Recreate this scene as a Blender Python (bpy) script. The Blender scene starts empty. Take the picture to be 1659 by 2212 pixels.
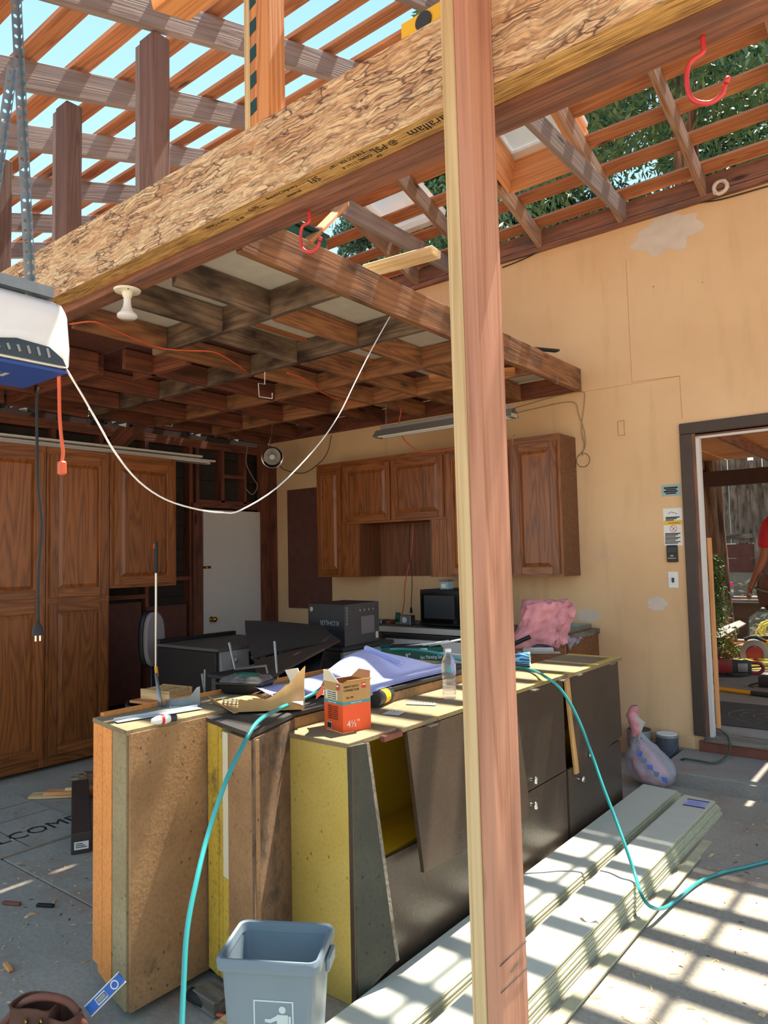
import bpy, bmesh, math, random
import numpy as np
from mathutils import Vector, Matrix, noise
random.seed(7); rng=np.random.default_rng(7)
scene=bpy.context.scene; COL=scene.collection
PI=math.pi
# ---------------- camera ----------------
F=1555.0; PX,PY=829.5,1106.0; H=1.5
VA=Vector((-1139-PX,-(1250-PY),-F)).normalized(); VB=Vector((2065-PX,-(1180-PY),-F)).normalized()
Yc=VB; Xc=-(VA-VA.dot(VB)*VB); Xc.normalize(); Zc=Xc.cross(Yc)
RW=Matrix((Xc,Yc,Zc))            # camera axes -> world
CAMLOC=Vector((0,0,H))
cd=bpy.data.cameras.new('camera'); cam=bpy.data.objects.new('camera',cd); COL.objects.link(cam)
cam.matrix_world=Matrix.Translation(CAMLOC)@RW.to_4x4()
cd.sensor_fit='HORIZONTAL'; cd.sensor_width=36; cd.lens=F/1659*36; cd.clip_start=0.05; cd.clip_end=300
scene.camera=cam
# ---------------- world, sun, exposure ----------------
w=bpy.data.worlds.new('sky'); scene.world=w; w.use_nodes=True
nt=w.node_tree; nt.nodes.clear()
tc=nt.nodes.new('ShaderNodeTexCoord'); sx=nt.nodes.new('ShaderNodeSeparateXYZ'); cr=nt.nodes.new('ShaderNodeValToRGB')
bg=nt.nodes.new('ShaderNodeBackground'); out=nt.nodes.new('ShaderNodeOutputWorld')
nt.links.new(tc.outputs['Generated'],sx.inputs[0]); nt.links.new(sx.outputs['Z'],cr.inputs[0])
cr.color_ramp.elements[0].position=0.0; cr.color_ramp.elements[0].color=(.95,.93,.88,1)
cr.color_ramp.elements[1].position=0.9; cr.color_ramp.elements[1].color=(.20,.44,.74,1)
e=cr.color_ramp.elements.new(.30); e.color=(.46,.72,.90,1)
nt.links.new(cr.outputs[0],bg.inputs[0]); nt.links.new(bg.outputs[0],out.inputs[0])
bg.inputs['Strength'].default_value=1.05
SUNDIR=Vector((-0.045,-0.42,-1.0)).normalized()
sd=bpy.data.lights.new('sun','SUN'); sd.energy=10.5; sd.angle=0.012; sd.color=(1,.93,.80)
so=bpy.data.objects.new('sun',sd); COL.objects.link(so)
so.rotation_euler=SUNDIR.to_track_quat('-Z','Y').to_euler(); so.location=(0,4,12)
scene.view_settings.view_transform='Standard'; scene.view_settings.look='None'
scene.view_settings.exposure=0.62; scene.view_settings.gamma=1; scene.view_settings.use_curve_mapping=False
# ---------------- helpers ----------------
def at(px,py,ax,val):
    d=RW@Vector((px-PX,-(py-PY),-F)); t=(val-CAMLOC[ax])/d[ax]; return CAMLOC+t*d
def lin(c):
    c=c/255; return c/12.92 if c<=.04045 else ((c+.055)/1.055)**2.4
def rgb(r,g,b): return (lin(r),lin(g),lin(b),1)
MATS={}
def newmat(n):
    m=bpy.data.materials.new(n); m.use_nodes=True; MATS[n]=m
    return m,m.node_tree,m.node_tree.nodes['Principled BSDF']
def N(nt,t,**k):
    n=nt.nodes.new(t)
    for a,b in k.items():
        if a in n.inputs.keys(): n.inputs[a].default_value=b
        else: setattr(n,a,b)
    return n
def ramp(nt,fac,stops,interp='LINEAR'):
    r=nt.nodes.new('ShaderNodeValToRGB'); r.color_ramp.interpolation=interp
    el=r.color_ramp.elements
    el[0].position=stops[0][0]; el[0].color=stops[0][1]; el[1].position=stops[-1][0]; el[1].color=stops[-1][1]
    for p,c in stops[1:-1]:
        x=el.new(p); x.color=c
    nt.links.new(fac,r.inputs[0]); return r.outputs[0]
def mapping(nt,scale=(1,1,1),rnd=True,rot=(0,0,0)):
    t=N(nt,'ShaderNodeTexCoord'); mp=N(nt,'ShaderNodeMapping'); mp.inputs['Scale'].default_value=scale; mp.inputs['Rotation'].default_value=rot
    if rnd:
        oi=N(nt,'ShaderNodeObjectInfo'); mu=N(nt,'ShaderNodeVectorMath',operation='MULTIPLY_ADD')
        cx=N(nt,'ShaderNodeCombineXYZ')
        for i in range(3): nt.links.new(oi.outputs['Random'],cx.inputs[i])
        mu.inputs[1].default_value=(31,17,11); nt.links.new(cx.outputs[0],mu.inputs[0]); nt.links.new(t.outputs['Object'],mu.inputs[2])
        nt.links.new(mu.outputs[0],mp.inputs[0])
    else: nt.links.new(t.outputs['Object'],mp.inputs[0])
    return mp.outputs[0]
def mix(nt,f,a,b,mode='MIX'):
    m=nt.nodes.new('ShaderNodeMix'); m.data_type='RGBA'; m.blend_type=mode
    for i,v in ((0,f),(6,a),(7,b)):
        if hasattr(v,'links'): nt.links.new(v,m.inputs[i])
        else: m.inputs[i].default_value=v
    return m.outputs[2]
def bump(nt,bs,h,st=.2,dist=.01):
    b=N(nt,'ShaderNodeBump'); b.inputs['Strength'].default_value=st; b.inputs['Distance'].default_value=dist
    nt.links.new(h,b.inputs['Height']); nt.links.new(b.outputs[0],bs.inputs['Normal'])
def plain(n,c,rough=.6,metal=0,coat=0,var=0.0,spec=.5):
    m,nt,bs=newmat(n); bs.inputs['Roughness'].default_value=rough; bs.inputs['Metallic'].default_value=metal
    bs.inputs['Coat Weight'].default_value=coat; bs.inputs['Specular IOR Level'].default_value=spec
    if var:
        no=N(nt,'ShaderNodeTexNoise'); no.inputs['Scale'].default_value=14; no.inputs['Detail'].default_value=6
        nt.links.new(mapping(nt),no.inputs[0])
        a=tuple(max(0,x*(1-var)) for x in c[:3])+(1,); b=tuple(min(1,x*(1+var)) for x in c[:3])+(1,)
        nt.links.new(ramp(nt,no.outputs[0],[(.3,a),(.7,b)]),bs.inputs['Base Color'])
    else: bs.inputs['Base Color'].default_value=c
    return m
def wood(n,light,dark,rough=.7,ring=14,fine=130,dirt=None,dirtamt=.45,coat=0,bumpst=.25,stretch=.7,knots=True):
    m,nt,bs=newmat(n); bs.inputs['Roughness'].default_value=rough; bs.inputs['Coat Weight'].default_value=coat
    bs.inputs['Coat Roughness'].default_value=.25
    v=mapping(nt,(stretch,ring,ring))
    no=N(nt,'ShaderNodeTexNoise'); no.inputs['Scale'].default_value=.8; no.inputs['Detail'].default_value=1.5; no.inputs['Distortion'].default_value=.4
    nt.links.new(v,no.inputs[0])
    mm=N(nt,'ShaderNodeMath',operation='MULTIPLY'); mm.inputs[1].default_value=9; nt.links.new(no.outputs[0],mm.inputs[0])
    fr=N(nt,'ShaderNodeMath',operation='PINGPONG'); fr.inputs[1].default_value=.5; nt.links.new(mm.outputs[0],fr.inputs[0])
    v2=mapping(nt,(2.2,fine,fine)); n2=N(nt,'ShaderNodeTexNoise'); n2.inputs['Scale'].default_value=1; n2.inputs['Detail'].default_value=4; nt.links.new(v2,n2.inputs[0])
    ad=N(nt,'ShaderNodeMath',operation='MULTIPLY_ADD'); nt.links.new(fr.outputs[0],ad.inputs[0]); ad.inputs[1].default_value=.9; 
    sc=N(nt,'ShaderNodeMath',operation='MULTIPLY'); sc.inputs[1].default_value=.75; nt.links.new(n2.outputs[0],sc.inputs[0]); nt.links.new(sc.outputs[0],ad.inputs[2])
    mid=tuple((a+b)/2 for a,b in zip(light,dark))
    c=ramp(nt,ad.outputs[0],[(.22,dark),(.45,mid),(.75,light)])
    if knots:
        vk=mapping(nt,(1.3,5,5)); vo=N(nt,'ShaderNodeTexVoronoi'); vo.inputs['Scale'].default_value=1.1; nt.links.new(vk,vo.inputs[0])
        k=ramp(nt,vo.outputs['Distance'],[(.05,(1,1,1,1)),(.12,(0,0,0,1))]); c=mix(nt,k,c,tuple(x*.35 for x in dark[:3])+(1,))
    if dirt:
        v3=mapping(nt,(1.5,4,4)); n3=N(nt,'ShaderNodeTexNoise'); n3.inputs['Scale'].default_value=2.5; n3.inputs['Detail'].default_value=7; nt.links.new(v3,n3.inputs[0])
        d=ramp(nt,n3.outputs[0],[(1-dirtamt-.12,(0,0,0,1)),(1-dirtamt+.15,(1,1,1,1))]); c=mix(nt,d,c,dirt)
    oi=N(nt,'ShaderNodeObjectInfo'); hv=N(nt,'ShaderNodeHueSaturation'); mr=N(nt,'ShaderNodeMapRange'); mr.inputs[3].default_value=.82; mr.inputs[4].default_value=1.15
    nt.links.new(oi.outputs['Random'],mr.inputs[0]); nt.links.new(mr.outputs[0],hv.inputs['Value']); nt.links.new(c,hv.inputs['Color'])
    nt.links.new(hv.outputs[0],bs.inputs['Base Color'])
    bump(nt,bs,ad.outputs[0],bumpst,.004)
    return m
def bx(bm,x0,x1,y0,y1,z0,z1,mi=0):
    vs=[bm.verts.new(p) for p in ((x0,y0,z0),(x1,y0,z0),(x1,y1,z0),(x0,y1,z0),(x0,y0,z1),(x1,y0,z1),(x1,y1,z1),(x0,y1,z1))]
    fs=[(0,3,2,1),(4,5,6,7),(0,1,5,4),(1,2,6,5),(2,3,7,6),(3,0,4,7)]
    r=[bm.faces.new([vs[i] for i in f]) for f in fs]
    for f in r: f.material_index=mi
    return vs,r
def BM(): return bmesh.new()
def bxm(*a,bev=0,seg=1):
    bm=BM(); bx(bm,*a)
    if bev: bmesh.ops.bevel(bm,geom=bm.edges[:],offset=bev,segments=seg,affect='EDGES',profile=.5)
    return bm
def lathe(bm,prof,seg=20,M=None,cap=True):
    """prof: list of (r,z) bottom to top, about local Z"""
    rings=[]
    for r,z in prof:
        rings.append([bm.verts.new((r*math.cos(2*PI*i/seg),r*math.sin(2*PI*i/seg),z)) for i in range(seg)])
    for a,b in zip(rings,rings[1:]):
        for i in range(seg): bm.faces.new((a[i],a[(i+1)%seg],b[(i+1)%seg],b[i]))
    if cap:
        if prof[0][0]>1e-4: bm.faces.new(rings[0][::-1])
        if prof[-1][0]>1e-4: bm.faces.new(rings[-1])
    if M is not None:
        for rr in rings:
            for v in rr: v.co=M@v.co
    return bm
def smoothpts(pts,n=6):
    P=[Vector(p) for p in pts]
    if len(P)<3: return P
    o=[]
    Q=[2*P[0]-P[1]]+P+[2*P[-1]-P[-2]]
    for i in range(1,len(Q)-2):
        for k in range(n):
            t=k/n; a,b,c,d=Q[i-1],Q[i],Q[i+1],Q[i+2]
            o.append(.5*((2*b)+(c-a)*t+(2*a-5*b+4*c-d)*t*t+(3*b-a-3*c+d)*t**3))
    o.append(P[-1]); return o
def tube(bm,pts,r,seg=8,smooth=0,caps=True):
    P=smoothpts(pts,smooth) if smooth else [Vector(p) for p in pts]
    rings=[]; up=None
    for i,p in enumerate(P):
        t=(P[min(i+1,len(P)-1)]-P[max(i-1,0)]).normalized()
        if up is None: up=t.orthogonal().normalized()
        up=(up-up.dot(t)*t)
        if up.length<1e-5: up=t.orthogonal()
        up.normalize(); s=t.cross(up)
        rr=r[i] if isinstance(r,(list,tuple)) else r
        rings.append([bm.verts.new(p+rr*(math.cos(2*PI*k/seg)*up+math.sin(2*PI*k/seg)*s)) for k in range(seg)])
    for a,b in zip(rings,rings[1:]):
        for k in range(seg): bm.faces.new((a[k],a[(k+1)%seg],b[(k+1)%seg],b[k]))
    if caps: bm.faces.new(rings[0][::-1]); bm.faces.new(rings[-1])
    return bm
def prism(bm,pts,z0,z1,mi=0):
    a=[bm.verts.new((p[0],p[1],z0)) for p in pts]; b=[bm.verts.new((p[0],p[1],z1)) for p in pts]
    n=len(pts); fs=[bm.faces.new(a[::-1]),bm.faces.new(b)]
    for i in range(n): fs.append(bm.faces.new((a[i],a[(i+1)%n],b[(i+1)%n],b[i])))
    for f in fs: f.material_index=mi
    return fs
def slab(bm,pts,t,mi=0):
    """thick polygon through 3-D points, thickness t along its normal"""
    P=[Vector(p) for p in pts]; n=(P[1]-P[0]).cross(P[-1]-P[0]).normalized()
    a=[bm.verts.new(p) for p in P]; b=[bm.verts.new(p+n*t) for p in P]; k=len(P)
    fs=[bm.faces.new(a[::-1]),bm.faces.new(b)]+[bm.faces.new((a[i],a[(i+1)%k],b[(i+1)%k],b[i])) for i in range(k)]
    for f in fs: f.material_index=mi
    return bm
def xf(bm,M):
    bmesh.ops.transform(bm,matrix=M,verts=bm.verts); return bm
WM={}
def wm(o): return WM.get(o.name,Matrix.Identity(4))
def mk(name,bm,mats,parent=None,label=None,cat=None,group=None,kind=None,smooth=False,M=None,world=True,rec=True):
    """links bm as ONE mesh object. Geometry given in world space (M=None) or in a local frame M (world matrix)."""
    if rec: bmesh.ops.recalc_face_normals(bm,faces=bm.faces[:])
    me=bpy.data.meshes.new(name)
    if M is None:
        if parent is not None and world:
            M=wm(parent).copy(); xf(bm,M.inverted())
        elif parent is not None: M=wm(parent).copy()
        else:
            cs=[v.co for v in bm.verts]
            lo=Vector((min(c.x for c in cs),min(c.y for c in cs),min(c.z for c in cs))); hi=Vector((max(c.x for c in cs),max(c.y for c in cs),max(c.z for c in cs)))
            b=Vector(((lo.x+hi.x)/2,(lo.y+hi.y)/2,lo.z)); M=Matrix.Translation(b); xf(bm,M.inverted())
    bm.to_mesh(me); bm.free()
    for m in (mats if isinstance(mats,(list,tuple)) else [mats]): me.materials.append(m if not isinstance(m,str) else MATS[m])
    if smooth is True: me.polygons.foreach_set('use_smooth',[True]*len(me.polygons))
    elif smooth:
        me.polygons.foreach_set('use_smooth',[True]*len(me.polygons)); me.set_sharp_from_angle(angle=math.radians(smooth))
    o=bpy.data.objects.new(name,me); COL.objects.link(o)
    WM[o.name]=M
    if parent is not None:
        o.parent=parent; o.matrix_local=wm(parent).inverted()@M
    else: o.matrix_world=M
    tag(o,label,cat,group,kind); return o
def tag(o,label=None,cat=None,group=None,kind=None):
    if label: o['label']=label
    if cat: o['category']=cat
    if group: o['group']=group
    if kind: o['kind']=kind
def thing(name,label=None,cat=None,loc=(0,0,0),rz=0,group=None,kind=None,rot=None):
    o=bpy.data.objects.new(name,None); COL.objects.link(o); o.empty_display_size=.1
    M=Matrix.Translation(loc)@(rot.to_4x4() if rot is not None else Matrix.Rotation(rz,4,'Z'))
    o.matrix_world=M; WM[o.name]=M; tag(o,label,cat,group,kind); return o
def lumber(name,p0,p1,w,h,mat,parent=None,up=(0,0,1),bev=.002,ext=0,**k):
    """board from p0 to p1 (centre line); w across, h along 'up'; local X = length so the grain follows"""
    p0=Vector(p0);p1=Vector(p1); x=(p1-p0); L=x.length; x.normalize(); u=Vector(up); y=u.cross(x).normalized(); z=x.cross(y)
    M=Matrix.Translation(p0)@Matrix((x,y,z)).transposed().to_4x4()
    bm=bxm(-ext,L+ext,-w/2,w/2,-h/2,h/2,bev=bev) if bev else bxm(-ext,L+ext,-w/2,w/2,-h/2,h/2)
    return mk(name,bm,mat,parent,M=M,**k)
def boxw(name,x0,x1,y0,y1,z0,z1,mat,parent=None,bev=0,axis=None,**k):
    """axis-aligned world box; axis = direction of the grain ('x','y','z')"""
    c=Vector(((x0+x1)/2,(y0+y1)/2,(z0+z1)/2)); d=(abs(x1-x0),abs(y1-y0),abs(z1-z0))
    if axis=='y': return lumber(name,(c.x,c.y-d[1]/2,c.z),(c.x,c.y+d[1]/2,c.z),d[0],d[2],mat,parent,bev=bev,**k)
    if axis=='z': return lumber(name,(c.x,c.y,c.z-d[2]/2),(c.x,c.y,c.z+d[2]/2),d[0],d[1],mat,parent,up=(0,1,0),bev=bev,**k)
    if axis=='x': return lumber(name,(c.x-d[0]/2,c.y,c.z),(c.x+d[0]/2,c.y,c.z),d[1],d[2],mat,parent,bev=bev,**k)
    return mk(name,bxm(x0,x1,y0,y1,z0,z1,bev=bev),mat,parent,**k)
def text(name,s,size,M,mat,parent=None,ext=.0004,align='CENTER',sx=1.0,**k):
    cu=bpy.data.curves.new('t','FONT'); cu.body=s; cu.size=size; cu.align_x=align; cu.align_y='CENTER'; cu.extrude=ext; cu.resolution_u=2
    to=bpy.data.objects.new('t',cu); COL.objects.link(to); dg=bpy.context.evaluated_depsgraph_get()
    me=bpy.data.meshes.new_from_object(to.evaluated_get(dg)); bpy.data.objects.remove(to)
    bm=BM(); bm.from_mesh(me); bpy.data.meshes.remove(me)
    if sx!=1: xf(bm,Matrix.Diagonal((sx,1,1,1)))
    return mk(name,bm,mat,parent,M=M,rec=False,**k)
def frame(o,x,y):
    """matrix with origin o, local x, y axes (z = normal)"""
    x=Vector(x).normalized(); y=Vector(y); z=x.cross(y).normalized(); y=z.cross(x)
    return Matrix.Translation(o)@Matrix((x,y,z)).transposed().to_4x4()
def jit(bm,a,s=8.0,seed=0):
    for v in bm.verts:
        n=noise.noise_vector(v.co*s+Vector((seed,seed*2,seed*3))); v.co+=n*a
    return bm
def grid(bm,nu,nv,fn,thick=0,mi=0):
    V=[[bm.verts.new(fn(i/nu,j/nv)) for j in range(nv+1)] for i in range(nu+1)]
    for i in range(nu):
        for j in range(nv):
            f=bm.faces.new((V[i][j],V[i+1][j],V[i+1][j+1],V[i][j+1])); f.material_index=mi
    if thick:
        bmesh.ops.recalc_face_normals(bm,faces=bm.faces[:])
        bmesh.ops.solidify(bm,geom=bm.faces[:],thickness=thick)
    return bm
# ---------------- materials ----------------
wood('old_red',rgb(146,96,74),rgb(98,60,46),dirt=rgb(92,68,60),dirtamt=.4)
wood('old_grey',rgb(142,124,118),rgb(112,94,90),dirt=rgb(112,84,70),dirtamt=.3,stretch=.5)
wood('old_post',rgb(118,88,80),rgb(88,62,56),dirt=rgb(96,66,54),dirtamt=.35)
wood('purlin',rgb(190,122,78),rgb(132,76,48),dirt=rgb(116,62,34),dirtamt=.25)
wood('rafter_warm',rgb(160,122,96),rgb(112,76,58),dirt=rgb(160,142,120),dirtamt=.3)
wood('joist',rgb(170,116,76),rgb(112,68,44),dirt=rgb(84,60,44),dirtamt=.42)
wood('joist_grey',rgb(140,118,98),rgb(92,68,52),dirt=rgb(58,44,36),dirtamt=.5)
wood('stud',rgb(128,72,48),rgb(76,38,26),dirt=rgb(66,42,32),dirtamt=.4)
wood('fir_pale',rgb(226,196,146),rgb(188,150,100),ring=22,fine=90,stretch=.4,knots=False)
wood('fir_pink',rgb(194,138,110),rgb(156,100,76),ring=9,fine=110,stretch=.35,dirt=rgb(190,130,108),dirtamt=.3,bumpst=.5)
wood('fir_new',rgb(232,196,140),rgb(196,144,90),ring=14,stretch=.5)
wood('fir_orange',rgb(226,156,96),rgb(180,106,60),ring=14,stretch=.5)
wood('oak',rgb(152,88,40),rgb(92,48,20),rough=.38,ring=12,fine=260,coat=.25,bumpst=.12,stretch=1.2,knots=False)
wood('oak_dark',rgb(118,70,40),rgb(76,42,24),rough=.45,ring=10,fine=260,coat=.15,bumpst=.1,knots=False)
wood('fence',rgb(150,136,122),rgb(100,86,74),dirt=rgb(70,52,42),dirtamt=.45)
wood('weathered',rgb(136,126,112),rgb(86,78,68),dirt=rgb(60,52,44),dirtamt=.4)
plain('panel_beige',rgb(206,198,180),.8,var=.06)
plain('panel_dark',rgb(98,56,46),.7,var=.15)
plain('sheath_dark',rgb(52,42,36),.9,var=.2)
plain('white_door',rgb(214,204,196),.5,var=.02)
plain('brass',rgb(190,150,80),.25,metal=1)
plain('chrome',rgb(210,208,204),.15,metal=1)
plain('steel',rgb(150,158,160),.4,metal=1,var=.1)
plain('galv',rgb(150,156,158),.45,metal=.9,var=.15)
plain('alu',rgb(205,205,200),.3,metal=.9)
plain('black',rgb(26,26,27),.45)
plain('black_gloss',rgb(14,14,15),.12,coat=.5)
plain('rubber',rgb(36,36,38),.7)
plain('dark_sheet',rgb(58,56,55),.5,var=.12)
plain('dark_brown',rgb(70,56,48),.55,var=.1)
plain('white_gloss',rgb(238,236,234),.18,coat=.6)
plain('porcelain',rgb(236,228,208),.3,coat=.4)
plain('blue_plastic',rgb(36,72,150),.4)
plain('blue_grey',rgb(96,116,150),.5)
plain('white_vinyl',rgb(214,206,198),.45)
plain('white',rgb(232,230,226),.6)
plain('white_cord',rgb(240,238,234),.6)
plain('red_hook',rgb(200,44,48),.35,coat=.4)
plain('orange_cord',rgb(216,96,60),.55)
plain('orange_paint',rgb(236,140,64),.7,var=.1)
plain('teal_hose',rgb(44,146,146),.35,coat=.3)
plain('green_hose',rgb(66,78,62),.5)
plain('bin_grey',rgb(116,130,140),.4,var=.03)
plain('bin_mark',rgb(196,206,206),.5)
plain('yellow_level',rgb(240,190,20),.4)
plain('blue_level',rgb(44,100,180),.35)
plain('leather',rgb(104,66,50),.6,var=.25)
plain('green_box',rgb(26,80,62),.55)
plain('black_warm',rgb(40,34,30),.6)
plain('green_net',rgb(48,96,74),.8,var=.15)
plain('paper_blue',rgb(176,180,226),.85,var=.03)
plain('print_line',rgb(120,124,190),.8)
plain('box_black',rgb(52,52,54),.55,var=.05)
plain('box_charcoal',rgb(84,80,78),.55,var=.08)
plain('box_picture',rgb(136,124,126),.6)
plain('ink',rgb(30,28,26),.7)
plain('grey_text',rgb(170,168,166),.6)
plain('red_label',rgb(206,40,36),.5)
plain('orange_label',rgb(240,88,36),.5)
plain('teal_label',rgb(60,150,150),.5)
plain('yellow_label',rgb(244,190,30),.5)
plain('cream',rgb(226,216,186),.7)
plain('sage_plate',rgb(152,176,178),.5)
plain('skin',rgb(150,92,66),.5,var=.08)
plain('red_cloth',rgb(190,36,48),.85,var=.1)
plain('dark_cloth',rgb(60,58,62),.9,var=.1)
plain('hair',rgb(30,24,20),.7)
plain('pink_plastic',rgb(240,40,120),.4)
plain('tool_red',rgb(150,36,44),.45)
plain('tool_yellow',rgb(240,170,30),.45)
plain('tool_dark',rgb(50,52,54),.5)
plain('tool_grey',rgb(150,150,148),.45,metal=.4)
plain('yellow_rope',rgb(220,210,110),.6)
plain('redwood_wall',rgb(110,66,54),.85,var=.15)
plain('mat_dark',rgb(74,70,66),.9,var=.2)
plain('stain_grey',rgb(190,196,196),.5,var=.1)
plain('roof_brown',rgb(70,48,38),.8,var=.1)
plain('cardboard',rgb(190,146,92),.85,var=.08)
plain('cardboard_in',rgb(130,86,50),.85,var=.08)
plain('rust_red',rgb(128,76,60),.8,var=.15)
plain('plaster',rgb(214,196,178),.9,var=.06)
plain('green_tape',rgb(20,66,66),.6)
plain('can_label',rgb(74,80,92),.5,var=.05)
plain('pail',rgb(150,146,136),.5,var=.04)
plain('pale_building',rgb(180,214,216),.6)
def glassy(n,c,rough=.05,trans=1.0,ior=1.45,alpha=1):
    m,nt,bs=newmat(n); bs.inputs['Base Color'].default_value=c; bs.inputs['Roughness'].default_value=rough
    bs.inputs['Transmission Weight'].default_value=trans; bs.inputs['IOR'].default_value=ior; bs.inputs['Alpha'].default_value=alpha
glassy('clear_plastic',(.95,.97,.98,1),.08,.9,1.2,.55)
glassy('milky_bag',rgb(214,214,224),.35,.3,1.3,.55)
glassy('skylight_glass',(.95,.98,1,1),.3,.6,1.3,.8)
# yellow plaster wall
m,nt,bs=newmat('yellow_wall'); bs.inputs['Roughness'].default_value=.75
v=mapping(nt,(1,1,1),False)
n1=N(nt,'ShaderNodeTexNoise'); n1.inputs['Scale'].default_value=1.3; n1.inputs['Detail'].default_value=6; nt.links.new(v,n1.inputs[0])
c=ramp(nt,n1.outputs[0],[(.35,rgb(220,178,132)),(.65,rgb(230,192,146))])
n2=N(nt,'ShaderNodeTexNoise'); n2.inputs['Scale'].default_value=3.1; n2.inputs['Detail'].default_value=9; n2.inputs['Roughness'].default_value=.7; nt.links.new(v,n2.inputs[0])
c=mix(nt,ramp(nt,n2.outputs[0],[(.60,(0,0,0,1)),(.74,(.5,.5,.5,1))]),c,rgb(206,178,158))
vo=N(nt,'ShaderNodeTexVoronoi'); vo.inputs['Scale'].default_value=6; nt.links.new(v,vo.inputs[0])
c=mix(nt,ramp(nt,vo.outputs['Distance'],[(.025,(1,1,1,1)),(.04,(0,0,0,1))]),c,rgb(110,80,60))
n3=N(nt,'ShaderNodeTexNoise'); n3.inputs['Scale'].default_value=1; n3.inputs['Detail'].default_value=4
nt.links.new(mapping(nt,(9,9,1.2),False),n3.inputs[0])
c=mix(nt,ramp(nt,n3.outputs[0],[(.55,(0,0,0,1)),(.75,(.35,.35,.35,1))]),c,rgb(190,156,112))
nt.links.new(c,bs.inputs['Base Color']); bump(nt,bs,n2.outputs[0],.12,.004)
# whitewash patch with ragged edge (plaster smear)
# concrete
def concrete(n,a,b,sc=1.0,stain=rgb(150,104,72)):
    m,nt,bs=newmat(n); bs.inputs['Roughness'].default_value=.85
    v=mapping(nt,(sc,sc,sc),False)
    n1=N(nt,'ShaderNodeTexNoise'); n1.inputs['Scale'].default_value=1.6; n1.inputs['Detail'].default_value=10; n1.inputs['Roughness'].default_value=.65; nt.links.new(v,n1.inputs[0])
    c=ramp(nt,n1.outputs[0],[(.3,a),(.7,b)])
    n2=N(nt,'ShaderNodeTexNoise'); n2.inputs['Scale'].default_value=60; n2.inputs['Detail'].default_value=3; nt.links.new(v,n2.inputs[0])
    c=mix(nt,ramp(nt,n2.outputs[0],[(.4,(0,0,0,1)),(.7,(.25,.25,.25,1))]),c,rgb(90,86,80))
    n3=N(nt,'ShaderNodeTexNoise'); n3.inputs['Scale'].default_value=2.2; n3.inputs['Detail'].default_value=12; n3.inputs['Roughness'].default_value=.75
    mp=N(nt,'ShaderNodeMapping'); mp.inputs['Location'].default_value=(5,3,1); nt.links.new(v,mp.inputs[0]); nt.links.new(mp.outputs[0],n3.inputs[0])
    c=mix(nt,ramp(nt,n3.outputs[0],[(.53,(0,0,0,1)),(.72,(.7,.7,.7,1))]),c,stain)
    nt.links.new(c,bs.inputs['Base Color']); bump(nt,bs,n2.outputs[0],.25,.003)
concrete('concrete',rgb(150,142,128),rgb(176,166,150))
concrete('concrete_step',rgb(138,132,124),rgb(160,152,144))
concrete('dirt',rgb(150,130,108),rgb(176,154,126),1.0,rgb(196,176,140))
# chipboard of old counters, painted or bare
def chip(n,a,b,spot,sc=1.0,amt=.3):
    m,nt,bs=newmat(n); bs.inputs['Roughness'].default_value=.85
    v=mapping(nt,(sc,sc,sc))
    n1=N(nt,'ShaderNodeTexNoise'); n1.inputs['Scale'].default_value=4; n1.inputs['Detail'].default_value=8; n1.inputs['Roughness'].default_value=.6; nt.links.new(v,n1.inputs[0])
    c=ramp(nt,n1.outputs[0],[(.3,a),(.7,b)])
    n2=N(nt,'ShaderNodeTexNoise'); n2.inputs['Scale'].default_value=85; n2.inputs['Detail'].default_value=3; nt.links.new(v,n2.inputs[0])
    c=mix(nt,ramp(nt,n2.outputs[0],[(.45,(0,0,0,1)),(.75,(.35,.35,.35,1))]),c,spot)
    n3=N(nt,'ShaderNodeTexNoise'); n3.inputs['Scale'].default_value=6.5; n3.inputs['Detail'].default_value=9; n3.inputs['Roughness'].default_value=.7; nt.links.new(mapping(nt,(sc*1.1,sc*1.1,sc*.8)),n3.inputs[0])
    c=mix(nt,ramp(nt,n3.outputs[0],[(1-amt-.06,(0,0,0,1)),(1-amt+.06,(.8,.8,.8,1))]),c,spot)
    vo=N(nt,'ShaderNodeTexVoronoi'); vo.inputs['Scale'].default_value=1; vo.inputs['Randomness'].default_value=1
    nw=N(nt,'ShaderNodeVectorMath',operation='MULTIPLY_ADD'); nw.inputs[1].default_value=(.9,.9,.9); nt.links.new(n1.outputs['Color'],nw.inputs[0]); nt.links.new(mapping(nt,(sc*30,sc*30,sc*22)),nw.inputs[2]); nt.links.new(nw.outputs[0],vo.inputs[0])
    sp=ramp(nt,vo.outputs['Distance'],[(.07,(1,1,1,1)),(.17,(0,0,0,1))]); n6=N(nt,'ShaderNodeTexNoise'); n6.inputs['Scale'].default_value=3; nt.links.new(mapping(nt,(sc,sc,sc)),n6.inputs[0])
    mu=N(nt,'ShaderNodeMath',operation='MULTIPLY'); nt.links.new(sp,mu.inputs[0]); nt.links.new(ramp(nt,n6.outputs[0],[(.42,(.15,.15,.15,1)),(.6,(.8,.8,.8,1))]),mu.inputs[1])
    c=mix(nt,mu.outputs[0],c,tuple(x*.45 for x in spot[:3])+(1,))
    nt.links.new(c,bs.inputs['Base Color']); bump(nt,bs,n2.outputs[0],.3,.003)
chip('chip_brown',rgb(150,110,72),rgb(178,136,92),rgb(86,66,50),amt=.34)
chip('chip_dark',rgb(104,78,58),rgb(136,104,76),rgb(52,44,38),amt=.45)
chip('chip_tan',rgb(150,130,92),rgb(170,150,112),rgb(92,78,56),amt=.3)
chip('chip_orange',rgb(232,140,62),rgb(244,156,80),rgb(146,88,48),amt=.28)
chip('chip_yellow',rgb(200,168,78),rgb(214,184,96),rgb(160,134,78),amt=.2)
chip('chip_yellow_worn',rgb(204,166,50),rgb(220,184,72),rgb(84,70,48),amt=.40)
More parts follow.
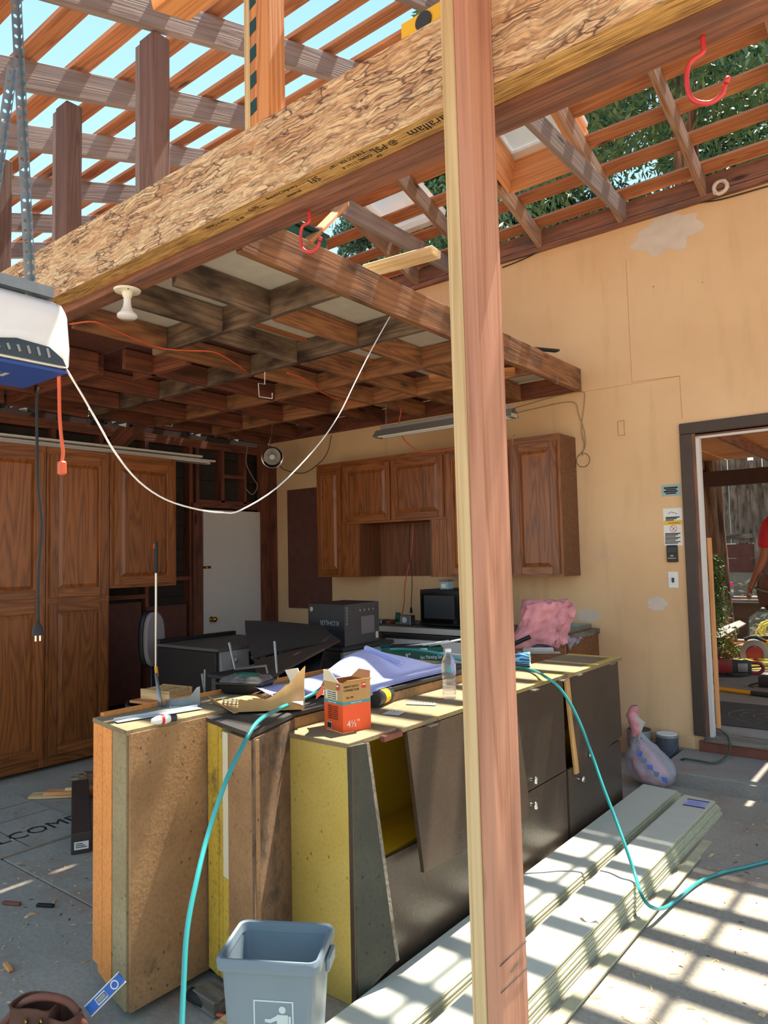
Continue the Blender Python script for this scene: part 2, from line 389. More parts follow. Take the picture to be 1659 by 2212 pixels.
chip('chip_black',rgb(66,52,42),rgb(78,64,52),rgb(92,78,64),amt=.15)
chip('chip_top',rgb(126,108,80),rgb(152,132,98),rgb(96,82,60),amt=.35)
chip('chip_green',rgb(64,62,52),rgb(82,80,68),rgb(50,52,44),amt=.3)
MATS['chip_black'].node_tree.nodes['Principled BSDF'].inputs['Roughness'].default_value=.33
plain('yellow_inside',rgb(214,170,30),.55,var=.06)
plain('siding',rgb(206,206,190),.6,var=.03)
plain('siding_edge',rgb(186,180,146),.8,var=.1)
plain('insulation',rgb(220,146,150),.95,var=.22)
plain('leaf',rgb(84,116,76),.55,var=.35)
plain('leaf_blue',rgb(78,112,90),.6,var=.3)
plain('shrub_leaf',rgb(80,110,46),.6,var=.35)
for k in ('leaf','leaf_blue','shrub_leaf'):
    b=MATS[k].node_tree.nodes['Principled BSDF']; b.inputs['Transmission Weight'].default_value=0
# engineered strand lumber: wide face of swirling strands, narrow face of fine lines
def psl(n,sx,sy,cols,warp,dk,th):
    m,nt,bs=newmat(n); bs.inputs['Roughness'].default_value=.7
    v=mapping(nt,(1,1,1),False)
    w1=N(nt,'ShaderNodeTexNoise'); w1.inputs['Scale'].default_value=7; w1.inputs['Detail'].default_value=3; nt.links.new(v,w1.inputs[0])
    ma=N(nt,'ShaderNodeVectorMath',operation='MULTIPLY_ADD'); ma.inputs[1].default_value=warp; nt.links.new(w1.outputs['Color'],ma.inputs[0]); nt.links.new(v,ma.inputs[2])
    mp=N(nt,'ShaderNodeMapping'); mp.inputs['Scale'].default_value=(sx,sy,sy); nt.links.new(ma.outputs[0],mp.inputs[0])
    vo=N(nt,'ShaderNodeTexVoronoi'); vo.feature='DISTANCE_TO_EDGE'; vo.inputs['Scale'].default_value=1; vo.inputs['Randomness'].default_value=1; nt.links.new(mp.outputs[0],vo.inputs[0])
    vc=N(nt,'ShaderNodeTexVoronoi'); vc.inputs['Scale'].default_value=1; nt.links.new(mp.outputs[0],vc.inputs[0])
    sp=N(nt,'ShaderNodeSeparateColor'); nt.links.new(vc.outputs['Color'],sp.inputs[0])
    c=ramp(nt,sp.outputs[0],cols)
    n4=N(nt,'ShaderNodeTexNoise'); n4.inputs['Scale'].default_value=1; n4.inputs['Detail'].default_value=4
    mp2=N(nt,'ShaderNodeMapping'); mp2.inputs['Scale'].default_value=(12,170,170); nt.links.new(ma.outputs[0],mp2.inputs[0]); nt.links.new(mp2.outputs[0],n4.inputs[0])
    c=mix(nt,ramp(nt,n4.outputs[0],[(.35,(.55,.55,.55,1)),(.6,(0,0,0,1))]),c,dk,'MULTIPLY')
    n5=N(nt,'ShaderNodeTexNoise'); n5.inputs['Scale'].default_value=5; n5.inputs['Detail'].default_value=3; nt.links.new(mapping(nt,(1,2.4,2.4),False),n5.inputs[0])
    g=ramp(nt,n5.outputs[0],[(.42,(0,0,0,1)),(.56,(1,1,1,1))])
    e_=ramp(nt,vo.outputs['Distance'],[(0,(1,1,1,1)),(th,(0,0,0,1))])
    mu=N(nt,'ShaderNodeMath',operation='MULTIPLY'); nt.links.new(g,mu.inputs[0]); nt.links.new(e_,mu.inputs[1])
    c=mix(nt,mu.outputs[0],c,dk); nt.links.new(c,bs.inputs['Base Color']); bump(nt,bs,sp.outputs[0],.2,.003)
psl('strand_face',5.5,58,[(0,rgb(206,158,112)),(.35,rgb(228,190,144)),(.7,rgb(240,210,166)),(1,rgb(214,172,130))],(.30,.055,.055),rgb(84,50,40),.10)
psl('strand_edge',2.2,150,[(0,rgb(196,146,84)),(.5,rgb(216,170,100)),(1,rgb(228,186,118))],(.01,.004,.004),rgb(96,60,30),.10)
# blue wave print of the paper cup
m,nt,bs=newmat('cup_print'); bs.inputs['Roughness'].default_value=.5
wv=N(nt,'ShaderNodeTexWave'); wv.wave_type='RINGS'; wv.inputs['Scale'].default_value=18; wv.inputs['Distortion'].default_value=9; wv.inputs['Detail'].default_value=1
nt.links.new(mapping(nt,(1,1,1),False),wv.inputs[0])
nt.links.new(ramp(nt,wv.outputs[0],[(.4,rgb(30,104,168)),(.5,rgb(150,206,226))]),bs.inputs['Base Color'])
# bark
m,nt,bs=newmat('bark'); bs.inputs['Roughness'].default_value=.95
n1=N(nt,'ShaderNodeTexNoise'); n1.inputs['Scale'].default_value=1; n1.inputs['Detail'].default_value=8; nt.links.new(mapping(nt,(14,14,1.3),False),n1.inputs[0])
nt.links.new(ramp(nt,n1.outputs[0],[(.35,rgb(58,42,34)),(.52,rgb(128,98,78)),(.7,rgb(176,148,124))]),bs.inputs['Base Color']); bump(nt,bs,n1.outputs[0],.9,.05)
# cabinet paint smear
m,nt,bs=newmat('foil'); bs.inputs['Roughness'].default_value=.3; bs.inputs['Metallic'].default_value=.8
n1=N(nt,'ShaderNodeTexNoise'); n1.inputs['Scale'].default_value=18; nt.links.new(mapping(nt),n1.inputs[0])
nt.links.new(ramp(nt,n1.outputs[0],[(.35,rgb(66,70,76)),(.65,rgb(170,176,184))]),bs.inputs['Base Color'])
# ---------------- setting: floor, walls ----------------
YW=5.45
fl=thing('floor',kind='structure')
bm=BM()
for x0,x1,y0,y1 in ((-6.2,2.5,-1.2,1.742),(-6.2,2.5,1.75,5.5)):
    mk('slab',bxm(x0,x1,y0,y1,-.12,0,bev=.004),'concrete',fl)
bm.free()
mk('ground',bxm(-30,30,-30,60,-.2,-.125),'dirt',kind='structure')
# far wall with doorway (yellow plaster on boards)
wl=thing('wall_back',kind='structure')
WT=.12
for x0,x1,z0,z1 in ((-5.95,-1.46,0,4.03),(-1.46,-.5,2.345,4.03),(-.5,2.5,0,4.03),(-1.46,-.5,0,.14)):
    mk('wall_panel',bxm(x0,x1,YW,YW+WT,z0,z1),'yellow_wall',wl)
# plaster smears on it: thin raised coats of their own colour
def smear(cx,cz,rx,rz,seed,mat='plaster',n=40,parent=wl,y=YW):
    bm=BM(); pts=[]
    for i in range(n):
        a=2*PI*i/n; r=1+.32*noise.noise(Vector((math.cos(a)*2.2+seed,math.sin(a)*2.2,seed)))+.16*math.sin(7*a+seed)*(1 if math.sin(a)<0 else .2)
        pts.append((cx+rx*r*math.cos(a),cz+rz*r*math.sin(a)))
    a=[bm.verts.new((p[0],y-.0015,p[1])) for p in pts]; b=[bm.verts.new((p[0],y+.004,p[1])) for p in pts]
    bm.faces.new(a)
    for i in range(n): bm.faces.new((a[i],a[(i+1)%n],b[(i+1)%n],b[i]))
    return mk('plaster_patch',bm,mat,parent)
q=at(1440,505,1,YW); smear(q.x,q.z,.24,.14,3)
for px,py,rx,rz,s in ((1270,1330,.10,.05,5),(1420,1305,.07,.05,8)):
    q=at(px,py,1,YW); smear(q.x,q.z,rx,rz,s)
# cracks and hairline joints of the plasterboard: shallow raised tape
for (a,b) in (((1352,560),(1365,825)),((1365,825),(1470,812)),((1130,868),(1470,812)),((1468,812),(1474,905))):
    A=at(*a,1,YW);B=at(*b,1,YW); lumber('wall_crack',A,B,.003,.003,'cardboard',wl,up=(0,1,0),bev=0)
# doorway trim
dr=thing('door_1',kind='structure')
boxw('casing',-1.535,-1.455,YW-.022,YW,.2,2.354,'dark_brown',dr,axis='z',bev=.004)
boxw('casing',-1.535,-.42,YW-.022,YW,2.355,2.435,'dark_brown',dr,axis='x',bev=.004)
boxw('jamb',-1.455,-1.43,YW-.01,YW+.14,.2,2.355,'old_red',dr,axis='z')
boxw('jamb',-1.43,-1.405,YW-.005,YW+.05,.2,2.33,'white_vinyl',dr,axis='z')
boxw('jamb',-1.405,-1.385,YW+.07,YW+.12,.25,1.6,'fir_orange',dr,axis='z')
boxw('jamb',-1.43,-.5,YW,YW+.14,2.33,2.355,'old_red',dr,axis='x')
boxw('jamb',-1.43,-.5,YW-.005,YW+.03,2.315,2.33,'white_vinyl',dr,axis='x')
boxw('casing',-.5,-.42,YW-.022,YW,.0,2.354,'dark_brown',dr,axis='z')
boxw('threshold',-1.46,-.42,YW-.05,YW+.14,.17,.2,'weathered',dr,axis='x',bev=.004)
boxw('riser_board',-1.50,-.42,YW-.03,YW,.06,.17,'rust_red',dr,axis='x',bev=.003)
# kickboard of yellow wall
boxw('baseboard_back',-1.9,-.4,YW-.018,YW,0,.10,'chip_tan',kind='structure',bev=.003)
boxw('baseboard_back',-2.0,-1.53,YW-.012,YW,.10,.19,'yellow_wall',kind='structure',bev=.003)
# concrete step
q0=at(1659,1735,2,0)
bm=BM(); prism(bm,[(-1.62,5.05),(-1.55,4.86),(2,4.86),(2,YW-.02),(-1.62,YW-.02)],0,.10)
bmesh.ops.bevel(bm,geom=[e for e in bm.edges if min(v.co.z for v in e.verts)>.09],offset=.02,segments=3,affect='EDGES')
mk('concrete_step',bm,'concrete_step',kind='structure')
# left wall: studs, sheathing, top plates, brace
lw=thing('wall_left',kind='structure')
XL=-5.95
z0=0
for i in range(14):
    zz=i*.235
    boxw('sheathing_board',XL-.12,XL-.10,.9,5.6,zz+.004,zz+.231,'sheath_dark',lw,axis='y')
for y in (1.0,1.6,2.2,2.55,3.02,3.46,3.92,4.42,4.50,4.82,5.12,5.45,5.52):
    boxw('stud',XL-.10,XL,y-.02,y+.02,0 if y<4.6 or y>5.44 else 2.12,2.66,'stud',lw,axis='z')
for z in (2.68,2.722): boxw('top_plate',XL-.10,XL,.9,5.6,z-.02,z+.02,'stud',lw,axis='y')
boxw('header',XL-.09,XL,4.5,5.5,2.06,2.14,'stud',lw,axis='y')
for y0,y1,z in ((2.24,2.53,2.2),(3.5,3.9,1.2),(4.0,4.4,1.35),(4.84,5.1,2.4)): boxw('blocking',XL-.10,XL,y0,y1,z-.02,z+.02,'stud',lw,axis='y')
lumber('diagonal_brace',(XL+.015,3.35,2.35),(XL+.015,3.85,2.85),.16,.03,'stud',lw,up=(1,0,0))
lumber('diagonal_brace',(XL+.015,3.0,1.2),(XL+.015,3.3,2.2),.1,.03,'stud',lw,up=(1,0,0))
boxw('corner_post',XL,XL+.06,YW-.16,YW-.001,0,2.78,'stud',lw,axis='z')
boxw('corner_post',XL+.06,XL+.14,YW-.03,YW-.001,0,2.72,'stud',lw,axis='z')
boxw('plywood_patch',XL,XL+.012,3.2,3.85,.25,1.15,'panel_dark',lw,axis='z')
boxw('plywood_patch',XL,XL+.012,3.9,4.35,.1,1.1,'panel_dark',lw,axis='z')
for y0,y1,z0 in ((2.4,2.9,2.78),(3.3,3.8,2.77),(4.25,4.6,2.78),(4.7,5.1,2.79)):
    bm=BM(); grid(bm,8,3,lambda u,v:Vector((XL+.02+.02*math.sin(u*9+v*4),y0+(y1-y0)*u,z0+.11*v+.012*math.sin(u*14))),.004); mk('flashing',bm,'foil',lw)
# white door in the left wall
d2=thing('door_2',kind='structure')
mk('door_panel',bxm(XL,XL+.04,4.54,5.40,.01,2.035,bev=.003),'white_door',d2)
kn=lathe(BM(),[(.03,0),(.03,.008),(.012,.014),(.012,.035),(.026,.045),(.029,.06),(.02,.072),(0,.075)],18,M=frame((XL+.04,4.63,.93),(0,1,0),(0,0,1)))
mk('door_knob',kn,'brass',d2,smooth=True)
for z in (1.72,1.02,.25): boxw('door_hinge',XL+.036,XL+.048,5.385,5.42,z-.05,z+.05,'brass',d2)
bm=bxm(XL+.04,XL+.05,4.53,4.62,1.44,1.465); bx(bm,XL+.05,XL+.058,4.57,4.60,1.445,1.46); mk('slide_bolt',bm,'brass',d2)
boxw('door_casing',XL,XL+.03,4.42,4.535,0,2.1,'stud',d2,axis='z')
# ---------------- open roof framing ----------------
RZ=3.95; SL=.33; RY=3.72; YP=5.43
def zn(y): return RZ+SL*(y-1.84)          # underside of rafters, near slope
ZR=zn(RY)
def zf(y): return 4.05+(ZR-4.05)*(YP-y)/(YP-RY)
roof=thing('ceiling',kind='structure')
XN=[-2.75,-3.51,-4.22,-5.02,-5.8,-6.6,-1.98,-1.2,-.42,.4,1.2]
XFr=[-6.38,-5.74,-5.1,-4.46,-3.825,-3.2,-2.568,-1.886,-1.279,-.64,0,.64,1.28]
wd=.038; dp=.14
for i,x in enumerate(XN):
    if x<-2 or x>-.0 or True:
        lumber('rafter',(x,-.3,zn(-.3)+dp/2),(x,RY,zn(RY)+dp/2),wd*1.2,dp,'old_grey',roof,up=(0,0,1))
for x in XFr: lumber('rafter',(x,RY,ZR+dp/2),(x,YP,zf(YP)+dp/2),wd,dp,'rafter_warm',roof)
boxw('ridge_board',-6.6,1.3,RY-.02,RY+.02,ZR+.0,ZR+.19,'old_grey',roof,axis='x')
# skip sheathing
y=-.085; k=0
while y<RY-.1:
    z=zn(y)+dp+.035+.004*random.random()
    if not (1.06<y<1.18): lumber('purlin',(-6.7,y,z),(1.3,y,z+.004),.122,.02,'purlin',roof,up=(0,-SL,1),bev=0)
    y+=.285; k+=1
s2=(ZR-4.05)/(YP-RY)
for k in range(6):
    y=5.36-k*.283
    z=zf(y)+dp+.03
    segs=[(-6.5,1.35)]
    if k in (2,3,): segs=[(-6.5,-2.56),(-1.90,1.35)]
    for a,b in segs: lumber('purlin',(a,y,z),(b,y,z),.115,.02,'purlin',roof,up=(0,s2,1),bev=0)
# plate and blocking above the yellow wall
boxw('top_plate',-6.0,2.5,YW-.04,YW+.08,4.03,4.07,'old_red',roof,axis='x')
xs=sorted(XFr)
for a,b in zip(xs,xs[1:]): boxw('blocking',a+wd/2,b-wd/2,YP-.02,YP+.02,4.075,4.2,'old_red',roof,axis='x',bev=0)
# level ties
for x,y0,m in ((-1.86,3.35,'old_grey'),(-3.45,3.5,'old_grey')):
    lumber('collar_tie',(x,y0,4.14),(x,YP,4.14),.04,.14,m,roof)
# skylight well
sk=thing('window_1',kind='structure')
yA,yB=4.28,4.86; xA,xB=-2.52,-1.93
for nm,a,b in (('curb_board',(xA,yA),(xB,yA)),('curb_board',(xA,yB),(xB,yB)),('curb_board',(xA,yA),(xA,yB)),('curb_board',(xB,yA),(xB,yB))):
    lumber(nm,(a[0],a[1],zf(a[1])+.19),(b[0],b[1],zf(b[1])+.19),.03,.30,'fir_orange',sk,up=(0,s2,1),bev=0)
for nm,a,b in (('sash',(xA,yA),(xB,yA)),('sash',(xA,yB),(xB,yB)),('sash',(xA,yA),(xA,yB)),('sash',(xB,yA),(xB,yB))):
    lumber(nm,(a[0],a[1],zf(a[1])+.36),(b[0],b[1],zf(b[1])+.36),.06,.04,'white_vinyl',sk,up=(0,s2,1),bev=0)
slab_pts=[(xA,yA,zf(yA)+.37),(xB,yA,zf(yA)+.37),(xB,yB,zf(yB)+.37),(xA,yB,zf(yB)+.37)]
mk('pane',slab(BM(),slab_pts,.006),'skylight_glass',sk)
# a second, closed white skylight pane set farther left
sk2=thing('window_2',kind='structure')
yA,yB=4.25,5.0; xA,xB=-3.78,-3.25
for a,b in (((xA,yA),(xB,yA)),((xA,yB),(xB,yB)),((xA,yA),(xA,yB)),((xB,yA),(xB,yB))):
    lumber('sash',(a[0],a[1],zf(a[1])+.22),(b[0],b[1],zf(b[1])+.22),.05,.08,'white_vinyl',sk2,up=(0,s2,1),bev=0)
mk('pane',slab(BM(),[(xA,yA,zf(yA)+.25),(xB,yA,zf(yA)+.25),(xB,yB,zf(yB)+.25),(xA,yB,zf(yB)+.25)],.006),'skylight_glass',sk2)
# ---------------- loft framing ----------------
LB=2.80
mk('light_block_sheet',bxm(XL-.14,XL-.125,.9,5.7,0,2.85),'sheath_dark',lw)  # unseen sheet added behind the boards to block light through their gaps
loft=thing('ceiling',kind='structure')
ys=[1.95,2.6,3.33,4.0,4.66,5.43]
xs=[-5.93,-5.45,-4.88,-4.28,-3.80,-3.34,-2.82]
def joist(x,y0,y1,m,h=.135): lumber('joist',(x,y0,LB+h/2),(x,y1,LB+h/2),.038,h,m,loft)
for bi,(a,b) in enumerate(zip(ys,ys[1:])):
    row=[-5.9,-5.4,-4.5,-3.72,-3.19,-2.8] if bi==0 else xs
    for j,x in enumerate(row):
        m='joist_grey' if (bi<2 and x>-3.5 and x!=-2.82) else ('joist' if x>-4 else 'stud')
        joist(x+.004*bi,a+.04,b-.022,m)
lumber('edge_joist',(-2.29,1.95,LB+.09),(-2.29,YW-.01,LB+.09),.042,.18,'joist',loft)
for y,x0,m,hh in ((2.6,-3.86,'joist_grey',.14),(2.87,-4.5,'stud',.14),(3.33,-5.9,'joist_grey',.135),(4.0,-5.9,'joist',.135),(4.66,-5.9,'joist',.16),(5.42,-5.9,'stud',.14)):
    x1=-2.31 if y!=2.87 else -3.88
    lumber('cross_joist',(x0,y,LB+hh/2),(x1,y,LB+hh/2),.04,hh,m,loft)
lumber('cross_joist',(-5.9,2.62,LB+.07),(-4.52,2.62,LB+.07),.04,.14,'stud',loft)
# deck panels
def deck(x0,x1,y0,y1,m): boxw('deck_panel',x0,x1,y0,y1,LB+.182,LB+.195,m,loft)
zt=LB+.145
def deck2(x0,x1,y0,y1,m,dz=0): boxw('deck_panel',x0,x1,y0,y1,zt+dz,zt+.012+dz,m,loft,bev=0)
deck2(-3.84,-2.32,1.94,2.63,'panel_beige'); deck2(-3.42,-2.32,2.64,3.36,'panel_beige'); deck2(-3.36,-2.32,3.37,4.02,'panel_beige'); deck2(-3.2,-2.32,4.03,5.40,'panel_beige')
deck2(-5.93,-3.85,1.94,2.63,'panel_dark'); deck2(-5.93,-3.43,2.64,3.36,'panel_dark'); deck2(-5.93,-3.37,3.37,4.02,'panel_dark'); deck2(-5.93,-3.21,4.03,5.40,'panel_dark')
for x in (-2.95,-3.25): boxw('nailer',x-.02,x+.02,2.64,4.0,zt-.02,zt,'purlin',loft,axis='y')
lumber('ledger_board',(-2.98,4.35,LB+.03),(-2.42,4.62,LB+.03),.14,.03,'fir_orange',loft)
# ---------------- beams and posts ----------------
def lvl():
    y0,y1,z0,z1=1.75,1.84,2.84,3.128; x0,x1=-7.0,2.2
    M=Matrix.Translation((x0,(y0+y1)/2,z0))
    bm=BM(); vs,fs=bx(bm,0,x1-x0,-(y1-y0)/2,(y1-y0)/2,0,z1-z0,0)
    fs[0].material_index=1; fs[1].material_index=1
    o=mk('engineered_beam',bm,['strand_face','strand_edge'],M=M,label='long new engineered strand beam with swirling tan wood strands crossing overhead',cat='beam')
    # printed stamp on the narrow underside, read from the far side
    def st(s,px,py,size,**k):
        q=at(px,py,2,z0); text('printed_stamp',s,size,frame((q.x,q.y,z0-.0006),(-1,0,0),(0,1,0)),'ink',o,**k)
    def stp(s,x,y,size,**k): text('printed_stamp',s,size,frame((x,y,z0-.0006),(-1,0,0),(0,1,0)),'ink',o,**k)
    stp('Parallam',-1.20,1.79,.05); stp('® PSL',-1.385,1.79,.042)
    stp('2.1E ICC ESR-1387',-1.53,1.77,.02); stp('CCMC 11161-R',-1.51,1.80,.02); stp('DF',-1.43,1.82,.018)
    stp('SFI',-1.70,1.79,.042); stp('Certified Sourcing',-1.85,1.778,.021); stp('SFI-00008',-1.82,1.81,.018)
    stp('0670',-2.02,1.79,.026); stp('Made in Canada',-2.22,1.78,.02); stp('IIIII IIII',-2.12,1.81,.018)
    return o
lvl()
boxw('old_beam',-7.0,2.2,1.842,1.93,2.80,3.02,'fir_dark' if 'fir_dark' in MATS else 'old_red',axis='x',bev=.003,label='old reddish brown timber beam running behind the new strand beam',cat='beam')
def post6(px,py,w,label,nm='timber_post'):
    q=at(px,py,1,1.84); zt=zn(1.90)-.001
    boxw(nm,q.x,q.x+.155,1.845,1.935,3.02,zt,'old_red',axis='z',bev=.003,label=label,cat='post',group='dark cripple posts on the old beam')
    # narrow pale board nailed to its side
q=at(312,90,1,1.845)
for px,lab in ((290,'dark brown short post, nearest of the row standing on the old beam'),(112,'dark brown short post, middle one of the row on the old beam'),(-30,'dark brown short post at the left edge, half out of view on the old beam')):
    q=at(px,{290:120,112:240,-30:330}[px],1,1.845)
    t=thing('timber_post',lab,'post',(q.x,1.845,3.02),group='dark cripple posts on the old beam')
    zt=zn(1.845)-.004
    boxw('post_core',q.x+.04,q.x+.155,1.846,1.933,3.021,zt,'old_post',t,axis='z',bev=.003)
    boxw('side_board',q.x,q.x+.038,1.85,1.933,3.021,zt-.01,'old_grey',t,axis='z',bev=.002)
# new post with black-green paint stripes standing on the strand beam
t=thing('striped_post','short new pine post with dark green paint stripes standing on the strand beam','post',(-1.95,1.80,3.128))
boxw('post_core',-1.985,-1.885,1.752,1.838,3.129,3.90,'fir_orange',t,axis='z',bev=.003)
boxw('side_board',-2.02,-1.987,1.752,1.80,3.129,3.90,'fir_pale',t,axis='z',bev=.002)
for k in range(7):
    z=3.17+k*.105; mk('paint_stripe',slab(BM(),[(-1.984,1.751,z),(-1.950,1.751,z+.012),(-1.950,1.751,z+.062),(-1.984,1.751,z+.052)],.001),'green_tape',t)
# doubled post in front
def near_post():
    t=thing('support_post','tall doubled timber post in the foreground, pale edge beside pinkish face','post',(-.98,1.66,0))
    # leans a touch as in the picture: ends taken on the beam face and at the floor
    a=at(1034,2212,1,1.61); b=at(1063-66+0,60,1,1.61)
    yy=(1.612,1.748)
    xl_b=at(1020,2212,1,1.61).x; zb=at(1020,2212,1,1.61).z; xl_t=at(949,30,1,1.61).x; zt_=at(949,30,1,1.61).z
    sl=(xl_t-xl_b)/(zt_-zb); x_=lambda z: xl_b+sl*(z-zb)
    top=3.35
    for o0,o1,m,nm in ((0,.0425,'fir_pale','pale_board'),(.0435,.0875,'fir_pink','pink_board')):
        z0=0.0
        lumber(nm,(x_(z0)+(o0+o1)/2,1.68,z0+.001),(x_(top)+(o0+o1)/2,1.68,top),o1-o0,.136,m,t,up=(0,1,0),bev=.003)
    # pencil marks low on the wide face
    for px,py,qx,qy in ((1080,2088,1138,2032),(1082,2146,1138,2092),(1104,2100,1120,2080)):
        A=at(px,py,0,x_(.3)+.0885);B=at(qx,qy,0,x_(.3)+.0885); lumber('pencil_mark',A,B,.0012,.0018,'tool_dark',t,up=(0,0,1),bev=0)
    return t
near_post()
# overhead board end near the camera
q=at(345,35,0,-2.2)
lumber('overhead_board',at(362,60,1,1.30)+Vector((0,0,.09)),at(362,60,1,1.30)+Vector((2.9,0,.09)),.14,.09,'fir_orange',up=(0,-SL,1),label='thick orange new timber hanging under the rafters, cut end facing left',cat='beam')
# grey boards by the ridge, seen right of the striped post
lumber('ridge_brace',(-1.98,3.2,zn(3.2)-.02),(-1.2,3.2,zn(3.2)-.02),.04,.14,'old_grey',label='grey brace board between two rafters near the ridge',cat='board')
# yellow spirit level lying on the strand beam
t=thing('spirit_level','yellow spirit level lying on top of the strand beam behind the tall post','level',(-1.0,1.80,3.128))
q=at(868,95,1,1.77)
mk('level_body',bxm(q.x,q.x+.62,1.765,1.79,3.129,3.195,bev=.004),'yellow_level',t)
mk('hand_grip',lathe(BM(),[(.03,0),(.03,.004)],24,M=frame((q.x+.09,1.764,3.158),(1,0,0),(0,0,1))),'tool_dark',t)
# ---------------- red hooks ----------------
def hook(px,py,lab,s=1.0):
    q=at(px,py,2,2.80); q.z=2.80
    pts=[(0,0,.0),(0,0,-.03),(-.004*s,-.0,-.045),(-.035*s,0,-.065*s),(-.042*s,0,-.12*s),(-.03*s,0,-.16*s),(.005*s,0,-.178*s),(.035*s,0,-.165*s),(.045*s,0,-.14*s)]
    t=thing('bicycle_hook',lab,'hook',q,group='red hooks under the old beam',rz=.3)
    M=wm(t)
    bm=tube(BM(),[M@Vector(p) for p in pts],.0062,10,smooth=5)
    mk('hook_rod',bm,'red_hook',t,smooth=True)
    bm=tube(BM(),[M@Vector((.047*s,0,-.137*s)),M@Vector((.052*s,0,-.122*s))],.0066,10); mk('hook_tip',bm,'red_hook',t,smooth=True)
hook(1518,78,'large red vinyl-coated hook screwed under the beam at the upper right')
hook(668,455,'red hook under the old beam above the pale loft board, smaller in view',.9)
# small wire hooks and cup hooks
def wirehook(pts,lab,mat,r=.0035,nm='wire_hook',group='white wire hooks hanging from the loft joists'):
    bm=tube(BM(),pts,r,8); return mk(nm,bm,mat,label=lab,cat='hook',group=group,smooth=40)
def cbracket(px,py,y,lab):
    def Q(a,b): return at(px+a,py+b,1,y)
    wirehook([Vector((Q(14,0).x,y,LB)),Q(14,15),Q(0,13),Q(2,42),Q(30,46),Q(30,34)],lab,'white')
cbracket(342,875,4.0,'white square wire hook under the loft, left one')
cbracket(558,815,3.33,'white square wire hook under the loft, nearer the white cord')
for k,(px,py,lab) in enumerate([(432,558,'small metal cup hook under the old beam right of the white bulb'),(200,655,'small metal cup hook beside the opener, under the old beam'),(590,918,'small hook above the clamp lamp'),(1205,825,'small white hook under the edge joist near the far wall')]):
    y=[1.92,1.90,4.7,4.9][k]; q=at(px,py,1,y)
    wirehook([q+Vector((0,0,.04)),q,q+Vector((-.004,0,-.012)),q+Vector((-.012,0,-.016)),q+Vector((-.02,0,-.004))],lab,'steel',.002,'cup_hook','small cup hooks')
for px,py,y,lab in ((205,845,4.0,'dark red curved hook under the loft, left of its twin'),(318,830,4.0,'dark red curved hook under the loft, right of its twin')):
    q=at(px,py,1,y); wirehook([Vector((q.x+.03,y,LB+.02)),q+Vector((.03,0,.05)),q+Vector((.0,0,.03)),q+Vector((-.01,0,-.03)),q+Vector((.02,0,-.07)),q+Vector((.06,0,-.05)),q+Vector((.065,0,-.02))],lab,'rust_red',.005,'curved_hook','dark red hooks under the loft')
# ---------------- lampholder and bulb ----------------
def lampholder():
    t=thing('lampholder','white porcelain lampholder with reflector bulb under the old beam','lamp',at(275,625,2,2.80)-Vector((0,0,0)))
    o=WM[t.name].translation
    def L(prof,mat,nm,par=t): return mk(nm,lathe(BM(),prof,32,M=Matrix.Translation(o)),mat,par,smooth=50)
    L([(.0,-.012),(.022,-.016),(.03,-.014),(.058,-.012),(.063,-.004),(.058,0),(0,0)][::-1],'porcelain','base_plate')
    L([(.024,-.014),(.026,-.022),(.022,-.028),(.022,-.036),(.018,-.04)],'porcelain','socket')
    L([(.017,-.036),(.0175,-.07),(.022,-.09),(.035,-.112),(.047,-.124),(.047,-.134),(.038,-.141),(0,-.144)],'white_gloss','bulb')
    mk('screw_hole',lathe(BM(),[(.004,0),(.004,.002)],8,M=Matrix.Translation(o+Vector((.04,-.02,-.015)))),'ink',t)
lampholder()
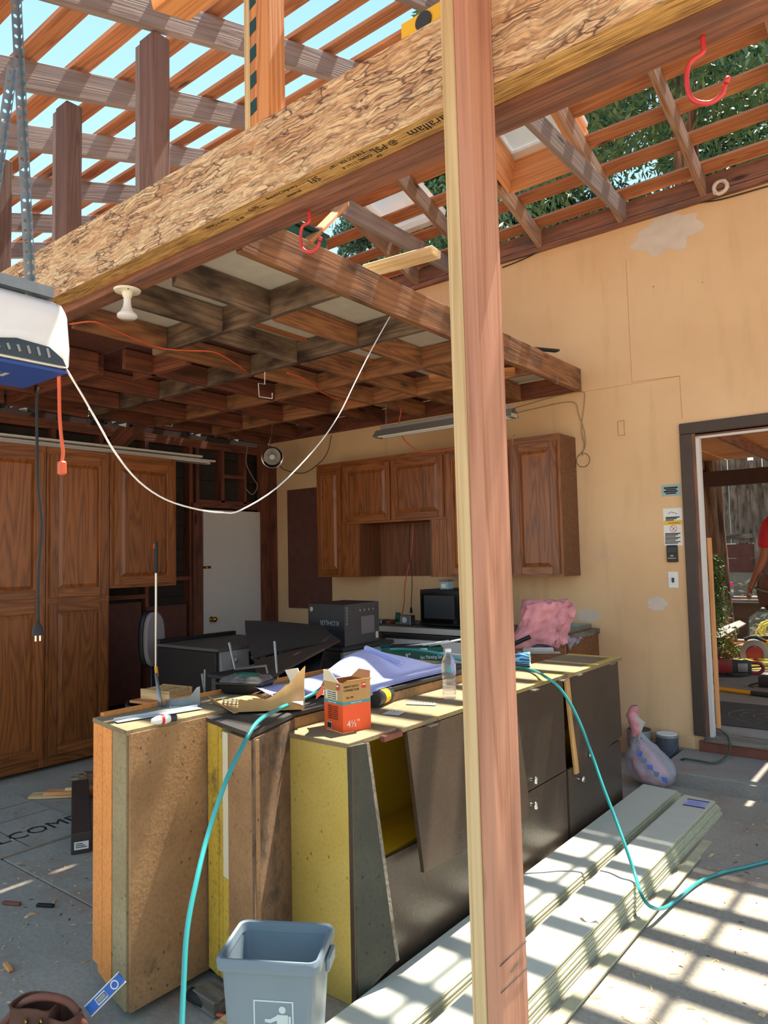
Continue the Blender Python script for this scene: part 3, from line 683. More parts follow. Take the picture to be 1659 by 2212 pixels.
# ---------------- garage door opener ----------------
def opener():
    xo=-1.75; B=Vector((xo,.93,2.0))
    t=thing('door_opener','white garage door opener motor with blue underside hanging at the left edge','opener',(-1.9,.75,2.0))
    # cover: profile in X-Z swept along Y, bulging; front face +X
    prof=[(0,.0),(.004,.05),(-.004,.10),(-.012,.15),(-.035,.178),(-.08,.186),(-.22,.186),(-.26,.16),(-.27,.0)]
    ysec=[(.935,.86),(.925,.96),(.90,1.0),(.80,1.0),(.62,1.0),(.45,1.0),(.34,.98)]
    bm=BM(); R=[]
    cx,cz=-.13,.09
    for y,s in ysec:
        R.append([bm.verts.new((xo+cx+(a-cx)*s,y,2.0+cz+(b-cz)*s)) for a,b in prof])
    for a,b in zip(R,R[1:]):
        for i in range(len(prof)-1): bm.faces.new((a[i],a[i+1],b[i+1],b[i]))
    bm.faces.new(R[0]); bm.faces.new(R[-1][::-1])
    for s in (0,): pass
    bmesh.ops.subdivide_edges(bm,edges=bm.edges[:],cuts=1,use_grid_fill=True,smooth=.6)
    mk('cover',bm,'white_gloss',t,smooth=60)
    # blue underside tray
    mk('blue_tray',bxm(xo-.24,xo-.006,.34,.925,1.990,1.999,bev=.002),'blue_plastic',t)
    mk('logo_plate',bxm(xo-.16,xo-.09,.72,.84,1.9905,1.9922),'blue_grey',t)
    for k in range(5): mk('logo_bar',bxm(xo-.145+.008*(k%2),xo-.105,.73+.021*k,.742+.021*k,1.9898,1.9906),'grey_text',t)
    # dark vent grille on the +X face
    g=mk('vent_grille',slab(BM(),[(xo+.0045,.62,2.004),(xo+.0045,.915,2.004),(xo+.005,.905,2.022),(xo+.006,.87,2.045),(xo+.006,.79,2.050),(xo+.005,.62,2.014)],.003),'black_gloss',t)
    for k in range(6):
        y=.87-k*.024; lumber('grille_slat',(xo+.0095,y,2.018),(xo+.0095,y-.006,2.040-.002*k),.006,.003,'tool_grey',g,up=(1,0,0),bev=0)
    # top mounting bracket
    mk('mount_bracket',bxm(xo-.07,xo-.03,.60,.90,2.187,2.192),'galv',t)
    mk('mount_bracket',bxm(xo-.032,xo-.029,.60,.90,2.187,2.215),'galv',t)
    # perforated angle irons
    def perf(p0,p1,wdir,wd_=.032,par=t,nm='perforated_angle',n=None):
        p0=Vector(p0);p1=Vector(p1); d=(p1-p0); L=d.length; d.normalize(); n=n or int(L/.026)
        bm=BM(); st=L/n
        for side in (Vector(wdir),):
            s=(side-side.dot(d)*d).normalized()
            for sgn,s2_ in ((1,s),(1,d.cross(s))):
                for k in range(n):
                    c=p0+d*(k+.5)*st+s2_*wd_/2*sgn
                    O=[c+d*a*st/2+s2_*b*wd_/2 for a,b in ((-1,-1),(1,-1),(1,1),(-1,1))]
                    ov=[bm.verts.new(x) for x in O]; iv=[bm.verts.new(c+.0048*(math.cos(PI/4+PI/4*j+PI)*d+math.sin(PI/4+PI/4*j+PI)*s2_)) for j in range(8)]
                    for j in range(4):
                        a_,b_=ov[j],ov[(j+1)%4]; i0,i1,i2=iv[(2*j)%8],iv[(2*j+1)%8],iv[(2*j+2)%8]
                        bm.faces.new((a_,b_,i2,i1,i0))
        mk(nm,bm,'galv',par)
    ytop=.86
    perf(at(72,668,0,xo-.05),at(36,-60,0,xo-.05),(0,-1,0),.019)
    perf(at(-14,470,0,xo-.06),at(32,150,0,xo-.045),(0,-1,0),.019)
    # cord hanging off the back with a plug
    c0=at(84,812,0,xo-.225); c0.z=1.995
    pts=[c0]+[at(px,py,0,xo-.22) for px,py in ((80,860),(80,960),(82,1040),(90,1130),(86,1200),(82,1280),(82,1345))]
    mk('power_cord',tube(BM(),pts,.0042,8,smooth=5),'rubber',t,smooth=True)
    e_=pts[-1]
    pl=mk('plug',lathe(BM(),[(.005,0),(.012,-.012),(.015,-.028),(.015,-.034)][::1],14,M=Matrix.Translation(e_)),'rubber',t,smooth=50)
    for dy in (-.006,.006): mk('prong',bxm(e_.x-.003,e_.x+.003,e_.y+dy-.001,e_.y+dy+.001,e_.z-.05,e_.z-.034),'chrome',pl)
    return t
opener()
# hanging orange cord end
t=thing('extension_cord_end','orange extension cord end hanging below the opener with an orange socket','cord',at(130,803,0,-1.9))
pts=[at(px,py,0,-1.9) for px,py in ((127,790),(128,850),(129,900),(133,950),(136,975),(134,998))]
mk('cord',tube(BM(),pts,.005,8,smooth=5),'orange_cord',t,smooth=True)
e_=pts[-1]; mk('socket',bxm(e_.x-.012,e_.x+.012,e_.y-.009,e_.y+.009,e_.z-.035,e_.z+.002,bev=.004),'orange_cord',t)
# white cord sagging between the opener and the edge joist
A=at(143,797,0,-1.77); B=at(842,684,0,-2.265)
pts=[]
px_=[(143,797),(180,858),(215,920),(250,980),(300,1040),(360,1080),(430,1101),(480,1107),(520,1102),(600,1052),(680,970),(730,900),(765,830),(800,760),(842,684)]
for i,(a,b) in enumerate(px_):
    s=i/(len(px_)-1); n_=(B-A); # vertical plane through A and B
    nrm=Vector((n_.y,-n_.x,0)).normalized(); d=RW@Vector((a-PX,-(b-PY),-F)); tt=(A-CAMLOC).dot(nrm)/d.dot(nrm)
    pts.append((CAMLOC+d*tt))
mk('sagging_white_cord',tube(BM(),pts,.0028,6,smooth=4),'white_cord',label='thin white cord sagging in a loop between the opener and the loft edge joist',cat='cord',smooth=True)
# orange cord stapled along the joists
pts=[at(px,py,2,2.79) for px,py in ((150,700),(205,695),(250,715),(340,750),(400,757),(460,760),(500,780),(535,805))]
mk('joist_cord',tube(BM(),pts,.005,7,smooth=4),'orange_cord',label='orange cord stapled along the loft joists from the opener to the centre',cat='cord',smooth=True)
pts=[at(px,py,2,2.79) for px,py in ((620,805),(650,815),(680,835),(700,850),(740,866),(780,872))]
mk('joist_cord',tube(BM(),pts,.005,7,smooth=4),'orange_cord',label='orange cord stapled under the loft deck near the wide tan joist',cat='cord',smooth=True)
# loose boards lying on the loft
A=at(740,560,1,2.9);
lumber('loose_board',(-2.42,2.95,3.06),(-1.98,2.98,3.05),.09,.045,'fir_pale',bev=.006,label='pale pine board lying across the loft edge, rounded end sticking out',cat='board')
lumber('scrap_batten',(-2.38,4.75,3.02),(-2.26,5.0,3.03),.05,.015,'rubber',label='black scrap strip lying on the far end of the loft edge',cat='scrap')
t=thing('tool_case','dark green plastic tool case lying on the loft behind the strand beam','case',(-2.45,2.35,2.98))
mk('case_body',bxm(-2.62,-2.33,2.15,2.55,2.985,3.07,bev=.015,seg=2),'green_box',t); mk('case_lid',bxm(-2.63,-2.32,2.14,2.56,3.075,3.10,bev=.01),'green_tape',t)
lumber('orange_brace',at(664,524,0,-2.29),at(745,440,1,2.9),.05,.02,'fir_orange',label='thin orange diagonal brace between the loft edge and the roof',cat='board')
# ---------------- shop light on chains ----------------
def shoplight():
    y=4.75; a=at(815,940,1,y); b=at(1112,906,1,y); z=2.56; x0=a.x; x1=b.x
    t=thing('shop_light','long white fluorescent shop light hanging on chains above the wall cabinets','lamp',((x0+x1)/2,y,z))
    bm=BM(); L=x1-x0
    prof=[(-.07,-.03),(-.02,.03),(.02,.03),(.07,-.03),(.066,-.03),(.018,.026),(-.018,.026),(-.066,-.03)]
    a_=[bm.verts.new((x0,y+p[0],z+p[1])) for p in prof]; b_=[bm.verts.new((x1,y+p[0],z+p[1])) for p in prof]
    for i in range(8): bm.faces.new((a_[i],a_[(i+1)%8],b_[(i+1)%8],b_[i]))
    mk('reflector',bm,'tool_grey',t)
    mk('ballast_box',bxm(x0+.05,x1-.05,y-.02,y+.02,z+.031,z+.06,bev=.003),'tool_grey',t)
    for dy in (-.032,.032): mk('tube_lamp',tube(BM(),[(x0+.04,y+dy,z-.022),(x1-.04,y+dy,z-.022)],.014,12),'white',t,smooth=50)
    for x in (x0+.02,x1-.02): mk('end_cap',bxm(x-.018,x+.018,y-.05,y+.05,z-.035,z-.005),'alu',t)
    for x in (x0+.1,x1-.1):
        bm=BM(); p=Vector((x,y,z+.06))
        k=0
        while p.z<LB+.0:
            c=p+Vector((0,0,.009)); pts_=[c+Vector(((.004 if k%2 else 0)*math.cos(a),(0 if k%2 else .004)*math.cos(a),.009*math.sin(a))) for a in [i*PI/4 for i in range(9)]]
            tube(bm,pts_,.001,4); p.z+=.015; k+=1
        mk('chain',bm,'steel',t)
    mk('lamp_cord',tube(BM(),[(x1-.3,y,z+.06),(x1-.4,y+.1,2.72),(x1-.6,y+.2,2.79)],.003,6,smooth=4),'white_cord',t,smooth=True)
shoplight()
# orange loop of cord hanging by the shop light
pts=[at(px,py,1,5.0) for px,py in ((835,862),(865,880),(862,915),(870,945),(900,972),(940,975),(990,968))]
mk('hanging_cord',tube(BM(),pts,.005,7,smooth=5),'orange_cord',label='orange cord looping down behind the shop light over the wall cabinets',cat='cord',smooth=True)
pts=[at(px,py,1,5.35) for px,py in ((716,940),(708,975),(690,1000),(655,1022),(615,1015),(600,1000))]
mk('hanging_cord',tube(BM(),pts,.004,7,smooth=5),'rubber',label='thin black cord drooping from the loft to the clamp lamp along the far wall',cat='cord',smooth=True)
# thin cables along the far wall down to the round cover
for pts_ in ([(1100,885),(1180,862),(1255,845),(1262,870),(1256,925),(1262,960),(1258,985)],[(1060,905),(1150,884),(1235,868),(1250,895),(1262,930),(1264,965),(1250,985)]):
    mk('wall_cable',tube(BM(),[at(a,b,1,YW-.006) for a,b in pts_],.0035,6,smooth=4),'chip_tan',wl,smooth=True)
q=at(1260,994,1,YW); bm=BM(); tube(bm,[(q.x+.055*math.cos(a),YW-.003,q.z+.055*math.sin(a)) for a in [i*PI/12 for i in range(25)]],.002,5); mk('round_cover',bm,'rubber',wl)
bm=BM(); 
A=at(1334,910,1,YW);B=at(1350,940,1,YW); 
for (x0,x1,z0,z1) in ((A.x,B.x,A.z-.003,A.z),(A.x,B.x,B.z,B.z+.003),(A.x,A.x+.003,B.z,A.z),(B.x-.003,B.x,B.z,A.z)): bx(bm,x0,x1,YW-.003,YW,z0,z1)
mk('outlet_patch',bm,'chip_tan',wl)
# black cable tacked along the top of the yellow wall
pts=[at(px,py,1,YW-.01) for px,py in ((1085,578),(1130,560),(1200,528),(1310,492),(1400,465),(1470,448),(1510,438),(1560,430),(1659,402))]
mk('wall_cable',tube(BM(),pts,.005,7,smooth=5),'rubber',label='black cable tacked along the top edge of the yellow wall',cat='cable',smooth=True)
pts=[at(px,py,1,YW-.02) for px,py in ((1427,457),(1450,450),(1490,440),(1545,418),(1556,402))]
mk('wall_cable',tube(BM(),pts,.006,7,smooth=5),'white',label='short white cable running to the round hole above the wall top',cat='cable',smooth=True)
q=at(1556,404,1,YP-.03); bm=BM(); tube(bm,[(q.x+.045*math.cos(a),YP-.028,q.z+.045*math.sin(a)) for a in [i*PI/10 for i in range(21)]],.014,7); jit(bm,.006,40); mk('caulk_ring',bm,'plaster',label='ring of dried white foam round a pipe hole in the blocking',cat='foam')
# ---------------- clamp lamp ----------------
def clamp():
    c=at(588,988,1,4.95); t=thing('clamp_lamp','chrome clamp lamp with dish reflector hanging in the corner','lamp',c)
    n=(CAMLOC-c); n.z-=1.2; n.normalize(); x=n.orthogonal()
    M=frame(c,x,n.cross(x))
    mk('reflector_dish',lathe(BM(),[(.028,-.07),(.05,-.05),(.085,-.02),(.105,.0),(.108,.004),(.104,.003),(.083,-.016),(.048,-.046),(.026,-.066)],28,M=M,cap=False),'chrome',t,smooth=60)
    mk('bulb',lathe(BM(),[(.012,-.07),(.02,-.05),(.03,-.025),(.024,-.005),(0,.004)],16,M=M),'white_gloss',t,smooth=60)
    mk('socket',lathe(BM(),[(.016,-.13),(.018,-.07)],14,M=M),'rubber',t,smooth=50)
    h=c+Vector((0,0,.22)); mk('clamp_wire',tube(BM(),[M@Vector((0,0,-.12)),c+Vector((-.05,0,.10)),h,c+Vector((.06,0,.11)),M@Vector((.02,0,-.1))],.003,6,smooth=4),'steel',t,smooth=True)
    mk('hanging_hook',tube(BM(),[h,(h.x,h.y,LB+.145)],.002,6),'steel',t)
clamp()
pts=[at(px,py,0,-5.9) for px,py in ((535,962),(532,1000),(545,1030),(556,1050),(545,1068),(530,1055))]
mk('wire_loop',tube(BM(),pts,.006,7,smooth=5),'chip_tan',label='tan loop of old cable hanging on the studs above the white door',cat='cable',smooth=True)
# ---------------- cabinets ----------------
def door(parent,y0,y1,z0,z1,X=None,Y=None,rail=.062,mat='oak',th=.02,swing=0):
    """raised panel door; X: plane x=X facing +X with y0..y1 the width; Y: plane y=Y facing -Y with y0..y1 the x range"""
    if X is not None: M=frame((X,y0,z0),(0,0,1),(0,-1,0)); sgn=-1   # local x = up, local y = -world Y, z = +X?
    else: M=frame((y0,Y,z0),(0,0,1),(-1,0,0)); sgn=-1
    # local: x up 0..h, y from 0 to -w, z outwards
    h=z1-z0; w_=y1-y0
    bm=BM()
    def fr(x0,x1,a,b): bx(bm,x0,x1,-b,-a,0,th)
    def bev(bm_): bmesh.ops.bevel(bm_,geom=bm_.edges[:],offset=.004,segments=2,affect='EDGES')
    bx(bm,.01,h-.01,-w_+.01,-.01,0,.003); d=mk('door',bm,mat,parent,M=M)
    for a,b in ((0,rail),(w_-rail,w_)):
        b1=BM(); bx(b1,0,h,-b,-a,0,th); bev(b1); mk('stile',b1,mat,d,M=M,smooth=30)
    for x0 in (0,h-rail):
        M2=M@Matrix.Translation((x0,-rail,0))@Matrix.Rotation(-PI/2,4,'Z')
        b2=BM(); bx(b2,0,w_-2*rail,0,rail,0,th-.0006); bev(b2); mk('rail',b2,mat,d,M=M2,smooth=30)
    # raised field
    b3=BM(); i0=rail-.006; c=.028
    lo=[(i0,-i0),(h-i0,-i0),(h-i0,-(w_-i0)),(i0,-(w_-i0))]; q_=i0+.012; mid=[(q_,-q_),(h-q_,-q_),(h-q_,-(w_-q_)),(q_,-(w_-q_))]; q2=q_+c; hi=[(q2,-q2),(h-q2,-q2),(h-q2,-(w_-q2)),(q2,-(w_-q2))]
    rings=[[b3.verts.new((p[0],p[1],z)) for p in ps] for ps,z in ((lo,.002),(lo,.011),(mid,.008),(hi,.017))]
    for a_,b_ in zip(rings,rings[1:]):
        for i in range(4): b3.faces.new((a_[i],a_[(i+1)%4],b_[(i+1)%4],b_[i]))
    b3.faces.new(rings[-1]); b3.faces.new(rings[0][::-1]); mk('raised_panel',b3,mat,d,M=M)
    return d
def pantry(y0,y1,lab):
    t=thing('pantry_cabinet',lab,'cabinet',(-5.62,(y0+y1)/2,0),group='tall oak pantry cabinets on the left wall')
    X=-5.33
    bm=BM(); bx(bm,-5.9,X-.022,y0+.001,y1-.001,.08,2.40); bx(bm,-5.88,X-.08,y0+.001,y1-.001,0,.08); mk('carcass',bm,'oak_dark',t)
    for a,b in ((y0+.001,y0+.036),(y1-.036,y1-.001)): boxw('stile',X-.022,X-.001,a,b,.03,2.40,'oak',t,axis='z')
    for a,b in ((.03,.11),(1.205,1.275),(2.335,2.40)): boxw('face_rail',X-.022,X-.001,y0+.036,y1-.036,a,b,'oak',t,axis='y')
    door(t,y0+.022,y1-.022,.10,1.215,X=X); door(t,y0+.022,y1-.022,1.262,2.35,X=X)
pantry(2.155,2.648,'tall oak pantry cabinet at the left edge with two raised-panel doors'); pantry(2.652,3.165,'tall oak pantry cabinet right of the leftmost one, beside the short upper cabinet')
t=thing('upper_cabinet','short single-door oak wall cabinet right of the tall pantry cabinets','cabinet',(-5.62,3.48,1.31))
bm=BM(); bx(bm,-5.9,-5.352,3.17,3.80,1.31,2.41); mk('carcass',bm,'oak_dark',t)
for a,b in ((3.17,3.215),(3.755,3.80)): boxw('stile',-5.352,-5.331,a,b,1.31,2.41,'oak',t,axis='z')
for a,b in ((1.31,1.35),(2.33,2.41)): boxw('face_rail',-5.352,-5.331,3.215,3.755,a,b,'oak',t,axis='y')
door(t,3.20,3.77,1.335,2.345,X=-5.33)
# white trim strips lying on the cabinets
for k,(x,z,y1) in enumerate(((-5.50,2.43,4.30),(-5.56,2.43,4.36),(-5.53,2.452,4.40),(-5.47,2.472,4.20))):
    lumber('trim_strip',(x,1.9,z),(x-.03,y1,z+.02),.05,.018,'white_vinyl',label='white vinyl trim strip lying on top of the left cabinets',cat='trim',group='white trim strips on the left cabinets')
# wall cabinets on the yellow wall
Yf=5.13
def wcab(x0,x1,z0,z1,lab,doors,open_=False):
    t=thing('wall_cabinet',lab,'cabinet',((x0+x1)/2,5.3,z0),group='oak wall cabinets on the yellow wall')
    bm=BM()
    if open_:
        for a in ((x0,x0+.018,z0,z1),(x1-.018,x1,z0,z1),(x0,x1,z0,z0+.002),(x0,x1,z1-.018,z1)): bx(bm,a[0],a[1],Yf+.02,YW-.012,a[2],a[3])
        bx(bm,x0,x1,YW-.02,YW-.012,z0,z1)
    else: bx(bm,x0+.0005,x1-.0005,Yf+.02,YW-.002,z0,z1)
    mk('carcass',bm,'oak_dark',t)
    boxw('stile',x0+.0005,x0+.04,Yf,Yf+.02,z0,z1,'oak',t,axis='z'); boxw('stile',x1-.04,x1-.0005,Yf,Yf+.02,z0,z1,'oak',t,axis='z')
    boxw('face_rail',x0+.04,x1-.04,Yf,Yf+.02,z1-.06,z1,'oak',t,axis='x')
    boxw('face_rail',x0+.04,x1-.04,Yf,Yf+.02,z0,z0+.035,'oak',t,axis='x')
    for a,b in doors: door(t,a,b,z0+.018,z1-.055,Y=Yf-.001,rail=.055)
    return t
wcab(-4.90,-4.56,1.335,2.435,'narrow single-door oak wall cabinet at the left end of the row over the counter',[(-4.885,-4.575)])
wcab(-4.56,-3.385,1.83,2.435,'short two-door oak wall cabinet above the open nook',[(-4.545,-3.975),(-3.965,-3.40)])
t=thing('open_nook','open oak niche below the short two-door cabinet','cabinet',(-3.97,5.3,1.335))
boxw('side_panel',-4.558,-4.37,Yf,Yf+.02,1.335,1.828,'oak',t,axis='z'); boxw('side_panel',-3.54,-3.387,Yf,Yf+.02,1.335,1.828,'oak',t,axis='z')
boxw('side_panel',-4.37,-4.352,Yf,YW-.02,1.335,1.828,'oak_dark',t,axis='z'); boxw('side_panel',-3.558,-3.54,Yf,YW-.02,1.335,1.828,'oak_dark',t,axis='z')
boxw('back_panel',-4.352,-3.558,YW-.02,YW-.008,1.335,1.828,'oak_dark',t,axis='z')
wcab(-3.385,-2.76,1.335,2.435,'double-door oak wall cabinet half hidden behind the tall post',[(-3.37,-3.08),(-3.07,-2.775)])
wcab(-2.758,-2.34,1.335,2.435,'single-door oak wall cabinet at the right end of the row',[(-2.735,-2.36)])
boxw('blackboard',-5.63,-5.01,YW-.02,YW-.001,1.0,2.26,'panel_dark',label='dark brown scratched board fixed to the yellow wall left of the wall cabinets',cat='board',bev=.002)
for k in range(16):
    pass
# cords hanging in the nook
pts=[at(px,py,1,5.32) for px,py in ((893,1132),(888,1200),(875,1260),(873,1300),(868,1330))]
t=thing('orange_extension_cord','orange extension cord hanging from the nook to the power box on the counter','cord',pts[-1])
mk('cord',tube(BM(),pts,.005,7,smooth=5),'orange_cord',t,smooth=True); e_=pts[-1]
mk('connector',tube(BM(),[e_,e_+Vector((-.015,-.02,-.05))],[.013,.016],8),'green_box',t,smooth=True)
pts=[at(px,py,1,5.30) for px,py in ((886,1132),(884,1190),(890,1250),(888,1312))]
t=thing('appliance_cord','black appliance cord with a plug hanging from the open nook','cord',pts[-1])
mk('cord',tube(BM(),pts,.0035,7,smooth=5),'rubber',t,smooth=True); e_=pts[-1]
mk('plug',tube(BM(),[e_,e_+Vector((0,0,-.05))],[.009,.014],8),'rubber',t,smooth=True)
# ---------------- old cabinets used as a worktop ----------------
# orange painted unit, standing on end at the near left
t=thing('orange_cabinet','old particleboard cabinet with orange painted edge, leftmost of the three in the foreground','cabinet',(-2.37,2.2,0))
a=Vector((-2.51,1.43)); b=Vector((-2.225,1.385)); 
def P2(p,q,s): return (p[0]+(q[0]-p[0])*s,p[1]+(q[1]-p[1])*s)
m1=P2(a,b,.60); yb=3.25
bm=BM(); prism(bm,[(a[0]+.012,a[1]+.012),m1,(m1[0],yb),(a[0]+.012,yb)],.05,.925); mk('painted_side',bm,'chip_orange',t)
bm=BM(); prism(bm,[(m1[0]+.001,m1[1]),b,(-2.222,yb),(m1[0]+.001,yb)],.03,.925); mk('bare_core',bm,'chip_tan',t)
bm=BM(); bx(bm,-2.2215,-2.208,1.392,yb,.03,.93); mk('broad_panel',bm,'chip_brown',t)
q=P2(a,b,.30); 
bm=BM(); prism(bm,[(a[0],a[1]),(q[0]-.002,q[1]),(q[0]-.002,q[1]+.03),(a[0],a[1]+.03)],.09,.93); mk('edge_strip',bm,'chip_orange',t)
bm=BM(); prism(bm,[(q[0]+.002,q[1]-.001),(m1[0],m1[1]-.003),(m1[0],m1[1]+.02),(q[0]+.002,q[1]+.03)],.07,.925); mk('edge_strip',bm,'chip_orange',t)
bm=BM(); prism(bm,[(a[0]-.002,a[1]-.002),(b[0]+.012,b[1]-.004),(-2.20,yb),(a[0]-.002,yb)],.926,.942); jit(bm,.002,20); mk('top_board',bm,'chip_top',t)
mk('painted_rim',bxm(-2.515,-2.49,1.46,yb,.942,.955),'chip_orange',t)
# brown unit with yellow edge
t=thing('brown_cabinet','old stained particleboard cabinet with a yellow flaking edge, middle of the three in the foreground','cabinet',(-2.05,2.4,0))
A=Vector((-2.19,1.70)); B_=Vector((-1.87,1.625)); C_=Vector((-1.985,1.93)); yb=3.3
def strip(s0,s1,z0,z1,mat,nm,off=0,dp_=.03):
    p=P2(A,B_,s0); q=P2(A,B_,s1); d=(B_-A).normalized(); n=Vector((d.y,-d.x))
    bm=BM(); prism(bm,[(p[0]+n.x*off,p[1]+n.y*off),(q[0]+n.x*off,q[1]+n.y*off),(q[0]-n.x*dp_,q[1]-n.y*dp_),(p[0]-n.x*dp_,p[1]-n.y*dp_)],z0,z1); return mk(nm,bm,mat,t)
bm=BM(); prism(bm,[(A.x,A.y+.03),(B_.x-.015,B_.y+.034),(C_.x,C_.y),(C_.x,yb),(A.x,yb)],.04,.91); mk('core',bm,'chip_brown',t)
strip(0,.24,.05,.915,'chip_yellow_worn','yellow_edge',.004); strip(.25,.33,.05,.912,'chip_yellow_worn','yellow_edge')
strip(.335,.47,.40,.90,'cream','cream_edge',-.001); strip(.335,.47,.05,.398,'chip_yellow_worn','yellow_edge',-.001)
strip(.475,1,.05,.905,'chip_brown','brown_edge',.001)
mk('dark_panel',slab(BM(),[(B_.x,B_.y,.04),(C_.x,C_.y,.04),(C_.x,C_.y,.91),(B_.x,B_.y,.91)],.008),'chip_dark',t)
bm=BM(); prism(bm,[(A.x-.006,A.y-.008),(B_.x+.004,B_.y-.006),(C_.x+.01,C_.y),(C_.x+.01,yb),(A.x,yb)],.918,.932); mk('top_board',bm,'dark_sheet',t)
# long yellow and black unit with its hanging doors
t=thing('black_cabinet_row','long low cabinet with yellow end panel and black doors, some hanging loose','cabinet',(-1.82,3.1,0))
x0,x1,y0,y1,zt=-1.97,-1.68,1.89,4.36,.87
mk('yellow_end_panel',bxm(x0,x1,y0,y0+.018,0,zt-.003,bev=.002),'chip_yellow',t)
mk('end_strip',bxm(x0-.016,x0-.002,y0+.002,y0+.03,0,zt),'chip_yellow',t)
mk('black_side',bxm(x1,x1+.018,y0,y0+.02,0,zt-.012),'chip_black',t)
mk('back_panel',bxm(x0,x0+.015,y0+.02,y1,0,zt-.02),'yellow_inside',t)
mk('far_end_panel',bxm(x0,x1,y1-.018,y1,0,zt-.02),'chip_black',t)
mk('bottom_shelf',bxm(x0+.016,x1-.005,y0+.02,y1-.02,.03,.048),'yellow_inside',t)
for y in (3.04,3.60): mk('divider',bxm(x0+.016,x1-.006,y-.009,y+.009,.05,zt-.02),'yellow_inside',t)
mk('mid_shelf',bxm(x0+.016,x1-.03,y0+.02,3.03,.40,.415),'yellow_inside',t)
def topb(nm,y_0,y_1,xr,z=zt,mat='chip_top'): return mk(nm,bxm(x0-.01,xr,y_0,y_1,z-.018,z,bev=.002),mat,t)
topb('top_board',y0-.005,2.16,x1+.008); topb('top_board',2.162,3.595,x1+.028); topb('top_board',3.60,y1+.01,x1+.045)
mk('painted_edge',bxm(x1+.0,x1+.03,2.40,3.59,zt,zt+.0012),'chip_yellow',t); mk('painted_edge',bxm(x1+.0,x1+.045,3.62,y1,zt,zt+.0012),'chip_yellow',t)
mk('painted_edge',bxm(x0,x1,y1-.06,y1,zt,zt+.0012),'chip_yellow',t); mk('painted_edge',bxm(x1-.08,x1+.0,3.4,3.59,zt,zt+.0012),'chip_yellow',t)
mk('broken_front_edge',bxm(x1+.006,x1+.03,2.06,2.17,zt-.03,zt-.008,bev=.003),'rust_red',t)
# hanging side door near the yellow end
p1=at(768,1604,0,-1.672);p2=at(791,1606,0,-1.655);p3=at(856,2078,0,-1.585);p4=Vector((-1.66,1.90,.02))
mk('loose_door',slab(BM(),[Vector((-1.664,1.885,.86)),p2,p3,p4],.016),'chip_green',t)
mk('loose_door_edge',slab(BM(),[p2+Vector((.002,.0,0)),p2+Vector((.001,.016,0)),p3+Vector((.002,.016,0)),p3+Vector((.002,0,0))],.006),'weathered',t)
F_=x1+.006
def bdoor(nm,ya,yb_,za,zb_,th=.016,x=F_,tilt=0,mat='chip_black',da=0):
    pts=[(x,ya,za),(x+tilt,yb_,za+da),(x+tilt,yb_,zb_),(x,ya,zb_)]
    return mk(nm,slab(BM(),pts,th),mat,t)
up1=mk('upper_door',slab(BM(),[(F_+.075,2.19,.355),(F_+.075,3.03,.32),(F_+.012,3.03,.848),(F_+.012,2.19,.848)],.016),'chip_black',t)
mk('lower_door',slab(BM(),[(F_-.004,2.06,.03),(F_-.004,3.03,.03),(F_-.004,3.03,.40),(F_-.004,2.06,.43)],.016),'chip_black',t)
bdoor('upper_door',3.045,3.575,.382,.848); bdoor('lower_door',3.045,3.575,.02,.376)
mk('upper_door',slab(BM(),[(F_+.02,3.70,.36),(F_+.012,4.35,.40),(F_+.004,4.35,.85),(F_+.004,3.62,.85)],.016),'chip_black',t)
bdoor('lower_door',3.60,4.35,.02,.375)
mk('broken_strip',slab(BM(),[(F_+.02,3.60,.85),(F_+.022,3.645,.85),(F_+.034,3.70,.34),(F_+.032,3.66,.34)],.012),'cardboard',t)
for y,z in ((3.185,.43),(3.175,.315),(3.84,.405),(3.73,.30),(2.95,.30)):
    mk('knob',lathe(BM(),[(.009,0),(.007,.008),(.007,.014),(.017,.02),(.019,.027),(.014,.033),(0,.035)],20,M=frame((F_+.016,y,z),(0,1,0),(0,0,1))),'chrome',t,smooth=60)
for y in (2.32,2.95,3.2,3.52,3.72,4.2): mk('hinge',bxm(x1+.024,x1+.05,y,y+.05,zt-.024,zt-.019),'alu',t)
# ---------------- siding boards on the floor ----------------
NTH=['first','second','third','fourth','fifth','sixth','seventh','eighth','ninth','tenth','eleventh','twelfth','thirteenth','fourteenth']
ORD=['lowest','second from the bottom','third from the bottom','fourth from the bottom','fifth from the bottom','sixth from the bottom','seventh from the bottom']
def siding(x0,x1,ya,yb_,zs,n,group,where,toplab,splay=0,skew=0):
    z=zs
    for k in range(n):
        dx=splay*(n-1-k); top=(k==n-1)
        y1_=yb_+dx*1.2+random.uniform(-.015,.015)
        t_=thing('siding_board',toplab if top else 'pale grey siding board, %s in %s'%(ORD[k],where),'board',(x0,ya,z),group=group)
        sh=dx+random.uniform(-.003,.003)
        pts=[(x0+sh,ya),(x1+sh,ya),(x1+sh+skew,y1_),(x0+sh+skew,y1_+.02)]
        bm=BM(); prism(bm,pts,z,z+.0095); mk('face_sheet',bm,'siding',t_)
        bm=BM(); prism(bm,[(x1+sh,ya),(x1+sh+.006,ya),(x1+sh+skew+.006,y1_),(x1+sh+skew,y1_)],z,z+.006); mk('lap_edge',bm,'siding_edge',t_)
        z+=.0115
    return z
zA=siding(-1.632,-1.425,.55,4.60,.001,5,'siding boards in the stack against the black cabinets','the stack against the black cabinets','topmost pale grey siding board of the stack against the black cabinets',.006,.01)
zB=siding(-1.345,-1.175,.55,4.46,.001,7,'siding boards in the right-hand stack','the fanned right-hand stack','topmost pale grey siding board of the right-hand stack, under the paper label',.005,.01)
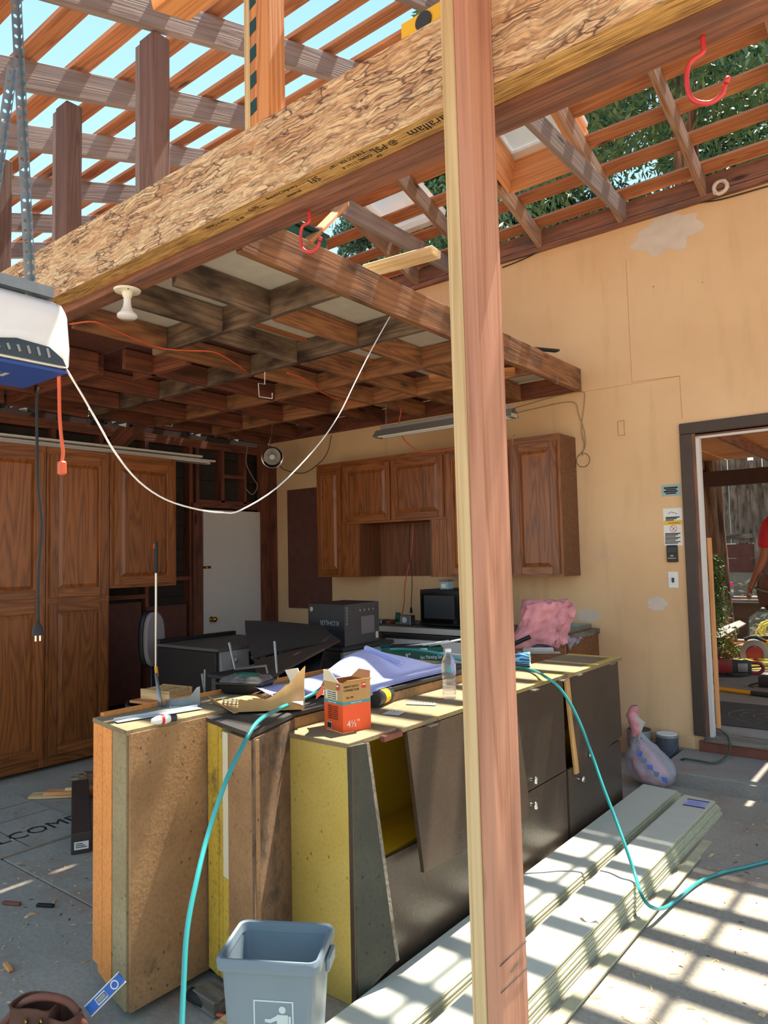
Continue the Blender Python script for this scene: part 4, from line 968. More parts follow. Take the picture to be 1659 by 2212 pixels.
for k in range(2):
    boxw('siding_offcut',-1.115+.014*k,-1.075+.014*k,2.0,4.02-.25*k,.001+.0095*k,.0095+.0095*k,'siding_edge',axis='y',label=('lower','upper')[k]+' narrow pale offcut strip on the floor right of the siding stacks',cat='board',group='narrow offcut strips beside the siding',bev=0)
zB_=.001+.0115*6+.0095
t=thing('paper_label','white printed paper label with black bands on the far end of the right-hand siding stack','label',(-1.25,4.3,zB_))
c=[at(px,py,2,zB_+.001) for px,py in ((1494,1727),(1531,1733),(1512,1745),(1478,1739))]
cc=sum(c,Vector())/4; ux=Vector((.86,.2,0)).normalized()
M=frame(cc,(1,0.05,0),(0,1,0))
mk('sheet',bxm(-.055,.055,-.06,.06,0,.0008),'paper_blue',t,M=M); mk('band',bxm(-.058,.058,.05,.062,.0009,.0016),'ink',t,M=M); mk('band',bxm(-.058,.058,-.062,-.05,.0009,.0016),'ink',t,M=M)
for k in range(5): mk('printed_line',bxm(-.045,.04-.01*(k%3),-.032+.014*k,-.029+.014*k,.0009,.0013),'print_line',t,M=M)
# dry leaf
q=at(1270,1985,2,zB_+.002); bm=BM(); grid(bm,6,3,lambda u,v:Vector((q.x+.07*(u-.5)+.01*v,q.y+.05*(v-.5)*math.sin(PI*min(max(u,.05),.95)),q.z+.004+.006*math.sin(u*7+v*3)))); mk('dry_leaf',bm,'cream',label='small dry yellow leaf lying in the sun on the siding boards',cat='leaf')
# ---------------- teal air hose ----------------
def hose(lst,lab,mat='teal_hose',r=.0075,nm='air_hose',smooth=6):
    return mk(nm,tube(BM(),lst,r,10,smooth=smooth),mat,label=lab,cat='hose',smooth=True)
L=[]
for px,py,ax,v in ((388,2330,1,1.15),(396,2140,1,1.20),(404,2010,1,1.24),(425,1900,1,1.30),(450,1800,1,1.38),(487,1690,1,1.46),(520,1620,1,1.54),(556,1560,1,1.66),(605,1530,2,.96),(645,1514,2,.955),(690,1490,2,.97),(720,1455,2,.93),(750,1432,2,.95),(800,1408,2,.97),(860,1402,2,.99),(930,1408,2,1.0),(985,1422,2,.97),(1060,1440,2,.90),(1110,1441,2,.885),(1150,1448,2,.885)):
    L.append(at(px,py,ax,v))
for px,py,x in ((1178,1462,-1.63),(1205,1482,-1.585),(1232,1520,-1.53),(1257,1572,-1.48),(1282,1640,-1.42),(1303,1700,-1.36),(1330,1770,-1.29),(1350,1825,-1.23),(1372,1890,-1.17)): L.append(at(px,py,0,x))
for px,py,z in ((1385,1932,.10),(1405,1958,.075),(1432,1962,.03),(1460,1945,.012),(1510,1905,.012),(1560,1885,.012),(1610,1873,.012),(1670,1858,.012),(1800,1830,.012)): L.append(at(px,py,2,z))
hose(L,'teal air hose running over the cabinets and down across the siding boards')
# ---------------- things on the worktop ----------------
ZT=.87; ZO=.942
def card_box():
    # orange and white box of fasteners
    p0=at(703,1572,2,ZT+.001); p1=at(741,1584,2,ZT+.001); 
    o=p1; u=(p0-p1); wL=.105; dR=.105; Hh=.185
    ang=math.atan2(-.115,-1); ul=Vector((math.cos(2.93),math.sin(2.93),0)); vr=Vector((math.cos(1.32),math.sin(1.32),0))
    t=thing('screw_box','open orange and white cardboard box of fasteners on the near end of the worktop','box',o)
    Z=Vector((0,0,1)); h=.178
    def panel(nm,p,a,l,z0,z1,mat,th=.0015,off=0):
        n=a.cross(Z).normalized()
        return mk(nm,slab(BM(),[p+Z*z0+n*off,p+a*l+Z*z0+n*off,p+a*l+Z*z1+n*off,p+Z*z1+n*off],th),mat,t)
    l=.118; r=.125
    walls=[(o,ul,l,'left'),(o,vr,r,'right')]
    # printed bands: orange below, teal stripe, tan wood picture and cream above
    for (p,a,ln) in ((o,ul,l),(o,vr,r)):
        panel('orange_print',p,a,ln,0,.099,'orange_label'); panel('teal_stripe',p,a,ln,.099,.110,'teal_label'); panel('picture_band',p,a,ln,.110,h,'cardboard')
    panel('back_wall',o+ul*l,vr,r,0,h,'cardboard_in'); panel('back_wall',o+vr*r,ul,l,0,h,'cardboard_in')
    panel('cream_print',o+vr*.0,vr,.07,.116,h-.002,'cream',.0004,.0004); panel('cream_print',o+ul*.03,ul,.075,.113,.146,'cream',.0004,-.0012)
    nl=Vector((ul.y,-ul.x,0)); nl=nl if nl.dot(-o+CAMLOC)>0 else -nl; nr=Vector((vr.y,-vr.x,0)); nr=nr if nr.dot(CAMLOC-o)>0 else -nr
    def tx(s,face,u_,z,size,mat,**k):
        p,a,n=(o,-ul,nl) if face=='l' else (o,vr,nr)
        pos=o+(ul*u_ if face=='l' else vr*u_)+Z*z+n*.0026
        return text('printing',s,size,frame(pos,a,Z),mat,t,**k)
    tx('4½"','r',.045,.028,.034,'white'); tx('HEAVY-DUTY','r',.038,.163,.011,'ink'); tx('CONNECTOR','r',.038,.150,.011,'ink'); tx('Qty. 100','r',.030,.124,.009,'ink')
    tx('Exterior Grade','l',.06,.1045,.008,'white'); tx('Exterior Grade','r',.06,.1045,.008,'white')
    for k in range(7): tx('tornillo para conectores','l',.058,.090-.0075*k,.0065,'ink')
    for k in range(4): tx('screw for connecting','l',.065,.141-.0075*k,.0062,'ink')
    for f,u_ in (('l',.026),('r',.095)):
        pos=o+(ul*u_ if f=='l' else vr*u_)+Z*.162; n,a=(nl,-ul) if f=='l' else (nr,vr)
        mk('maker_mark',bxm(-.009,.009,-.01,.01,0,.0008),'red_label',t,M=frame(pos+n*.002,a,Z)); mk('maker_mark',bxm(-.007,.007,.001,.006,.0009,.0013),'white',t,M=frame(pos+n*.002,a,Z))
    # barcode
    for k in range(9): mk('barcode_bar',bxm(-.0009,.0009 if k%3 else .0016,-.01,.01,0,.0005),'ink',t,M=frame(o+ul*(.07+.0028*k)+Z*.018+nl*.0027,-ul,Z))
    mk('barcode_field',bxm(-.014,.014,-.012,.012,0,.0003),'white',t,M=frame(o+ul*.081+Z*.018+nl*.0020,-ul,Z))
    # open flaps
    def flap(p,q,d,mat,nm='flap',tw=.7):
        p=Vector(p);q=Vector(q); e=(q-p); mk(nm,slab(BM(),[p,q,q-e*(1-tw)/2*1.0+d,p+e*(1-tw)/2+d],.0013),mat,t)
    T=Z*h
    flap(o+ul*l+T,o+T+ul*.02,Z*.045+nl*.02,'cream',tw=.4)
    flap(o+ul*l+T,o+ul*l+vr*r+T,-vr*0+ul*.05-Z*.035,'cream'); flap(o+vr*r+T,o+vr*r+ul*l+T,Z*.03+vr*.02,'cardboard_in',tw=.6)
    flap(o+T,o+vr*r+T,Z*.012-ul*.02,'cardboard',tw=.9)
    mk('side_flap_print',slab(BM(),[o+ul*(l+.005)+T*.72,o+ul*(l+.055)+T*.55,o+ul*(l+.05)+T*.66,o+ul*(l+.005)+T*.9],.0015),'orange_label',t)
card_box()
# water bottle
def bottle():
    q=at(971,1508,2,ZT+.001); t=thing('water_bottle','clear plastic water bottle half full on the worktop beside the tall post','bottle',q)
    M=Matrix.Translation((q.x,q.y,ZT+.0015))
    pr=[(.0,.0),(.028,0),(.031,.006)]
    for k in range(6): z=.012+k*.016; pr+=[(.0315,z),(.0285,z+.006),(.0315,z+.012)]
    pr+=[(.032,.115),(.032,.15),(.030,.165),(.022,.185),(.0135,.198),(.0125,.205)]
    mk('bottle_body',lathe(BM(),pr,28,M=M,cap=False),'clear_plastic',t,smooth=50)
    mk('label_wrap',lathe(BM(),[(.0324,.112),(.0326,.152)],28,M=M,cap=False),'clear_plastic',t,smooth=50)
    mk('blue_emblem',bxm(-.009,.009,-.012,.012,0,.0005),'teal_label',t,M=frame((q.x+.0326*math.cos(-1.0),q.y+.0326*math.sin(-1.0),ZT+.132),(math.sin(1.0),math.cos(1.0),0),(0,0,1)))
    mk('cap',lathe(BM(),[(.0145,.204),(.0145,.216),(.013,.219),(0,.219)],22,M=M),'white',t,smooth=50)
    mk('water',lathe(BM(),[(0,.003),(.027,.003),(.0275,.08),(0,.08)],22,M=M),'clear_plastic',t,smooth=50)
bottle()
# blueprint sheets, curled
def blueprint():
    t=thing('blueprint_roll','large curled sheet of bluish white building plans spread over the worktop','plans',(-2.2,2.9,.95))
    FAR=[(648,1468,.97),(700,1452,.985),(745,1420,1.02),(785,1403,1.04),(830,1408,1.02),(890,1424,.98),(957,1440,.93)]
    NEAR=[(640,1500,.950),(690,1497,.948),(740,1497,.944),(790,1499,.938),(850,1495,.905),(905,1486,.892),(955,1476,.886)]
    def lerpk(K,u):
        f=min(u*(len(K)-1),len(K)-1.0001); i=int(f); f-=i; return [a_+(b_-a_)*f for a_,b_ in zip(K[i],K[i+1])]
    def fn(u,v):
        n_=lerpk(NEAR,u); f_=lerpk(FAR,u); A=at(n_[0],n_[1],2,n_[2]); B=at(f_[0],f_[1],2,f_[2])
        p=A.lerp(B,v); s_=v*v*(3-2*v); p.z=A.z+(B.z-A.z)*s_+.004*math.sin(u*13+v*3)*v; p.z=max(p.z,.945 if p.x<-1.985 else .874); return p
    bm=BM(); grid(bm,36,16,fn,.0015); mk('top_sheet',bm,'paper_blue',t,smooth=60)
    bm=BM(); grid(bm,24,4,lambda u,v:fn(u,v*.12)+Vector((.012,-.02,-.0035)),.001); mk('under_sheet',bm,'paper_blue',t,smooth=60)
    # curled roll edge at the back
    a=at(792,1402,2,1.045); b=at(870,1432,2,.985); d=(b-a)
    bm=BM(); grid(bm,10,14,lambda u,v:a+d*u+Vector((math.cos(v*5.2)*.018,0,math.sin(v*5.2)*.018*(1-.3*u))),.001); mk('rolled_edge',bm,'paper_blue',t,smooth=60)
    x=d.normalized(); zz=Vector((0,-.55,.83)); 
    for k in range(3): pass
    # left flat tongue of paper
    bm=BM(); grid(bm,14,4,lambda u,v:at(505+150*u,1463+20*u+ (40*u+4)*v,2,.985-.02*u)+Vector((0,0,.006*math.sin(u*8))),.001); mk('loose_sheet',bm,'paper_blue',t,smooth=60)
blueprint()
# green painting-set box
def greenbox():
    a=at(845,1440,2,.875); b=at(965,1432,2,.875)
    a=Vector((-2.33,3.22,.875)); 
    P=[at(828,1418,1,3.35),at(972,1404,1,3.5)]
    p=at(826,1436,2,.90); q=at(958,1432,2,.90)
    x=(q-p).normalized(); L=(q-p).length; M=frame(p,x,Vector((-x.y,x.x,0)))
    t=thing('painting_set_box','dark green cardboard box of a painting set behind the plans on the worktop','box',p)
    mk('tray_front',bxm(0,L,0,.003,0,.09),'green_box',t,M=M); mk('tray_side',bxm(0,.003,0,.20,0,.09),'green_box',t,M=M); mk('tray_side',bxm(L-.003,L,0,.20,0,.09),'green_box',t,M=M)
    mk('tray_back',bxm(0,L,.197,.20,0,.09),'green_box',t,M=M); mk('tray_floor',bxm(0,L,0,.2,0,.003),'green_box',t,M=M)
    F2=M@Matrix.Translation((0,-.0008,0))@Matrix.Rotation(PI/2,4,'X')
    text('printing','9"',.036,F2@Matrix.Translation((L*.42,.045,0)),'white',t); text('printing','6pc Painting Set',.028,F2@Matrix.Translation((L*.80,.035,0)),'white',t,sx=.7)
    mk('white_tag',bxm(L*.62,L*.74,.068,.085,0,.0006),'white',t,M=F2); 
    for k in range(3): mk('brush_handle',tube(BM(),[M@Vector((.08+.1*k,.05+.03*k,.085)),M@Vector((.3+.1*k,.12,.10+.01*k))],.006,8),'white',t,smooth=True)
    mk('roller_tray',bxm(.06,L-.1,.03,.17,.03,.095,bev=.01),'black',t,M=M)
greenbox()
p=at(880,1392,2,1.02);q=at(975,1402,2,1.0); mk('metal_rod',tube(BM(),[p+Vector((0,0,-.03)),q+Vector((.1,-.05,-.02))],.004,8),'white',label='thin white rod lying across the green painting box',cat='rod')
# caulk tube / dark can lying down
p=at(808,1512,2,ZT+.035); q=at(848,1494,2,ZT+.035); d=(q-p).normalized()
t=thing('adhesive_can','dark grey cylindrical can with yellow label lying behind the orange box','can',p)
mk('can_body',tube(BM(),[p,p+d*.14],.032,20),'tool_dark',t,smooth=40); mk('yellow_band',tube(BM(),[p+d*.06,p+d*.11],.0325,20,caps=False),'yellow_label',t,smooth=40); mk('can_rim',tube(BM(),[p+d*.138,p+d*.146],.0335,20),'steel',t,smooth=40)
# metal connector plates
def plate(px,py,ang,L,Wd,z,lab,teeth=True,mat='stain_grey'):
    q=at(px,py,2,z+.003); t=thing('metal_plate',lab,'plate',q,rz=ang,group='metal connector plates on the worktop')
    mk('plate_sheet',bxm(-L/2,L/2,-Wd/2,Wd/2,0,.0015),mat,t,M=wm(t))
    bm=BM()
    for i in range(int(L/.014)):
        for j in (-1,0,1): bx(bm,-L/2+.007+i*.014,-L/2+.010+i*.014,j*Wd*.3-.002,j*Wd*.3+.002,.0015,.007)
    o=mk('teeth',bm,mat,t,M=wm(t),kind='stuff')
plate(910,1521,.35,.13,.035,ZT,'spiked steel plate in a shaded strip left of the water bottle'); plate(850,1541,.2,.07,.06,ZT,'bent steel plate lying just right of the orange box')
# paper cup with blue waves
p=at(1100,1425,2,ZT+.04); q=at(1140,1427,2,ZT+.04); d=Vector((.78,.30,0)).normalized()
t=thing('paper_cup','paper cup with blue wave pattern lying on its side right of the tall post','cup',q)
q2=at(1145,1424,2,ZT+.042)
Mx=frame(q2-d*.11,Vector((0,0,1)).cross(d),Vector((0,0,1)))
def ax_frame(o,d):
    z=Vector(d).normalized(); x=z.orthogonal().normalized(); y=z.cross(x); return Matrix.Translation(o)@Matrix((x,y,z)).transposed().to_4x4()
Mx=ax_frame(q2-d*.11,d)
mk('cup_wall',lathe(BM(),[(.028,0),(.0405,.105),(.042,.108),(.0405,.111),(.039,.105),(.0265,.004)],28,M=Mx,cap=False),'cup_print',t,smooth=50); mk('cup_base',lathe(BM(),[(.027,.004),(.027,.007)],24,M=Mx),'cream',t); mk('cup_lining',lathe(BM(),[(.0262,.006),(.0385,.1085)],28,M=Mx,cap=False),'cream',t,smooth=50)
# grey tool right of cup
q=at(1162,1410,2,ZT+.002); t=thing('utility_tool','grey metal caulking tool lying behind the paper cup','tool',q,rz=.5)
mk('tool_body',bxm(-.10,.10,-.02,.02,.002,.035,bev=.006),'alu',t,M=wm(t)); mk('tool_handle',tube(BM(),[wm(t)@Vector(v) for v in ((-.03,0,.035),(.0,.03,.045),(.06,.03,.04),(.11,.0,.02))],.008,8,smooth=4),'tool_dark',t,smooth=True); mk('tool_plate',bxm(-.13,.14,-.035,.035,0,.003),'stain_grey',t,M=wm(t))
# pink insulation folded on the far counter
def batt(px,py,z,w_,h_,lab,dp_=.22,rz=.35,seed=1,fold=True):
    q=at(px,py,2,z); t=thing('insulation_batt',lab,'insulation',q,rz=rz)
    def blob(nm,x0,x1,y0,y1,z0,z1,sd,mat='insulation',am=.03):
        bm=bxm(x0,x1,y0,y1,z0,z1); bmesh.ops.subdivide_edges(bm,edges=bm.edges[:],cuts=14,use_grid_fill=True)
        for v in bm.verts:
            n=noise.noise_vector(v.co*9+Vector((sd,0,0)))*am+noise.noise_vector(v.co*26+Vector((sd,5,0)))*am*.8; v.co+=n
            v.co.z=max(v.co.z,.002)
        for v in bm.verts: v.co.x+= .25*(v.co.z-z0)
        xf(bm,wm(t)); mk(nm,bm,mat,t,smooth=True)
    blob('fibre_layer',-w_/2,w_/2,-dp_/2,dp_/2,.0,h_,seed); blob('fibre_layer',w_/2-.02,w_/2+.05,-dp_/2,dp_/2,.03,h_*.95,seed+3,am=.02)
    return t
batt(1158,1398,.885,.28,.30,'folded pink fibreglass batt on the worktop against the yellow wall',rz=.55)
bm=BM(); q=at(1222,1395,2,.885)
grid(bm,14,8,lambda u,v:q+Vector((.20*(u-.5),.12*(v-.5),.06*noise.noise(Vector((u*5,v*5,2)))+.05+.03*math.sin(u*6))),.002); mk('plastic_wrap',bm,'milky_bag',label='crumpled clear plastic wrapper beside the pink batt on the worktop',cat='wrapper',smooth=60)
# black handle poking out by the post
p=at(1108,1392,2,.93); mk('tool_grip',tube(BM(),[p,p+Vector((.10,.05,.05))],.014,10),'black',label='black tool handle sticking out beside the pink batt',cat='handle',smooth=40)
# brown paper bag piece, torn, with screws inside
def paper():
    t=thing('torn_carton','torn brown carton folded into a tray on the brown cabinet','carton',(-2.25,1.95,.94))
    P=[at(460,1518,2,.945),at(515,1538,2,.94),at(657,1532,2,.94),at(600,1490,2,.95)]
    mk('carton_floor',slab(BM(),P,.003),'cardboard',t)
    def fn(u,v):
        a=P[1].lerp(P[2],u); hgt=(.045+.11*max(0,(u-.45)/.55)**1.3)+.012*noise.noise(Vector((u*14,3,0)))
        n=Vector((-.25,.35,0)); return a+Vector((0,0,hgt*v))+n*(.10*v*v*(u**2))
    bm=BM(); grid(bm,24,8,fn,.003); mk('carton_flap',bm,'cardboard',t,smooth=50)
    Q=at(657,1530,2,.945)
    def fn2(u,v):
        a=at(657,1532,2,.94).lerp(at(628,1505,2,.95),u); return a+Vector((-.06*v*v,.03*v,.155*v*(1-.3*u)+.01*math.sin(v*5)))
    bm=BM(); grid(bm,5,10,fn2,.003); mk('carton_flap',bm,'cream',t,smooth=50)
    a=at(460,1518,2,.945); bm=BM(); grid(bm,10,5,lambda u,v:P[0].lerp(P[1],u)+Vector((.0,-.02*v,.03*v*(1-u))),.003); mk('carton_flap',bm,'cardboard',t,smooth=50)
    for k in range(26):
        c=at(478+random.random()*48,1512+random.random()*16,2,.953); d=Vector((random.uniform(-1,1),random.uniform(-.3,.3),.15)).normalized()
        pass
paper()
for k in range(14):
    c=at(482+ (k*37%46),1510+(k*13%14),2,.952); ang=.2+.5*noise.noise(Vector((k*3.1,0,0))); d=Vector((math.cos(ang),math.sin(ang),0))
    t=thing('screw','grey screw in the heap of screws at the left end of the torn carton','screw',c,group='loose screws in the torn carton')
    M=ax_frame(c,d); mk('shank',lathe(BM(),[(.0018,0),(.0018,.055),(0,.062)],6,M=M),'steel',t); mk('head',lathe(BM(),[(.005,-.003),(.005,0),(.002,.002)],8,M=M),'steel',t)
for k in range(7):
    c=at(545+ (k*23%50),1500+(k*7%8),2,.962); mk('wood_chip',slab(BM(),[c,c+Vector((.035,.01*(k%3-1),.008)),c+Vector((.03,.02,.012))],.002),'chip_dark',label='dark splinter in the torn carton, %s of the pile'%NTH[k],cat='splinter',group='dark splinters in the carton')
# black food tray with clear lid
def tray():
    q=at(520,1500,2,.945); t=thing('food_tray','black plastic food tray with a clear lid behind the torn carton','tray',q,rz=.35)
    M=wm(t)@Matrix.Translation((0,.05,0))
    def fr(nm,x0,y0,z0,x1,y1,z1,mat):
        bm=BM(); lo=[(-x0,-y0),(x0,-y0),(x0,y0),(-x0,y0)]; hi=[(-x1,-y1),(x1,-y1),(x1,y1),(-x1,y1)]
        a=[bm.verts.new((p[0],p[1],z0)) for p in lo]; b=[bm.verts.new((p[0],p[1],z1)) for p in hi]
        bm.faces.new(a[::-1]); bm.faces.new(b)
        for i in range(4): bm.faces.new((a[i],a[(i+1)%4],b[(i+1)%4],b[i]))
        bmesh.ops.bevel(bm,geom=bm.edges[:],offset=.006,segments=2,affect='EDGES'); xf(bm,M); return mk(nm,bm,mat,t,smooth=40)
    fr('tray_base',.085,.055,.0,.10,.07,.045,'black'); fr('tray_rim',.108,.078,.045,.108,.078,.049,'black'); fr('clear_lid',.10,.07,.0495,.085,.055,.072,'clear_plastic'); fr('green_label',.05,.03,.0725,.05,.03,.074,'green_net')
    fr('food',.09,.06,.034,.09,.06,.0485,'shrub_leaf')
tray()
# drywall strip, caulk tube end and steel bracket on the orange cabinet
M=frame(at(315,1553,2,ZO+.004),Vector((.70,.62,0)),Vector((-.6,.7,0)))
p=at(250,1560,2,ZO+.004); q=at(432,1530,2,ZO+.004); x=(q-p).normalized(); L=(q-p).length
t=thing('taping_strip','narrow grey metal strip with flaking paint on the orange cabinet','strip',p)
mk('strip_blade',bxm(0,L,-.02,.02,0,.0015),'stain_grey',t,M=frame(p+Vector((0,0,.001)),x,Vector((-x.y,x.x,0)))); mk('strip_lip',bxm(0,L,.019,.021,0,.01),'stain_grey',t,M=frame(p+Vector((0,0,.001)),x,Vector((-x.y,x.x,0))))
p=at(340,1556,2,ZO+.02); q=at(383,1549,2,ZO+.02); d=(q-p).normalized()
t=thing('glue_bottle','small white glue bottle with red print and dark cap lying on the orange cabinet','bottle',p)
mk('bottle_body',tube(BM(),[p-d*.02,p,p+d*.03,p+d*.045],[.008,.015,.016,.012],12),'white',t,smooth=50); mk('red_print',tube(BM(),[p+d*.012,p+d*.022],.0166,12,caps=False),'red_label',t,smooth=50); mk('cap',tube(BM(),[p+d*.046,p+d*.066],.0135,14),'tool_dark',t,smooth=40)
def bracket():
    q=at(365,1530,2,ZO+.002); t=thing('steel_bracket','grey pressed-steel hanger bracket with a tall rib on the orange cabinet','bracket',q)
    a=at(350,1527,2,ZO+.001); b=at(425,1528,2,ZO+.001); x=(b-a).normalized(); M=frame(a,x,Vector((-x.y,x.x,0)))
    L=(b-a).length
    mk('foot_plate',bxm(-.02,L,-.03,.03,0,.002),'galv',t,M=M)
    bm=BM(); pts=[(0,0),(L,0),(L,.075),(L*.9,.07),(L*.72,.035),(L*.3,.025),(0,.02)]
    va=[bm.verts.new((p_[0],.03,p_[1])) for p_ in pts]; vb=[bm.verts.new((p_[0],.032,p_[1])) for p_ in pts]
    bm.faces.new(va); bm.faces.new(vb[::-1])
    for i in range(len(pts)): bm.faces.new((va[i],va[(i+1)%7],vb[(i+1)%7],vb[i]))
    xf(bm,M); mk('side_wing',bm,'galv',t)
    top=at(337,1455,1,a.y+.02); 
    mk('tall_rib',tube(BM(),[M@Vector((-.005,0,.002)),M@Vector((-.01,.0,.03)),top],[.009,.008,.006],8),'galv',t,smooth=True)
    for k in (1,2,3): mk('rivet',lathe(BM(),[(.006,0),(.005,.004),(0,.005)],10,M=M@Matrix.Translation((L*k/4,0,.002))),'steel',t)
bracket()
for k,(pts_,lab) in enumerate([(((437,1455),(443,1505)),'steel bracket arm standing up behind the orange cabinet, left one'),(((593,1385),(598,1445)),'steel bracket arm standing up before the black sheet, right one'),(((495,1388),(508,1446),(575,1438)),'L-shaped steel bracket arm behind the food tray')]):
    y=[3.0,2.98,3.02][k]; P=[at(px,py,1,y) for px,py in pts_]
    if k==0: P.append(Vector((P[-1].x,P[-1].y,.802)))
    elif k==2: P.append(Vector((P[-1].x+.02,P[-1].y,.802)))
    elif k==1: P.append(Vector((P[-1].x+.01,P[-1].y,.802)))
    mk('bracket_arm',tube(BM(),P,.0085,8),'galv',label=lab,cat='bracket',group='steel bracket arms behind the cabinets',smooth=40)
# support behind: low plywood sheet the arms stand on
# tall pole tool (landing net / scraper)
p=at(337,1170,1,2.75); 
def pole():
    X=lambda py: at(337+ (8 if py>1440 else 0)*(py-1440)/90,py,1,2.7)
    t=thing('long_handled_tool','long aluminium pole tool with black foam grip standing behind the orange cabinet','tool',X(1540))
    mk('foam_grip',tube(BM(),[X(1170),X(1178),X(1237)],[.009,.0125,.0125],14),'rubber',t,smooth=50); mk('pole_tube',tube(BM(),[X(1238),X(1440)],.008,14),'alu',t,smooth=50)
    mk('orange_badge',bxm(-.002,.002,-.004,.004,-.015,.015),'orange_label',t,M=Matrix.Translation(X(1180)+Vector((0,-.0135,0)))) 
    mk('orange_collar',tube(BM(),[X(1440),X(1462)],.011,12),'tool_yellow',t,smooth=50)
    mk('lower_rod',tube(BM(),[X(1462),X(1530),Vector((X(1530).x,X(1530).y,.0))],.006,10),'steel',t,smooth=50)
pole()
# grooved wooden block on a board on top of a round bin
def bin_block():
    c=at(350,1512,2,.62); t=thing('round_bin','dark round plastic bin behind the orange cabinet, with boards on top','bin',(c.x,c.y,0))
    mk('bin_wall',lathe(BM(),[(.17,0),(.21,.58),(.225,.585),(.225,.615),(.212,.615),(.205,.58),(.165,.01)],32,M=wm(t)),'tool_dark',t,smooth=40)
    t2=thing('scrap_board','thin brown plywood square lying on the round bin','board',(c.x,c.y,.617))
    mk('board_sheet',bxm(-.14,.20,-.14,.14,.617,.632),'fir_orange',t2,M=Matrix.Translation((c.x,c.y,0))@Matrix.Rotation(.15,4,'Z'))
    t3=thing('grooved_block','pale grooved wooden block lying on the plywood square','block',(c.x,c.y,.633))
    M=Matrix.Translation((c.x+.02,c.y+.02,0))@Matrix.Rotation(.15,4,'Z')
    mk('block_base',bxm(-.13,.13,-.10,.10,.633,.675,bev=.003),'fir_new',t3,M=M)
    for k in range(9): mk('rib',bxm(-.125+.029*k,-.110+.029*k,-.09,.09,.675,.695,bev=.002),'fir_new',t3,M=M)
    for yy in (-.098,.086): mk('rail',bxm(-.13,.13,yy,yy+.012,.675,.698),'fir_new',t3,M=M)
bin_block()
# ---------------- appliances behind ----------------
def range_():
    t=thing('kitchen_range','stainless and black kitchen range standing behind the cabinets near the white door','stove',(-4.5,3.7,0))
    x0,x1,y0,y1=-4.88,-4.14,3.30,4.06
    mk('body',bxm(x0,x1-.03,y0,y1,.04,.86,bev=.005),'black',t); mk('cooktop',bxm(x0,x1,y0-.005,y1+.005,.862,.885,bev=.004),'box_charcoal',t)
    mk('rear_rail',bxm(x0-.02,x0+.03,y0,y1,.886,.915,bev=.004),'black',t)
    cp=mk('control_panel',slab(BM(),[(x1-.03,y0+.03,.72),(x1+.01,y0+.03,.72),(x1-.01,y0+.03,.86),(x1-.03,y0+.03,.86)],-.70),'tool_grey',t)
    mk('black_inset',bxm(x1+.004,x1+.008,y0+.28,y0+.60,.74,.84),'black_gloss',t)
    for y in (y0+.14,y0+.32,y0+.40,y0+.60): mk('knob',lathe(BM(),[(.022,0),(.02,.02),(0,.022)],18,M=frame((x1+.008,y,.79),(0,1,0),(0,0,1))),'alu',t,smooth=40)
    mk('oven_door',bxm(x1-.03,x1,y0+.01,y1-.01,.18,.70,bev=.004),'tool_grey',t); mk('oven_window',bxm(x1+.0005,x1+.003,y0+.12,y1-.12,.28,.56),'black_gloss',t)
    mk('oven_handle',tube(BM(),[(x1,y0+.08,.65),(x1+.045,y0+.09,.65),(x1+.045,y1-.09,.65),(x1,y1-.08,.65)],.011,10),'alu',t,smooth=50)
    mk('drawer_front',bxm(x1-.03,x1,y0+.01,y1-.01,.05,.165,bev=.004),'tool_grey',t)
range_()
t=thing('work_table','dark low work table behind the foreground cabinets, carrying the black sheets','table',(-3.2,3.3,0))
mk('table_top',bxm(-3.75,-2.62,2.90,3.72,.775,.80,bev=.004),'rubber',t)
for x in (-3.71,-2.66):
    for y in (2.94,3.68): mk('leg',bxm(x-.02,x+.02,y-.02,y+.02,.001,.774),'tool_dark',t)
t=thing('oval_appliance','grey and black oval appliance standing on end against the cabinets under the upper cabinet','appliance',(-5.3,3.45,.5))
c=at(328,1380,0,-5.2)
M=frame(c,(0,1,0),(0,0,1))
def oval(nm,a,b,d0,d1,mat,par):
    bm=BM(); R=[]
    for s,z in ((.9,d0),(1,d0+.02),(1,d1-.02),(.9,d1)):
        R.append([bm.verts.new((a*s*math.copysign(abs(math.cos(u))**.7,math.cos(u)),b*s*math.copysign(abs(math.sin(u))**.7,math.sin(u)),z)) for u in [2*PI*i/28 for i in range(28)]])
    for p_,q_ in zip(R,R[1:]):
        for i in range(28): bm.faces.new((p_[i],p_[(i+1)%28],q_[(i+1)%28],q_[i]))
    bm.faces.new(R[0][::-1]); bm.faces.new(R[-1]); xf(bm,M); return mk(nm,bm,mat,par,smooth=40)
oval('shell',.10,.23,-.06,.0,'black',t); oval('front_cover',.09,.22,.001,.06,'box_picture',t); mk('foot',bxm(c.x-.06,c.x+.06,c.y-.1,c.y+.1,0,.02),'black',t); mk('stand_tube',tube(BM(),[(c.x,c.y,.02),(c.x,c.y,c.z-.1)],.015,8),'black',t,smooth=True)
